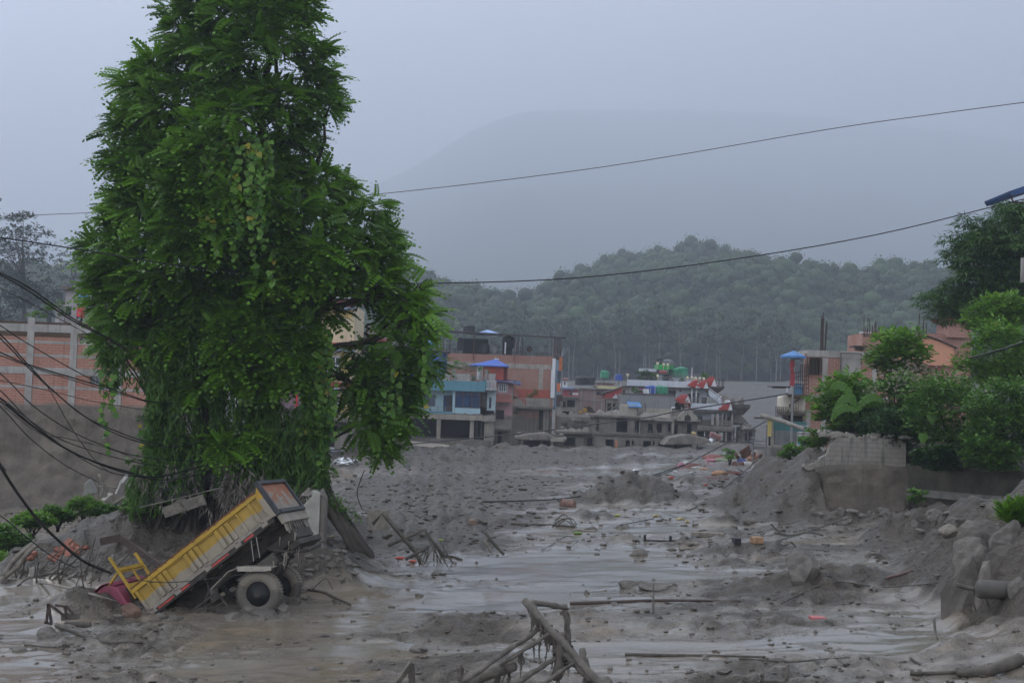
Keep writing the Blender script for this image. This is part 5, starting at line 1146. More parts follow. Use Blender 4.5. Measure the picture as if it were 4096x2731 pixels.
    p.box('window_grille', M_DSTEEL, [(1984 + 5 * i, 1986 + 5 * i, 1640, 1680, -.05, -.02) for i in range(7)])
    q = p.rect((1978, 2080, 1514, 1524)); MB().add([(q[0], -1.0, q[2]), (q[1], -1.0, q[2] - .35), (q[1], 4, q[3] - .2), (q[0], 4, q[3] + .1), (q[0], -1, q[2] - .08), (q[1], -1, q[2] - .43), (q[1], 4, q[3] - .3), (q[0], 4, q[3])], [(0, 1, 2, 3), (7, 6, 5, 4), (0, 4, 5, 1), (1, 5, 6, 2), (3, 7, 4, 0), (2, 6, 7, 3)]).build('roof', pbr('blue_dark_tin', (.03, .05, .12), .6, bmp=0, var=.5), p.e)
    p.box('drain_pipe', M_STEEL, (2046, 2049, 1530, 1800), -.5, -.4); p.box('stair_rail', pbr('red_rail', (.25, .06, .05), .7, bmp=0), [(2052 + 6 * i, 2056 + 6 * i, 1540 + 7 * i, 1568 + 7 * i, -.3, -.25) for i in range(9)])
    bl = Bld('blue_awning', 'small bright blue awning on the brick wall beside the pink house', 'awning', D + 5, 2065, 1535); q = bl.rect((2046, 2082, 1525, 1535))
    MB().add([(q[0], -1, q[2] + .1), (q[1], -1, q[2] - .1), (q[1], 1, q[3]), (q[0], 1, q[3] + .1), (q[0], -1, q[2]), (q[1], -1, q[2] - .2), (q[1], 1, q[3] - .1), (q[0], 1, q[3])], [(0, 1, 2, 3), (7, 6, 5, 4), (0, 4, 5, 1), (1, 5, 6, 2), (3, 7, 4, 0)]).build('sheet', M_BLUE, bl.e)
    for i, (xs, ys, lb) in enumerate(((2118, 1582, 'left pot plant on the ledge before the red wall strip'), (2137, 1572, 'taller pot plant on the ledge before the red wall strip'), (2062, 1580, 'climbing plant in the gap beside the drain pipe'), (2066, 1650, 'thin climber hanging low beside the pink house'))):
        shrub('pot_plant', lb, 'plant', P(xs, ys, D + 11 if i < 2 else D + 4), .45, .7 if i > 1 else .5, 8, .2, M_BUSH if i < 2 else M_BUSH2, per=20, stem=False)
    # pale strip of broken slab in front of the ground floor
    s = MB(); A = [P(*q) for q in ((1440, 1742, 158), (1620, 1760, 158), (1745, 1772, 158), (1890, 1789, 158), (1882, 1801, 157.4), (1745, 1790, 157.4), (1600, 1776, 157.4), (1430, 1764, 157.4))]
    n = len(A); s.add(A + [a + Vector((0, .8, -.3)) for a in A], [tuple(range(n)), tuple(reversed(range(n, 2 * n)))] + [(i, n + i, n + (i + 1) % n, (i + 1) % n) for i in range(n)])
    o = s.build('fallen_slab', DUST); tag(o, 'long pale fallen concrete edge lying before the blue house', 'slab')
blue_house()
# ---------------- the wrecked centre and the far rows ----------------
def slope_roof(b, name, mat, xs0, xs1, y_front, y_back, d0, d1, th=.12):
    l = b.pt(xs0, y_front); r = b.pt(xs1, y_front); zb = b.pt((xs0 + xs1) / 2, y_back).z; zf = (l.z + r.z) / 2
    return MB().add([(l.x, d0, zf), (r.x, d0, zf), (r.x, d1, zb), (l.x, d1, zb), (l.x, d0, zf - th), (r.x, d0, zf - th), (r.x, d1, zb - th), (l.x, d1, zb - th)],
                    [(0, 1, 2, 3), (7, 6, 5, 4), (0, 4, 5, 1), (1, 5, 6, 2), (2, 6, 7, 3), (3, 7, 4, 0)]).build(name, mat, b.e)
def mud_cap(b, r, d0, d1, h=.35, name='mud_heap', mat=None):
    """lumpy mud lying on a slab"""
    x0, x1, z0, _ = b.rect(r); nx, ny = 26, 9; V = []
    for j in range(ny):
        for i in range(nx):
            u, v = i / (nx - 1), j / (ny - 1); e = min(1, min(u, 1 - u) * 7) * min(1, min(v, 1 - v) * 4 + .15)
            V.append((x0 + (x1 - x0) * u, d0 + (d1 - d0) * v, z0 - .12 + h * e * (.55 + .9 * float(fbm(np.array([u * 5 + x0]), np.array([v * 3 + z0]), 4, 7)[0]))))
    F = [(j * nx + i, j * nx + i + 1, (j + 1) * nx + i + 1, (j + 1) * nx + i) for j in range(ny - 1) for i in range(nx - 1)]
    return MB().add(V, F).build(name, mat or M_MUDW, b.e)
def opening_house(b, r, holes, d=0, depth=8, mat=None, back=1.4):
    mat = mat or M_MUDW; b.wall('wall', mat, r, holes, d, d + .35)
    x0, x1, z0, z1 = b.rect(r); MB().box(x0, x0 + .35, d + .35, d + depth, z0, z1).box(x1 - .35, x1, d + .35, d + depth, z0, z1).build('side_wall', mat, b.e)
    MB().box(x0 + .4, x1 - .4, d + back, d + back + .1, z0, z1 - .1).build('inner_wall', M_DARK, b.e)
def wreck():
    # low mud covered house in front
    b = Bld('mud_buried_house', 'long mud coated house with dark openings and a mud heaped flat roof', 'building', 163, 2500, 1790)
    up = [(2385, 2395, 1672, 1722), (2466, 2510, 1674, 1728), (2540, 2556, 1682, 1730), (2592, 2612, 1694, 1730), (2626, 2648, 1694, 1730), (2672, 2682, 1694, 1728), (2696, 2710, 1698, 1735), (2748, 2768, 1695, 1733)]
    b.wall('wall', M_MUDW, (2378, 2790, 1668, 1752), up, 0, .35)
    dn = [(2420, 2452, 1756, 1800), (2500, 2532, 1760, 1800), (2570, 2615, 1762, 1800), (2629, 2655, 1766, 1800)]
    b.wall('lower_wall', M_MUDW, (2378, 2700, 1748, 1815), dn, -1.0, -.65)
    x0, x1, z0, z1 = b.rect((2378, 2790, 1668, 1815)); MB().box(x0, x0 + .35, .35, 9, z0, z1).box(x1 - .35, x1, .35, 9, z0, z1).build('side_wall', M_MUDW, b.e)
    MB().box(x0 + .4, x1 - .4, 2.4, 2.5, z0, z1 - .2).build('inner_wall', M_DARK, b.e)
    b.box('roof_slab', M_MUDW, [(2370, 2560, 1660, 1670, -.5, 9), (2556, 2800, 1674, 1684, -.8, 9)], bevel=.05); b.box('floor_slab', M_MUDD, [(2372, 2800, 1738, 1748, -1.1, 8)], bevel=.05)
    mud_cap(b, (2370, 2560, 1662, 1670), -.4, 9, .9); mud_cap(b, (2556, 2800, 1674, 1684), -.7, 9, 1.1)
    b.box('pale_slab_edge', M_CONC, [(2560, 2600, 1670, 1679, -.9, -.8), (2616, 2690, 1676, 1684, -.92, -.82), (2740, 2762, 1676, 1686, -1.3, -.85)])
    b.box('pale_column', M_MUDP, [(2684, 2694, 1684, 1735, -.75, -.4), (2556, 2560, 1690, 1735, -.2, .1)], bevel=.03)
    b.box('orange_pillar', pbr('faded_orange', (.38, .17, .10), .85, bmp=0, grime=.3), (2457, 2467, 1760, 1802), -1.3, -1.0); b.box('grey_pillar', M_MUDW, [(2516 + 42 * i, 2522 + 42 * i, 1752, 1812, -1.3, -1.0) for i in range(3)])
    b.box('tilted_fascia', M_MUDW, (2690, 2775, 1640, 1668), .5, .8); b.box('inner_clutter', M_MUDP, [(2544 + i * 27 % 190, 2550 + i * 27 % 190, 1715 + (i * 7) % 9, 1730, .6, .9) for i in range(9)], bevel=.03)
    g = Bld('arched_gable', 'small mud covered arched gable ornament standing on the mud heaped roof', 'gable', 162, 2745, 1680)
    c = g.pt(2748, 1684); MB().prism([(c.x - 1.1, c.z), (c.x + 1.1, c.z), (c.x + 1.1, c.z + .5), (c.x, c.z + 1.55), (c.x - 1.1, c.z + .5)], -.5, .2).build('gable_front', M_MUDP, g.e, bevel=.04); MB().prism([(c.x - .35, c.z + .05), (c.x + .35, c.z + .05), (c.x + .35, c.z + .5), (c.x, c.z + .8), (c.x - .35, c.z + .5)], -.56, -.51).build('niche_shade', M_DARK, g.e)  # niche is only painted shade: a near-black slab laid on the flat front
    # overturned slab lying in front
    g = Bld('tilted_slab', 'big mud covered slab lying tilted over a dark hollow before the long house', 'slab', 158, 2770, 1785)
    q = g.rect((2650, 2838, 1740, 1775)); MB().prism([(q[0], q[2] - .2), (q[0] + .7, q[3] - .3), (q[0] + 2.5, q[3] + .1), (q[1] - .5, q[3] - .2), (q[1], q[2] + .5), (q[1] - .8, q[2]), (q[0] + 2, q[2] - .1)], -1, 4).build('slab', M_MUDW, g.e, bevel=.15)
    MB().box(q[0] + 1.6, q[1] - 1.2, .5, 3.5, q[2] - 1.4, q[2] - .15).build('hollow', M_DARK, g.e); MB().box(q[0] + 3.2, q[0] + 3.7, -.9, -.5, q[2] - 1.5, q[2]).build('prop', M_MUDW, g.e)  # solid near-black box stands in for the shade under the slab
    for i, (x0, x1, y0, y1, D, lb, m) in enumerate(((2840, 2884, 1734, 1752, 160, 'faded red sheet lying tilted on the mud by the far houses', pbr('faded_red_sheet', (.25, .12, .11), .8, bmp=0, grime=.3)), (2836, 2850, 1757, 1766, 158, 'small white board stuck in the mud below the tilted slab', M_WHITE), (2768, 2782, 1731, 1735, 158, 'tiny yellow scrap lying on the tilted slab', M_BRIGHTY()))):
        a = P((x0 + x1) / 2, (y0 + y1) / 2, D); o = MB().box(-(x1 - x0) / 2 / FPX * D, (x1 - x0) / 2 / FPX * D, -.3, .3, -.25 if i == 0 else -.12, .25 if i == 0 else .12).build(('sheet', 'board', 'scrap')[i], m, bevel=.02); o.location = a; o.rotation_euler = (.3, R(18 if i == 0 else -35 if i == 1 else 0), .2); tag(o, lb, ('sheet', 'board', 'scrap')[i])
    # ruin left of it, with slabs near the tower
    b = Bld('slab_ruin', 'collapsed mud coated ruin with thick drooping slab left of the long house', 'ruin', 158, 2160, 1805)
    b.wall('wall', M_MUDW, (2070, 2255, 1735, 1830), [(2092, 2160, 1762, 1808), (2172, 2200, 1765, 1808), (2208, 2216, 1768, 1830)], 0, .4); x0, x1, z0, z1 = b.rect((2070, 2255, 1735, 1830)); MB().box(x0 + .2, x1 - .2, 2, 2.1, z0, z1 - .2).build('inner_wall', M_DARK, b.e); MB().box(x0, x0 + .4, .4, 6, z0, z1).box(x1 - .4, x1, .4, 6, z0, z1).build('side_wall', M_MUDW, b.e)
    q = b.rect((2056, 2268, 1732, 1762)); MB().prism([(q[0], q[2] + .3), (q[0] + 1.2, q[3] - .1), (q[0] + 3.4, q[3] + .1), (q[1] - 1.2, q[3] - .45), (q[1], q[2] + .5), (q[1] - .2, q[2] - .05), (q[1] - 2, q[2] + .1), (q[0] + .4, q[2])], -1.8, 6).build('slab', M_MUDW, b.e, bevel=.18)
    b.box('pale_slab_edge', M_MUDP, [(2200, 2252, 1753, 1764, -1.9, -1.8), (2120, 2126, 1752, 1757, -1.88, -1.8)]); b.box('column', M_MUDP, [(2202, 2212, 1764, 1815, -1.2, -.9), (2082, 2092, 1760, 1812, -1.0, -.7)], bevel=.04)
    rb = MB()
    for i in range(7): a = b.pt(2100 + i * 16, 1730, -1); rb.tube([a, a + Vector((.05, 0, 1.2 + .5 * (i % 3)))], .03, 5)
    rb.build('bent_rebar', M_DSTEEL, b.e)
    g = Bld('grey_shop', 'grey shop front half filled with mud between ruin and long house', 'building', 166, 2320, 1800)
    opening_house(g, (2230, 2385, 1735, 1825), [(2243, 2300, 1750, 1782), (2348, 2372, 1752, 1815)], 0, 6); g.box('pale_wall', M_MUDP, [(2304, 2334, 1752, 1800, -.05, 0), (2240, 2300, 1790, 1812, -.06, 0)], bevel=.02); g.box('slab', M_MUDW, (2225, 2392, 1724, 1736), -1, 6, bevel=.08); mud_cap(g, (2225, 2392, 1724, 1730), -1, 6, .8); g.box('thin_post', M_DSTEEL, (2327, 2329, 1684, 1724), 0, .06); g.box('gap_shade', M_DARK, (2374, 2380, 1672, 1720), 0.4, .5)  # narrow gap is a near-black strip standing in for shade
    g2 = Bld('rubble_terrace', 'grey rubble covered terrace with pale slab edge behind the grey shop', 'terrace', 176, 2320, 1725)
    g2.box('terrace_wall', M_MUDW, (2228, 2390, 1668, 1740), 0, 7); g2.box('pale_slab_edge', M_CONC, (2286, 2322, 1672, 1682), -.3, -.05); mud_cap(g2, (2228, 2390, 1666, 1676), 0, 7, 1.0); rb = MB()
    for i in range(60): a = g2.pt(random.uniform(2235, 2375), random.uniform(1680, 1728), random.uniform(-.9, -.1)); s = random.uniform(.1, .3); rb.box(a.x - s, a.x + s, a.y - s, a.y + s, a.z - s * .7, a.z + s * .7)
    rb.build('broken_blocks', M_MUDW, g2.e)['kind'] = 'stuff'
    # grey plain block with pale base
    b = Bld('grey_block', 'long blank grey plastered block with beige mud washed base', 'building', 172, 2600, 1660)
    GP = pbr('blank_grey', (.21, .21, .215), .9, var=.15, scale=.5, bmp=0, grime=.5, mud=None); b.box('wall', GP, (2486, 2700, 1578, 1640), 0, 8); b.box('beige_base', pbr('beige_wash', (.33, .30, .25), .9, var=.2, bmp=0, grime=.4), (2486, 2698, 1632, 1668), -.06, 8); b.box('planting_kerb', M_MUDD, (2486, 2702, 1574, 1580), -.1, 2)
    b.box('annex', pbr('beige_wall', (.36, .33, .28), .9, bmp=0, grime=.4), (2478, 2540, 1616, 1658), -3, -.1); b.box('recess_shade', M_DARK, (2538, 2546, 1622, 1662), -1.5, -.1); slope_roof(b, 'blue_canopy', M_TLBLM, 2506, 2556, 1624, 1606, -3.6, -.2)  # recess is a solid block, its shade given by near-black colour
    b.box('leaning_pole', M_DSTEEL, (2577, 2580, 1614, 1652), -1, -.9)
    a = Bld('air_conditioner', 'white air conditioner unit on the wall under the red gable', 'air conditioner', 170.5, 2694, 1650); a.box('casing', M_WHITE, (2687, 2700, 1627, 1649), 0, .4, bevel=.03); q = a.pt(2694, 1638, -.01); MB().lathe([(.2, 0), (.2, .03)], (0, 0, 0), 16, Matrix.Translation(q) @ Matrix.Rotation(R(90), 4, 'X')).build('fan', M_DARK, a.e); a.box('bracket', M_DSTEEL, [(2689, 2691, 1649, 1656), (2697, 2699, 1649, 1656)], 0, .3)
    for i, (xs, mt, lb) in enumerate(((2608, M_TBLU, 'dark blue water tank on the grey block, left of the green one'), (2641, M_TGRN, 'green domed water tank beside the dark blue one on the grey block'))): tank(P(xs, 1575, 175), .85 if i == 0 else .95, 1.05, lb, mt, None)
    for i, (xs, m, lb) in enumerate(((2564, pbr('pink_cloth', (.55, .10, .35), .9, bmp=0), 'pink cloth hung to dry on the grey block roof'), (2574, M_WHITE, 'white cloth hung next to the pink one on the roof'), (2588, M_WHITE, 'white cloth hung beside the dark blue water tank'))):
        o = MB().prism([(-.25, 0), (.2, .08), (.32, -.7), (.1, -1.0), (-.2, -.75)], 0, .05).build('hanging_cloth', m); o.location = P(xs, 1556, 174); tag(o, lb, 'cloth')
    w = Bld('clothes_line', 'thin washing line on the grey block roof between two posts', 'line', 174, 2585, 1575); w.box('line_post', M_WHITE, [(2601, 2602.5, 1552, 1580), (2619.5, 2621, 1545, 1580), (2551, 2552, 1556, 1580)], 0, .05); A = w.pt(2551, 1557); B_ = w.pt(2620, 1552); MB().tube([A, B_], .012, 4).build('wire', M_DSTEEL, w.e)
    # red roofed shed with timber below
    r = Bld('red_shed', 'red walled tin shed with slanting roof and broken timber stair', 'shed', 178, 2455, 1650)
    RW = pbr('worn_red_sheet', (.36, .055, .045), .75, var=.3, scale=.9, bmp=.2, grime=.35); q = r.rect((2420, 2486, 1548, 1594)); MB().prism([(q[0], q[2]), (q[1], q[2] + .15), (q[1] + .1, q[3]), (q[0], q[2] + .55)], 0, 4).build('red_wall', RW, r.e)
    MB().prism([(q[0] - .4, q[2] + .5), (q[1] + .3, q[3] + .05), (q[1] + .3, q[3] + .15), (q[0] - .4, q[2] + .6)], -.4, 4.3).build('roof', M_DSTEEL, r.e); MB().prism([(q[0] + .9, q[2] + .02), (q[0] + 1.4, q[2] + .6), (q[0] + 1.6, q[2] + .25), (q[0] + 1.75, q[2] + .02)], -.03, -.005).build('white_patch', M_WHITE, r.e)
    r.wall('wall', M_MUDP, (2424, 2484, 1594, 1650), [(2430, 2446, 1612, 1648), (2452, 2462, 1612, 1648)], .3, .5); r.box('inner_wall', M_DARK, (2424, 2484, 1594, 1650), 1.5, 1.6); st = MB()
    for o_ in (0, .5, .9): st.bar(r.pt(2438, 1643, -1 + o_), r.pt(2483, 1606, -1 + o_), .1)
    for i in range(9): a = r.pt(2441 + 5 * i, 1641 - 4 * i, -1); st.bar(a, a + Vector((0, .9, 0)), .07)
    st.bar(r.pt(2428, 1632, -1), r.pt(2468, 1600, -1), .06); st.build('broken_stair', M_MUDP, r.e)
    # wrecked yellow machine
    m = Bld('wrecked_machine', 'overturned yellow digger with bare dark track on the rubble', 'digger', 186, 2340, 1652)
    YM = pbr('digger_yellow', (.50, .30, .03), .6, bmp=0, grime=.3); q = m.rect((2313, 2330, 1644, 1655)); MB().prism([(q[0], q[2]), (q[1], q[2]), (q[1] - .1, q[3]), (q[0] + .25, q[3] + .05)], 0, 1).build('body', YM, m.e, bevel=.05)
    A = m.pt(2332, 1646, .3); B_ = m.pt(2347, 1635, .3); MB().bar(A, B_, .28, .5).build('arm', YM, m.e, bevel=.04); MB().bar(m.pt(2346, 1657, .2), m.pt(2362, 1654, .2), .3, .3).build('bucket', YM, m.e, bevel=.04); A = m.pt(2364, 1648, .8); B_ = m.pt(2352, 1626, .8); tk = MB().bar(A, B_, .9, .45)
    for i in range(7): p = A.lerp(B_, (i + .5) / 7); tk.bar(p + Vector((-.55, -.25, 0)), p + Vector((.55, -.25, -.1)), .12)
    tk.build('track', M_DSTEEL, m.e)
    # far row of houses
    def far(lb, D, x0, x1, y0, y1, mat, holes=(), extra=None, name='far_house', win=True):
        f = Bld(name, lb, 'house', D, (x0 + x1) / 2, y1); f.wall('wall', mat, (x0, x1, y0, y1), list(holes), 0, .3); a = f.rect((x0, x1, y0, y1)); MB().box(a[0], a[0] + .3, .3, 7, a[2], a[3]).box(a[1] - .3, a[1], .3, 7, a[2], a[3]).build('side_wall', mat, f.e)
        MB().box(a[0] - .3, a[1] + .3, -.4, 7.3, a[3], a[3] + .18).build('roof_slab', M_CONC, f.e); MB().box(a[0] + .3, a[1] - .3, 1, 1.1, a[2], a[3] - .05).build('inner_wall', M_DARK, f.e)
        if win:
            for h in holes: f.window(h, .05, M_FRAME, M_GLASS, 2, 1, .06)
        return f
    PKD = pbr('rose_wall', (.36, .10, .135), .85, bmp=0, grime=.3)
    f = far('rose pink house with flat blue roof right of the tall brick tower', 205, 2246, 2310, 1555, 1582, PKD, [(2278, 2290, 1564, 1580)]); slope_roof(f, 'blue_roof', pbr('faded_blue_roof', (.12, .19, .36), .7, bmp=0), 2244, 2302, 1554, 1546, -.6, 5); f.box('white_shop_panel', M_WHITE, (2290, 2312, 1570, 1580), -.15, -.05); f.box('red_canopy', M_TINR, (2246, 2316, 1581, 1585), -1.2, 0)
    far('grey mud stained house with open balconies below the rose pink house', 200, 2240, 2312, 1590, 1725, M_MUDP, [(2252, 2264, 1604, 1628), (2268, 2300, 1600, 1628), (2250, 2300, 1645, 1668)], win=False)
    f = far('plain brick house with pale frame behind the wrecked digger', 215, 2305, 2440, 1556, 1660, pbr('dull_brick', (.24, .145, .12), brick=(.46, .15, (.26, .16, .13), (.3, .27, .25)), **BRK), [(2385, 2415, 1566, 1580)]); f.box('frame_pillar', M_CONC, [(2322, 2327, 1556, 1660, -.08, -.01), (2374, 2379, 1556, 1660, -.08, -.01), (2404, 2409, 1600, 1660, -.08, -.01), (2305, 2440, 1598, 1602, -.12, -.09)])
    f = far('low house with yellow bands behind the red tin shed', 222, 2380, 2490, 1546, 1640, M_MUDP, [(2392, 2430, 1562, 1575)]); f.box('yellow_band', pbr('pale_yellow', (.50, .46, .20), .8, bmp=0, grime=.3), [(2388, 2478, 1546, 1558, -.6, -.1)]); f.box('ochre_band', pbr('ochre', (.55, .34, .08), .8, bmp=0), [(2378, 2420, 1580, 1587, -.8, -.1)])
    f = far('small white far house with red roof beside the pale tree trunks', 235, 2243, 2272, 1519, 1556, M_WHITE, [(2256, 2262, 1526, 1540)]); slope_roof(f, 'red_roof', M_TINR, 2250, 2274, 1518, 1511, -.4, 3)
    f = far('far reddish roof terrace with thin pergola and green tank', 232, 2388, 2456, 1532, 1560, pbr('dusty_red', (.28, .14, .12), .85, bmp=0, grime=.4), [(2400, 2412, 1540, 1550)]); f.rail(2388, 1532, 2456, 1534, 1.0, -.3, 6, M_STEEL, 2, .04)
    tank(P(2416, 1512, 232), .75, 1.3, 'tilted green water tank on the far reddish terrace', M_TGRN, None, R(12)); o = MB().tube([(0, 0, -1.0), (0, 0, 0)], .08, 6).build('tank_stand', M_DSTEEL); o.location = P(2416, 1513, 232); tag(o, 'thin stand carrying the tilted green water tank', 'stand')
    tank(P(2475, 1522, 235), .6, 1.1, 'small far blue water tank left of the white house', M_TBLU); o = MB().tube([(0, 0, -1.4), (0, 0, 0)], .07, 6).build('tank_stand', M_DSTEEL); o.location = P(2475, 1523, 235); tag(o, 'thin stand below the small far blue tank', 'stand')
    for xs, lb in ((2324, 'black water tank on the plain brick house, left one'), (2357, 'black water tank on the plain brick house, right one')): tank(P(xs, 1540, 217), .9, 1.4, lb, M_TBLK, 'tanks on the plain brick house')
    far('pale far house between the yellow banded house and the white house', 228, 2482, 2512, 1545, 1600, M_CONC, [(2488, 2500, 1560, 1572)])
M_TLBLM = pbr('light_blue_sheet', (.08, .21, .44), .6, bmp=0, grime=.15)
def M_BRIGHTY(): return pbr('bright_yellow', (.32, .25, .10), .6, bmp=0)
wreck()

def white_house():
    D = 188
    b = Bld('white_house', 'tiered white house with red gabled dormers, green roof room and hanging plants', 'building', D, 2720, 1790)
    WH = pbr('house_white', (.52, .56, .61), .8, var=.1, scale=.7, bmp=0, grime=.35, mud=P(2750, 1668, D).z, mudn=.7)
    RT = pbr('red_roof_tile', (.34, .045, .035), .7, var=.2, scale=2, bmp=0, grime=.2)
    b.box('roof_parapet', WH, [(2507, 2760, 1523, 1547, -1.3, -1.1)]); b.box('roof_slab', M_MUDD, [(2510, 2830, 1547, 1553, -1.2, 9)])
    b.wall('wall', WH, (2520, 2830, 1553, 1612), [(2672, 2704, 1560, 1582), (2720, 2728, 1560, 1566), (2750, 2765, 1575, 1612), (2772, 2780, 1572, 1612), (2784, 2798, 1572, 1612)], 0, .3)
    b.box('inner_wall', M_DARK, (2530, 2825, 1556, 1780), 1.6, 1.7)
    b.window((2672, 2704, 1560, 1582), .05, M_FRAME, M_GLASS, 3, 1, .08); b.box('dark_shutter', M_FRAME, [(2808, 2826, 1590, 1614, -.08, -.01), (2750, 2758, 1575, 1612, .05, .12), (2787, 2796, 1572, 1612, .05, .12)])
    b.box('white_post', M_WHITE, [(2762, 2766, 1556, 1614, -1.1, -.9), (2780, 2784, 1556, 1614, -1.1, -.9)]); b.rail(2755, 1614, 2862, 1618, .9, -1.9, 10, M_STEEL, 3, .03)
    b.box('balcony_parapet', WH, [(2756, 2880, 1614, 1638, -2.0, -1.8)]); b.box('balcony_slab', M_MUDD, [(2750, 2935, 1638, 1648, -2.1, 8)])
    b.wall('lower_wall', WH, (2750, 2930, 1648, 1705), [(2785, 2808, 1662, 1692), (2845, 2856, 1656, 1700), (2864, 2876, 1655, 1700), (2888, 2912, 1658, 1700)], -.2, .1)
    b.window((2785, 2808, 1662, 1692), -.3, M_MUDD, M_GLASS, 3, 1, .1)
    b.box('round_column', M_MUDP, [(2856, 2862, 1650, 1704, -1.8, -1.5), (2879, 2884, 1650, 1706, -1.8, -1.5), (2894, 2899, 1650, 1700, -1.8, -1.5), (2917, 2924, 1650, 1708, -1.8, -1.4)], bevel=.05); b.rail(2860, 1704, 2918, 1708, .8, -1.7, 7, M_MUDP, 3, .05)
    b.box('mud_slab', M_MUDW, [(2776, 2930, 1704, 1724, -2.2, 7)], bevel=.15); mud_cap(b, (2776, 2930, 1704, 1712), -2.2, 7, .7)
    b.wall('ground_wall', M_MUDW, (2776, 2930, 1722, 1775), [(2786, 2820, 1726, 1745), (2836, 2862, 1726, 1765), (2870, 2890, 1728, 1768), (2900, 2915, 1728, 1768)], -.6, -.3); b.box('mud_column', M_MUDP, [(2864, 2870, 1724, 1772, -2, -1.7), (2892, 2898, 1724, 1772, -2, -1.7), (2918, 2924, 1724, 1772, -2, -1.7)], bevel=.04)
    b.box('side_wall', M_MUDP, [(2924, 2930, 1648, 1775, .1, 7), (2824, 2830, 1553, 1612, .3, 7), (2520, 2526, 1553, 1612, .3, 7)])
    # stairs down the right flank
    st = MB(); n = 12
    for i in range(n): q = b.rect((2822 + i * 4.4, 2829 + i * 4.4, 1560 + i * 4.2, 1567 + i * 4.2)); st.box(q[0], q[1], -1.4, -.1, q[2], q[3])
    st.build('stair', pbr('stair_red_brown', (.14, .06, .055), .8, bmp=0), b.e)
    A = b.pt(2830, 1556, -1.45); B_ = b.pt(2880, 1596, -1.45); MB().add([A, B_, B_ + Vector((0, .06, 0)), A + Vector((0, .06, 0)), A + Vector((0, 0, -.8)), B_ + Vector((0, 0, -.8)), B_ + Vector((0, .06, -.8)), A + Vector((0, .06, -.8))], [(0, 3, 2, 1), (4, 5, 6, 7), (0, 1, 5, 4), (1, 2, 6, 5), (2, 3, 7, 6), (3, 0, 4, 7)]).build('stair_parapet', WH, b.e)
    MB().tube([b.pt(2828, 1550, -1.5), b.pt(2880, 1590, -1.5)], .05, 6).tube([b.pt(2866, 1602, -1.5), b.pt(2880, 1582, -1.5)], .05, 6).build('hand_rail', M_WHITE, b.e)
    # red gabled dormers
    for i, (xl, xr, yt, yb) in enumerate(((2760, 2788, 1521, 1552), (2792, 2820, 1524, 1554), (2826, 2856, 1508, 1545), (2706, 2744, 1578, 1612), (2888, 2912, 1607, 1640))):
        q = b.rect((xl, xr, yt, yb)); w = q[1] - q[0]; dz = q[3] - q[2]; d0 = (-1.9, -1.9, -1.0, -2.6, -2.6)[i]
        o = MB().add([(q[0] - .5, d0, q[2] + .35), (q[1] - .45 * w, d0, q[2]), (q[1], d0, q[3]), (q[0] + .45 * w, d0 + .1, q[3]), (q[0] - .5, d0 + 2, q[2] + .35), (q[1] - .45 * w, d0 + 2, q[2]), (q[1], d0 + 2, q[3]), (q[0] + .45 * w, d0 + 2, q[3])],
                     [(0, 1, 2, 3), (7, 6, 5, 4), (0, 4, 5, 1), (1, 5, 6, 2), (2, 6, 7, 3), (3, 7, 4, 0)]).build('red_gable', RT, b.e)
        MB().prism([(q[1] - .45 * w, q[2]), (q[1] + .30 * w, q[2]), (q[1] + .02, q[3] - .05)], d0 + .1, d0 + 1.9).build('gable_front', M_WHITE, o); MB().prism([(q[1] + .30 * w, q[2]), (q[1] + .40 * w, q[2]), (q[1] + .04, q[3]), (q[1] - .04, q[3])], d0 + .05, d0 + 1.95).build('gable_edge', M_FRAME, o)
    b.box('dormer_pillar', M_MUDP, [(2716, 2721, 1628, 1660, -2.5, -2.2), (2728, 2733, 1628, 1660, -2.5, -2.2), (2728, 2744, 1600, 1626, -2.6, -.2), (2732, 2756, 1636, 1668, -1.5, -.4)], bevel=.03); b.box('red_base_trim', RT, [(2704, 2752, 1610, 1614, -2.8, -.2), (2734, 2754, 1624, 1634, -1.8, -.1), (2866, 2890, 1630, 1640, -2.5, -2.1)])
    # upper storeys
    b.box('upper_wall', WH, [(2670, 2812, 1513, 1548, 2, 6), (2636, 2672, 1498, 1528, 1.5, 4)]); b.box('top_terrace', WH, [(2560, 2640, 1474, 1486, 1.0, 1.2), (2630, 2672, 1480, 1496, 1.0, 5)]); b.box('terrace_slab', M_MUDD, [(2556, 2672, 1486, 1492, .9, 6), (2575, 2668, 1492, 1530, 3.5, 4)])
    b.box('green_room', pbr('bright_green_paint', (.04, .42, .10), .7, bmp=0, grime=.1), (2632, 2682, 1458, 1478), .8, 4); b.box('green_room_side', pbr('shaded_green_paint', (.02, .24, .06), .7, bmp=0), (2682, 2700, 1460, 1476), 1.2, 4); b.box('tilted_tin', RT, (2640, 2668, 1484, 1492), .3, 1.0)  # side of the green room: shade painted as a darker green
    b.rail(2565, 1474, 2632, 1476, .45, .9, 6, M_STEEL, 2, .03); b.rail(2606, 1456, 2700, 1458, .45, .8, 8, M_STEEL, 2, .03); b.rail(2572, 1522, 2760, 1530, .55, -1.2, 9, M_STEEL, 2, .03); b.rail(2680, 1508, 2812, 1512, .5, 1.8, 9, M_STEEL, 3, .03); b.rail(2508, 1521, 2570, 1523, .4, -1.2, 5, M_DSTEEL, 2, .02)
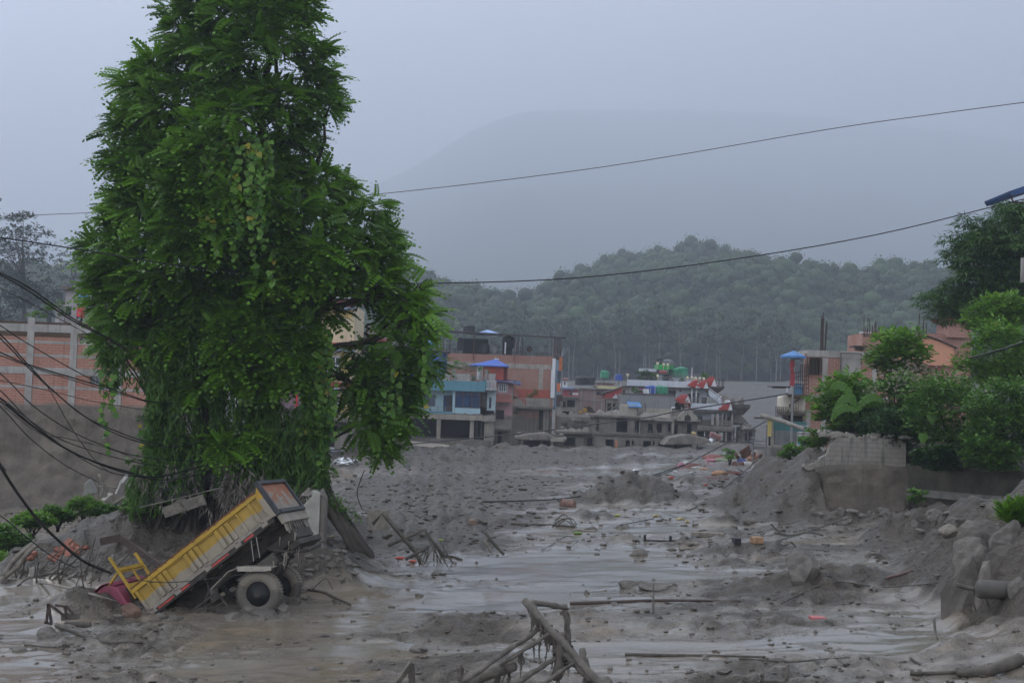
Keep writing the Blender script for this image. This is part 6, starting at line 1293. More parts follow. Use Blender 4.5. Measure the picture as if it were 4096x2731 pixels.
    st = MB().bar(b.pt(2678, 1502, 1.5), b.pt(2696, 1530, 1.5), .12).bar(b.pt(2686, 1502, 1.5), b.pt(2704, 1530, 1.5), .12); st.build('roof_ladder', M_FRAME, b.e); b.box('green_leg', pbr('dark_green_paint', (.01, .09, .05), .7, bmp=0), [(2672, 2676, 1478, 1498, 1.5, 1.7), (2686, 2690, 1478, 1500, 2.0, 2.2), (2696, 2699, 1478, 1500, 2.4, 2.6)])
    for i, (xs, ys, r_, h, m, lb) in enumerate(((2696, 1508, .8, 1.2, M_TGRN, 'green water tank partly hidden under the green roof room'), (2726, 1506, .85, 1.35, M_TGRN, 'green water tank standing free right of the green roof room'), (2636, 1458, .55, .9, M_TBLK, 'black tank on top of the green roof room'), (2670, 1458, .7, .7, M_TGRY, 'grey tank on top of the green roof room'))):
        tank(P(xs, ys, D + 4 if i < 2 else D + 2.5), r_, h, lb, m, 'tanks on the white house')
    o = MB().tube([(0, 0, 0), (0, 0, 1.7)], .06, 6).build('white_mast', M_WHITE); o.location = P(2767, 1520, D + 1); tag(o, 'white mast on the white house between tank and dormers', 'mast')
    for i, (xs, ys) in enumerate(((2510, 1505), (2631, 1510), (2750, 1517), (2768, 1517), (2783, 1519), (2799, 1520), (2815, 1521), (2630, 1460), (2654, 1464), (2671, 1465))):
        o = MB().lathe([(.02, -.22), (.05, -.2), (.05, 0), (.16, .06), (.2, .2), (.16, .34), (.02, .4)], n=12).tube([(0, 0, -.7), (0, 0, -.2)], .03, 5).build('globe_lamp', pbr('lamp_globe', (.62, .58, .40), .4, bmp=0, grime=0), smooth=True)
        o.location = P(xs, ys, D - 1.2 if i < 7 else D + .7); tag(o, 'small cream globe lamp on the railing of the white house', 'lamp', 'globe lamps on the white house railings')
    for i, (xs, ys, rx, rz, m, lb) in enumerate(((2562, 1505, .9, .8, M_BUSH, 'round left bush of the white house roof garden'), (2590, 1500, .9, .85, M_BUSH2, 'middle leafy mass of the white house roof garden'), (2612, 1510, .7, .6, M_BUSH, 'round right bush of the white house roof garden'), (2822, 1503, .6, .6, M_BRIGHT, 'airy green plant behind the red dormers'), (2726, 1522, .35, .4, M_BRIGHT, 'small bright plant below the free standing green tank'),
                                              (2545, 1566, .9, .45, M_BUSH, 'leafy plant by the pink cloth on the grey block'), (2705, 1584, .35, .45, M_BUSH, 'small plant beside the arched red gable'), (2664, 1512, .4, .6, M_BUSH2, 'dark climber under the green roof room'))):
        shrub('roof_garden_plant', lb, 'plant', P(xs, ys, D - .3 + .2 * i if i != 5 else 173.5), rx, rz, 12, .2, m, ry=.5, per=34, stem=False)
    # dark round balcony at the right and the ruined pavilion tower
    t = Bld('round_balcony', 'dark mud stained round balcony with railing at the right of the white house', 'balcony', D + 4, 2852, 1570)
    c = t.pt(2852, 1550, 3); MB().lathe([(.3, -1.2), (1.4, -.5), (2.0, 0), (2.0, .25)], c, 18).build('bowl', M_MUDD, t.e); rl = MB()
    for i in range(18): a = i * .349; q = c + Vector((1.9 * math.cos(a), 1.9 * math.sin(a), .25)); rl.tube([q, q + Vector((0, 0, 1.1))], .035, 4)
    rl.build('railing', M_DSTEEL, t.e)
    t = Bld('ruined_tower', 'mud coated open pavilion tower with stubby posts at the end of the white house', 'tower', D - 2, 2950, 1775)
    c = t.pt(2950, 1775, 2)
    for i, (z, r_, h) in enumerate(((t.pt(2950, 1632).z, 1.9, .5), (t.pt(2950, 1700).z, 1.7, 1.0))): MB().lathe([(r_ * .9, 0), (r_, h * .3), (r_ * .75, h * .7), (.4, h * 1.6)] if i else [(r_ * .5, -.9), (r_ * .95, 0), (r_, h)], (c.x, c.y, z), 10).build('mud_dome' if i else 'upper_bowl', M_MUDD, t.e)
    cl_ = MB()
    for z0, z1 in ((1775, 1708), (1700, 1640)):
        for xs in (2932, 2941, 2960, 2966): a = t.pt(xs, z0, 1 + (xs % 3)); e_ = t.pt(xs, z1, 1 + (xs % 3)); cl_.tube([(a.x, a.y, a.z), (a.x + .1, a.y, e_.z)], .14, 7)
    cl_.build('column', M_MUDP, t.e)
    for xs in (2936, 2972): q = t.rect((xs - 9, xs + 9, 1588, 1622)); MB().prism([(q[0], q[2]), (q[1], q[2]), (q[1] - .05, q[3] - .5), ((q[0] + q[1]) / 2 + .1, q[3]), (q[0] + .05, q[3] - .3)], .5, 2.2).build('mud_turret', M_MUDW, t.e, bevel=.1)
    st = MB()
    for i in range(8): q = t.rect((2953, 2966, 1722 + 7 * i, 1726 + 7 * i)); st.box(q[0], q[1], -.3, .2, q[2], q[3])
    st.build('step', M_MUDP, t.e)
    t = Bld('low_wreck', 'low dark mud filled garage at the far right of the wrecked houses', 'ruin', D - 4, 3000, 1765); opening_house(t, (2972, 3022, 1712, 1765), [(2978, 2990, 1722, 1765), (2994, 3018, 1726, 1765)], 0, 5); mud_cap(t, (2968, 3026, 1708, 1714), -.5, 5, .9)
    t = Bld('mud_dome_hut', 'rounded mud heap on the terrace left of the ruined tower', 'mud heap', D - 1, 2905, 1605); mud_cap(t, (2876, 2930, 1596, 1604), 0, 4, 1.2); t.box('white_arch', M_WHITE, (2892, 2915, 1600, 1622), -1.6, -1.2, bevel=.15)
white_house()
# ---------------- right side: houses, wall, plants ----------------
def right_houses():
    D = 99
    b = Bld('corner_house', 'half finished brick house with concrete frame behind bushes on the right', 'building', D, 3300, 1870)
    BR = pbr('right_brick', (.31, .125, .09), brick=(.46, .15, (.36, .17, .125), (.42, .37, .32)), **BRK)
    CO = pbr('right_concrete', (.33, .315, .29), .9, var=.25, scale=.8, bmp=.2, grime=.45)
    b.wall('wall', BR, (3215, 3560, 1420, 1860), [(3240, 3285, 1432, 1500)], 0, .25); b.box('roof_beam', CO, (3232, 3560, 1406, 1432), -.06, 7); b.box('column', CO, [(3286, 3308, 1432, 1860, -.08, .3), (3487, 3503, 1415, 1860, -.08, .3), (3218, 3240, 1640, 1860, -.08, .3)]); b.box('floor_beam', CO, [(3215, 3560, 1585, 1600, -.07, .3), (3215, 3560, 1720, 1735, -.07, .3)])
    b.box('grey_panel', M_CONC, (3362, 3446, 1418, 1500), -.05, -.01); b.box('steel_frame', M_DSTEEL, [(3362, 3365, 1414, 1500, -.3, -.2), (3444, 3447, 1414, 1460, -.3, -.2), (3362, 3447, 1413, 1416, -.3, -.2)]); b.box('inner_wall', M_DARK, (3235, 3550, 1430, 1860), 1.0, 1.1)
    b.box('timber_post', pbr('dark_timber', (.06, .045, .03), .9, bmp=0), [(3228 + 7 * i, 3231 + 7 * i, 1430, 1500, -.3 - .1 * (i % 2), -.2 - .1 * (i % 2)) for i in range(9)]); b.box('side_wall', BR, [(3550, 3560, 1420, 1860, .3, 7)])
    # cream lower storey and balcony
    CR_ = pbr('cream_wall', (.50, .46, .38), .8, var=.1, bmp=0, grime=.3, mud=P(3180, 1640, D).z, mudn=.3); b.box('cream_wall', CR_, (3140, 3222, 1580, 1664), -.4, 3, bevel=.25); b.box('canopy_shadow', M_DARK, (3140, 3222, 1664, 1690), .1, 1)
    SL = M_MUDD; b.box('balcony_floor', pbr('balcony_edge', (.10, .075, .06), .9, bmp=0), (3150, 3222, 1578, 1590), -2.2, 0, bevel=.03)
    b.box('blue_sheet', M_TLBL, (3155, 3182, 1535, 1580), -2.1, -2.04); b.box('blue_back_sheet', M_TLBL, (3184, 3206, 1545, 1580), -.8, -.75); ch = b.box('balcony_chair', M_DSTEEL, [(3182, 3198, 1556, 1560, -1.6, -1.2), (3182, 3184, 1540, 1580, -1.6, -1.5), (3196, 3198, 1540, 1580, -1.6, -1.5)])
    b.rail(3155, 1580, 3210, 1582, 1.55, -2.1, 7, M_DSTEEL, 5, .025); sr = MB()
    for i in range(4): sr.bar(b.pt(3155, 1508 + 14 * i, -2.15), b.pt(3205, 1492 + 14 * i, -2.0), .05)
    sr.bar(b.pt(3156, 1500, -2.15), b.pt(3154, 1545, -2.15), .05); sr.build('silver_rail', M_STEEL, b.e)
    b.rail(3200, 1500, 3240, 1502, .7, -.4, 5, M_DSTEEL, 3, .03); b.box('lean_roof', M_DSTEEL, [(3082, 3150, 1546, 1549, -1.5, 1), (3102, 3150, 1549, 1553, -1, 1)]); b.box('hanging_rag', M_WHITE, (3130, 3138, 1552, 1570), -1.6, -1.5)
    o = MB()
    for i in range(7): a = b.pt(3086 + 7.5 * i, 1626, -1.8); c = b.pt(3086 + 7.5 * i, 1666, -1.8); o.bar(a, c, .035)
    for i in range(6): o.bar(b.pt(3086, 1627 + 7.5 * i, -1.8), b.pt(3132, 1629 + 7.5 * i, -1.8), .035)
    o.build('iron_grid', M_DSTEEL, b.e)
    g = MB(); g.tube([b.pt(3178, 1595, -2), b.pt(3140, 1620, -2), b.pt(3128, 1660, -2), b.pt(3128, 1690, -2)], .05); [g.bar(b.pt(3136 + 9 * i, 1612 - 6 * i, -2), b.pt(3136 + 9 * i, 1648, -2), .03) for i in range(5)]; g.bar(b.pt(3134, 1630, -2), b.pt(3172, 1632, -2), .03); g.bar(b.pt(3134, 1648, -2), b.pt(3172, 1650, -2), .03); g.build('stair_grille', M_DSTEEL, b.e)
    # teal shutter shop below
    TE = pbr('teal_shutter', (.05, .17, .17), .6, bmp=.2, grime=.4); b.box('shutter', TE, (3092, 3225, 1685, 1724), -.2, 0); b.box('lower_shutter', pbr('grey_shutter', (.17, .175, .18), .7, bmp=.2, grime=.4), (3096, 3185, 1724, 1780), -.3, -.1); b.box('teal_counter', pbr('bright_teal', (.03, .22, .20), .6, bmp=0, grime=.3), (3186, 3228, 1745, 1776), -.9, -.5)
    b.box('white_shelf', M_WHITE, [(3150, 3222, 1700, 1702, -1, -.9), (3186, 3222, 1726, 1729, -1, -.9), (3186, 3222, 1738, 1740, -1, -.9)]); b.box('shop_post', M_MUDP, [(3070, 3077, 1680, 1785, -1.5, -1.35), (3085, 3092, 1690, 1785, -.4, 0)])
    b.box('yellow_panel', pbr('yellow_panel', (.52, .42, .14), .7, bmp=0, grime=.2), (3052, 3068, 1674, 1742), -1.9, -1.8); b.box('dark_gutter', M_DSTEEL, [(3002, 3070, 1668, 1674, -2.2, -1.6)]); b.box('mud_plinth', M_MUDW, (3060, 3260, 1785, 1875), -2.2, 3, bevel=.1); b.box('door_dark', M_DARK, (3076, 3090, 1686, 1782), -.1, 0)
    # umbrella on its mast
    u = Bld('blue_umbrella', 'blue pointed umbrella on a mast beside the balcony', 'umbrella', D - 2.5, 3178, 1700)
    p = u.pt(3180, 1402); q = u.pt(3176, 1425); r_ = 52 / u.k; cn = MB(); n = 8; v = [(p.x, 0, p.z)] + [(q.x + r_ * math.cos(i * .7854), r_ * math.sin(i * .7854), q.z + .02) for i in range(n)] + [(q.x + r_ * math.cos(i * .7854), r_ * math.sin(i * .7854), q.z - .13) for i in range(n)]
    cn.add(v, [(0, 1 + i, 1 + (i + 1) % n) for i in range(n)] + [(1 + i, 9 + i, 9 + (i + 1) % n, 1 + (i + 1) % n) for i in range(n)]); cn.build('canopy', M_TLBLM, u.e)
    MB().tube([u.pt(3180, 1396), u.pt(3177, 1500), u.pt(3170, 1620), u.pt(3164, 1790)], [.05, .06, .08, .09]).build('mast', M_STEEL, u.e); MB().lathe([(.02, 0), (.09, .08), (.02, .17)], u.pt(3180, 1401), 8).build('finial', M_DSTEEL, u.e)
    rb = MB()
    for i in range(n): rb.tube([(q.x + r_ * .97 * math.cos(i * .7854), r_ * .97 * math.sin(i * .7854), q.z - .08), (p.x, 0, p.z - .35)], .02, 4)
    rb.build('rib', M_DSTEEL, u.e)
    o = MB().prism([(-.12, 0), (.12, .0), (.16, -.45), (.05, -.5), (.2, -1.0), (.18, -1.75), (-.14, -1.75), (-.08, -.9), (-.16, -.4)], 0, .12).build('hanging_rag', pbr('red_rag', (.30, .05, .06), .9, var=.5, scale=3, bmp=0)); o.location = P(3170, 1440, D - 2.6); tag(o, 'dark red rags hanging under the blue umbrella', 'rag')
    # loose pole lying across
    o = MB().tube([P(3046, 1661, 95), P(3130, 1684, 94), P(3216, 1716, 93)], [.16, .15, .14], 9).build('grey_pole', M_MUDP); tag(o, 'thick grey fallen pole leaning in front of the teal shop', 'pole')
    o = Bld('iron_stand', 'rusty white steel stand with shelves at the mud edge before the teal shop', 'stand', 90, 3035, 1900); o.box('leg', M_STEEL, [(3012, 3016, 1752, 1860, 0, .08), (3064, 3069, 1700, 1870, 0, .08), (3018, 3022, 1752, 1790, 1, 1.08)]); o.box('shelf', M_STEEL, [(3012, 3068, y, y + 3, 0, 1.1) for y in (1752, 1764, 1776)] + [(3012, 3068, 1786, 1798, -.05, 1.1)]); MB().bar(o.pt(3014, 1860, -.1), o.pt(2995, 1890, -.4), .06).build('brace', M_STEEL, o.e)
    # rebar bundles
    for i, (xs, yt, yb, n_, D_, lb) in enumerate(((3292, 1244, 1408, 11, D + .4, 'tall dense bundle of bare rebar on the corner house'), (3485, 1250, 1340, 13, D + 12, 'middle spread bundle of bare rebar behind the bushy top'), (3690, 1245, 1340, 9, D + 13, 'right hand bundle of bare rebar near the red roofed room'))):
        mb = MB(); e = empty('rebar_bundle', P(xs, yb, D_), lb, 'rebar')
        for j in range(n_): x = xs + (random.uniform(-11, 11) if i == 0 else random.uniform(-30, 24)); t_ = yt + random.uniform(0, 75); a = P(x - 2, yb + 8, D_ + random.uniform(-.3, .3)); c = P(x + random.uniform(-2, 9 if i == 0 else 4), t_, D_); mb.tube([a, a.lerp(c, .5), c], .035, 5)
        into(mb.build('rods', M_DSTEEL, None), e)
    # brick house with peach wall behind
    c = Bld('peach_house', 'brick house with a peach painted wall and low pitched roof at the right', 'building', 112, 3650, 1800)
    PE = pbr('peach_paint', (.55, .27, .17), .8, var=.08, bmp=0, grime=.15); c.wall('wall', BR, (3460, 3900, 1330, 1800), [], 1, 1.3)
    q = c.rect((3600, 3828, 1350, 1460)); MB().prism([(q[0], q[2]), (q[1], q[2]), (q[1], q[3] - .75), (q[1] - 1.2, q[3] - .25), ((q[0] + q[1]) / 2, q[3] + .05), (q[0] + 1, q[3] - .1), (q[0], q[3] - .3)], .4, .95).build('peach_wall', PE, c.e)
    a = q; MB().prism([(q[1] + .2, q[3] - .8), (q[1] - 1.2, q[3] - .22), ((q[0] + q[1]) / 2, q[3] + .1), (q[0] - .2, q[3] - .25), (q[0] - .2, q[3] - .17), ((q[0] + q[1]) / 2, q[3] + .2), (q[1] - 1.2, q[3] - .12), (q[1] + .2, q[3] - .7)], .2, 1.0).build('roof_edge', M_DSTEEL, c.e)
    c.box('white_cap', M_WHITE, [(3458, 3500, 1326, 1331, .8, 1.4)]); c.box('side_wall', BR, [(3460, 3468, 1330, 1800, 1.3, 6), (3892, 3900, 1330, 1800, 1.3, 6)]); c.box('low_roof', M_DSTEEL, [(3424, 3480, 1382, 1388, .2, 2), (3440, 3470, 1388, 1400, .8, 1.4)]); c.box('dowel', pbr('raw_wood2', (.40, .27, .18), .9, bmp=0), [(3503, 3507, 1318, 1360, .8, .9), (3515, 3518, 1312, 1340, .8, .9), (3602, 3605, 1315, 1335, .8, .9)])
    r = Bld('red_roof_room', 'small brick roof room with slanting red tin roof below the dark tree', 'room', 112.5, 3840, 1350); r.box('wall', BR, (3792, 3885, 1290, 1350), 0, 3); r.box('white_sill', M_WHITE, (3798, 3888, 1288, 1292), -.05, 0)
    q = r.rect((3764, 3890, 1268, 1290)); MB().prism([(q[0], q[2] + .35), (q[0] + .6, q[2]), (q[1], q[2] + .05), (q[1], q[3]), (q[0], q[3] - .1)], -.4, 3.2).build('roof', pbr('dull_red_tin', (.22, .04, .045), .7, var=.5, bmp=0), r.e)
    b = Bld('blue_roof_corner', 'corner of a blue tin roof with steel bracket at the right edge', 'roof', 55, 4096, 800); q = b.rect((4042, 4200, 752, 785)); MB().prism([(q[0], q[2] + .10), (q[0] + .1, q[2] - .02), (q[1], q[2] + .5), (q[1], q[3] + .45), (q[0] - .02, q[2] + .18)], 0, 3).build('roof_sheet', pbr('blue_tin', (.02, .06, .17), .5, bmp=0), b.e)
    MB().bar(b.pt(4056, 785, .3), b.pt(4064, 806, .3), .05).bar(b.pt(4062, 806, .3), b.pt(4200, 808, .3), .06).build('bracket', M_DSTEEL, b.e); b.box('post', M_CONC, (4091, 4106, 1030, 1130), .2, .35)
right_houses()

def retaining_wall():
    D = 60.5
    mz = P(3500, 1868, D).z
    WM = pbr('block_wall', (.235, .215, .185), .9, var=.4, scale=.9, bmp=.6, dist=.03, grime=.95, mud=mz, mudn=.6, brick=(.42, .20, (.27, .255, .23), (.225, .21, .185)))
    e = empty('block_wall', P(3600, 2060, D), 'pale concrete block retaining wall with mud coated foot under the bushes', 'wall')
    A = P(3255, 1850, 61.5); z1 = P(3350, 1748, D).z; z0 = P(3500, 2120, D).z - .6
    x0 = P(3262, 1900, D).x; x1 = P(3622, 1900, D).x
    w = MB(); w.prism([(x0, z0), (x1, z0), (x1, z1 + .05), (x0 + .85, z1 + .0), (x0 + .62, z1 - .3), (x0 + .50, z1 - .75), (x0 + .2, z1 - .9), (x0 + .12, z1 - 1.2), (x0, z1 - 1.3)], D, D + .45)
    into(w.build('wall', WM), e)
    o = mud_face(None, x0 - .05, x1 + .1, z0, mz + .05, D, 1.0, None, .10, 50, 30); into(o, e)
    LM = pbr('mossy_dark_wall', (.065, .058, .042), .95, var=.6, scale=1.2, bmp=.8, bscale=4, dist=.06, grime=.8)
    x2 = P(4300, 1900, 54).x
    M = Matrix.Translation((x1, D, 0)) @ Matrix.Rotation(math.atan2(-6.0, x2 - x1), 4, 'Z'); L_ = math.hypot(6.0, x2 - x1)
    w = MB(); w.box(0, L_, 0, .5, z0, z1 - 1.0, M); into(w.build('long_wall', LM), e)
    cp = MB(); cp.box(-.02, L_, -.12, .55, z1 - 2.35, z1 - 2.05, M); into(cp.build('ledge', pbr('ledge_concrete', (.17, .165, .145), .9, var=.4, bmp=.4, grime=.7)), e)
    rub = MB()
    for i in range(70): x = random.uniform(x0 + .3, x1 + .3); s = random.uniform(.05, .16); rub.box(-s, s, -s, s, -s * .5, s * .5, Matrix.Translation((x, D + random.uniform(0, .5), z1 + random.uniform(-.02, .16))) @ Matrix.Rotation(random.uniform(-.6, .6), 4, 'Y'))
    for i in range(24): x = x0 + random.uniform(-.3, .3); s = random.uniform(.06, .14); rub.box(-s * 1.5, s, -s, s, -s * .6, s * .6, Matrix.Translation((x - .1, D + .1, z1 - 1.35 + random.uniform(-.1, .5) * (x - x0 + .3))) @ Matrix.Rotation(random.uniform(-.6, .6), 4, 'Y'))
    into(rub.build('loose_stones', M_MUDP), e)
    # matted dead creeper on the lower wall
    parts = []
    for i in range(330):
        t_ = random.random(); p = M @ Vector((random.uniform(.1, L_ - 1), -.18, random.uniform(z1 - 3.6, z1 - 2.3))); m = 9; s = np.linspace(0, 1, m)
        pos = np.array(p)[None] + np.stack([.1 * RNG.normal(size=m), -.05 - .06 * RNG.random(m), -s * .9], 1); d = np.stack([RNG.normal(size=m) * .6, RNG.normal(size=m) * .4 - .2, -np.ones(m)], 1)
        v, q = stamp(SLIM[0], SLIM[1], pos, rotmats(d, np.tile([0, -1., .3], (m, 1)) + RNG.normal(size=(m, 3)) * .4), .22 + .1 * RNG.random(m)); parts.append((v, q, np.repeat(RNG.random(m) * .5, 4)))
    v, q, t = join(*parts); into(npmesh('dead_creeper', v, q, leafmat('dead_mat', (.03, .027, .022), (.11, .10, .085), trans=.05, rough=.9), attrs={'tint': t}), e)
    # earth fill behind the wall, carries the bushes
    xs = np.linspace(x0 + .5, x2 + 3, 40); ys = np.linspace(0, 1, 24); V = []
    for v_ in ys:
        for x in xs:
            fy = D + .45 - max(0, (x - x1)) * 6.0 / (x2 - x1) + .1; y = fy + v_ * 26; tl = z1 - .15 - (1.0 if x > x1 + .2 else 0) + 1.6 * v_ + .12 * float(fbm(np.array([x]), np.array([y]), 3, 4)[0]); 
            V.append((x * (y / (D + .5) if x < x1 else 1 + (y / (D + .5) - 1) * max(0, 1 - (x - x1) / 6)), y, tl - (5 if x < x0 + .6 else 0)))
    n = 40; F = [(j * n + i, j * n + i + 1, (j + 1) * n + i + 1, (j + 1) * n + i) for j in range(23) for i in range(n - 1)]
    o = MB().add(V, F).build('bank', pbr('dark_soil', (.05, .043, .032), .95, bmp=.5)); o['kind'] = 'structure'; o['label'] = 'raised earth bank behind the block wall'
retaining_wall()

M_BROAD = leafmat('broad_leaf', (.035, .11, .012), (.16, .32, .03), (.20, .28, .05), trans=.35, rough=.4)
M_CONIF = leafmat('weeping_leaf', (.014, .050, .012), (.070, .16, .028), trans=.3)
BROADL = (np.array([[0, 0, 0], [.3, .27, .03], [.72, .22, 0], [1, 0, -.15], [.72, -.22, 0], [.3, -.27, .03]]), np.array([[0, 1, 2, 3], [0, 3, 4, 5]]))
def plants():
    def bush(name, lb, cat, xs, ys, D, wx, wz, n, leaf, mat, per, ry=1.6, tm=BROADL, tint=(0, 1), by=None, lobe=.34, group=None):
        k = FPX / D; c = P(xs, ys, D); base = P(xs, by or 1760, D + .4)
        shrub(name, lb, cat, c, wx / k * 1.12, wz / k * 1.15, int(n * 1.5), leaf * 1.12, mat, ry=ry, per=per, tmpl=tm, lobe=lobe, base=base, group=group)
    bush('leafy_tree', 'bright large leaved young tree left of the block wall', 'tree', 3375, 1615, 66, 125, 145, 46, .26, M_BROAD, 44, 1.7, by=1810)
    bush('leafy_tree', 'broad dark leaved young tree reaching above the peach wall', 'tree', 3590, 1420, 68, 135, 130, 46, .25, M_BROAD, 42, 1.6, by=1780, tint=(0, .75))
    bush('leafy_bush', 'dense mid green bush with pinkish seed heads above the block wall', 'bush', 3600, 1620, 64, 200, 130, 60, .17, M_BUSH, 70, 1.6)
    bush('leafy_bush', 'deep green bush spilling over the block wall top', 'bush', 3570, 1730, 61.3, 150, 95, 52, .15, M_BUSH2, 70, 1.2)
    bush('leafy_bush', 'dark green thicket in the middle of the right hand bank', 'bush', 3810, 1680, 60, 210, 185, 90, .16, M_BUSH, 72, 1.8, tint=(0, .8))
    bush('leafy_bush', 'bright green mound of creeper at the right edge', 'bush', 4010, 1440, 64, 190, 160, 76, .17, M_BRIGHT, 66, 1.8, tint=(0, .8))
    bush('leafy_bush', 'bright yellow green crown in front of the tall dark tree', 'bush', 3990, 1280, 68, 140, 110, 52, .2, M_BRIGHT, 56, 1.8, tint=(0, .85))
    bush('leafy_bush', 'dark hanging foliage at the lower right over the mossy wall', 'bush', 4030, 1710, 57, 190, 190, 90, .15, M_BUSH, 70, 1.5, tint=(0, .7))
    bush('leafy_bush', 'shadowed foliage over the ledge between the wall and the right edge', 'bush', 3760, 1835, 58.0, 130, 62, 44, .14, M_BUSH2, 66, .5)
    bush('leafy_bush', 'green creeper curtain hanging over the ledge at the right edge', 'bush', 3960, 1830, 55.6, 150, 75, 52, .14, M_BUSH, 66, .5)
    bush('leafy_bush', 'loose green bush before the corner house brickwork', 'bush', 3400, 1720, 68, 130, 90, 40, .17, M_BUSH, 56, 1.4)
    bush('leafy_bush', 'dark bush low behind the wall beside the pale leaved shrub', 'bush', 3480, 1680, 70, 100, 110, 34, .17, M_BUSH2, 56, 1.4)
    bush('fern_bush', 'feathery light green shrub left of the wall by the mud heap', 'bush', 3262, 1775, 68, 60, 75, 26, .12, M_BRIGHT, 60, .8, tint=(0, .7), by=1850)
    bush('fern_bush', 'low bright shrub at the mud edge under the teal counter', 'bush', 3170, 1812, 72, 60, 40, 20, .12, M_BRIGHT, 56, .8, by=1850)
    # banana with two long leaves
    e = empty('banana_plant', P(3450, 1740, 63), 'banana plant with long arching split leaves among the bushes', 'plant'); k = 63 / FPX
    ls = [[(3430, 1640), (3405, 1530), (3345, 1505), (3325, 1545)], [(3430, 1640), (3415, 1560), (3370, 1560), (3335, 1640)], [(3430, 1640), (3450, 1570), (3500, 1560), (3530, 1600)], [(3430, 1640), (3380, 1600), (3340, 1620), (3325, 1680)]]
    for j, l in enumerate(ls):
        mb = MB()
        p = [P(a, c_, 62.3 - .2 * j) for a, c_ in l]; q = [((1 - t) ** 3) * p[0] + 3 * t * (1 - t) ** 2 * p[1] + 3 * t * t * (1 - t) * p[2] + t ** 3 * p[3] for t in map(float, np.linspace(0, 1, 22))]
        for i in range(len(q) - 1):
            d = (q[i + 1] - q[i]).normalized(); s = d.cross(Vector((0, -1, .4))).normalized(); w = .19 * math.sin(math.pi * (i + 1) / 22) ** .6
            for sg in (1, -1): dz = Vector((0, 0, -.09 - .03 * (i % 3))); mb.add([q[i], q[i + 1] * .9 + q[i] * .1, q[i + 1] + s * w * sg + dz, q[i] + s * w * sg + dz], [(0, 1, 2, 3)])
        into(tint(MB().tube(q, .018, 5).build('midrib', M_BRIGHT), .6), e)
        into(tint(mb.build('leaf', M_BROAD), .2), e)
    into(MB().tube([P(3450, 1760, 63), P(3435, 1640, 62.6)], [.12, .06], 8).build('stem', M_BUSH2), e)
    # elephant ear leaves
    for i, (xs, ys, s, lb) in enumerate(((3728, 1650, .5, 'large heart shaped taro leaf hanging in the middle of the thicket'), (3690, 1735, .42, 'smaller folded taro leaf below the large one'), (3752, 1790, .38, 'lowest taro leaf hanging over the wall ledge'))):
        mb = MB(); v = HEART[0] * s; M = P(xs, ys, 58.8 - .3 * i); T = [M + Vector((q[1] * 1.0, -.1 + .12 * abs(q[1]), -q[0])) for q in v]; mb.add(T, [(0, 1, 2, 3), (0, 3, 4, 5), (0, 5, 6, 7)]); o = mb.build('taro_leaf', M_BUSH); tag(o, lb, 'leaf', 'taro leaves in the thicket')
        a = o.data.attributes.new('tint', 'FLOAT', 'POINT'); a.data.foreach_set('value', [.5] * 8)
    # pink seed heads
    pts = np.array([P(random.gauss(3640, 75), random.gauss(1510, 38), 62.2) for _ in range(150)]); v, q, t = clumps(pts, np.full(150, .05), 8, LEAF, .07, up=1)
    e = empty('seed_heads', P(3640, 1620, 62.4), 'loose pinkish white seed heads on top of the wide bush', 'flowers'); into(npmesh('blossom', v, q, leafmat('pale_blossom', (.30, .22, .20), (.5, .42, .38)), attrs={'tint': t}), e)
    # tall weeping tree at the right edge
    D = 78; k = D / FPX; e = empty('weeping_tree', P(4060, 1600, D), 'tall dark drooping tree rising above the bushes at the right edge', 'tree'); mb = MB(); C = []
    limbs = [((4060, 1350), (3960, 1180), (3810, 1200), (3760, 1225)), ((4060, 1300), (4000, 1100), (3880, 1010), (3815, 985)), ((4070, 1250), (4040, 1020), (3960, 930), (3870, 935)), ((4075, 1150), (4070, 960), (4050, 880), (4040, 850)),
             ((4060, 1330), (3990, 1260), (3900, 1230), (3790, 1255)), ((4080, 1200), (4110, 1000), (4130, 900), (4160, 870)), ((4080, 1250), (4150, 1150), (4220, 1100), (4260, 1110)), ((4060, 1280), (4000, 1180), (3930, 1100), (3880, 1090)), ((4070, 1280), (4030, 1150), (3990, 1010), (3950, 960))]
    mb.tube([P(4060, 1660, D), P(4065, 1350, D), P(4078, 1100, D), P(4075, 900, D)], [.32, .26, .17, .05], 9)
    for j, l in enumerate(limbs):
        dd = random.uniform(-2.2, 1.5); p = [P(a, b_, D + dd * i / 3) for i, (a, b_) in enumerate(l)]; q = [((1 - t) ** 3) * p[0] + 3 * t * (1 - t) ** 2 * p[1] + 3 * t * t * (1 - t) * p[2] + t ** 3 * p[3] for t in map(float, np.linspace(0, 1, 14))]
        mb.tube(q, list(np.linspace(.12, .02, 14)), 6)
        for p_ in q[3:]:
            for _ in range(5): C.append(np.array(p_) + RNG.normal(size=3) * np.array([.5, .7, .35]) * 1.15)
    C = np.array(C); v, q, t = clumps(C, np.full(len(C), .62), 80, SLIM, .36, up=.1, droop=.45, shell=.3); into(npmesh('crown', v, q, M_CONIF, attrs={'tint': t}), e); into(mb.build('trunk', M_DBARK, smooth=True), e)
    # plants along the left bank
    for i, (xs, ys, wx, wz, D_, m, lb) in enumerate(((20, 2180, 95, 75, 47, M_BUSH, 'dense green bush at the left edge beside the mud bank'), (130, 2085, 90, 34, 52, M_BRIGHT, 'low bright weeds on the crest of the left mud bank'), (230, 2060, 70, 30, 53, M_BUSH, 'leafy weeds in the middle of the left bank crest'), (340, 2030, 80, 40, 54, M_BRIGHT, 'bright bamboo like shoots left of the big tree foot'), (420, 2045, 60, 22, 54, M_BUSH, 'low weeds touching the foot of the big tree'), (5, 2270, 60, 60, 45, M_BRIGHT, 'narrow green shoots low at the left edge'))):
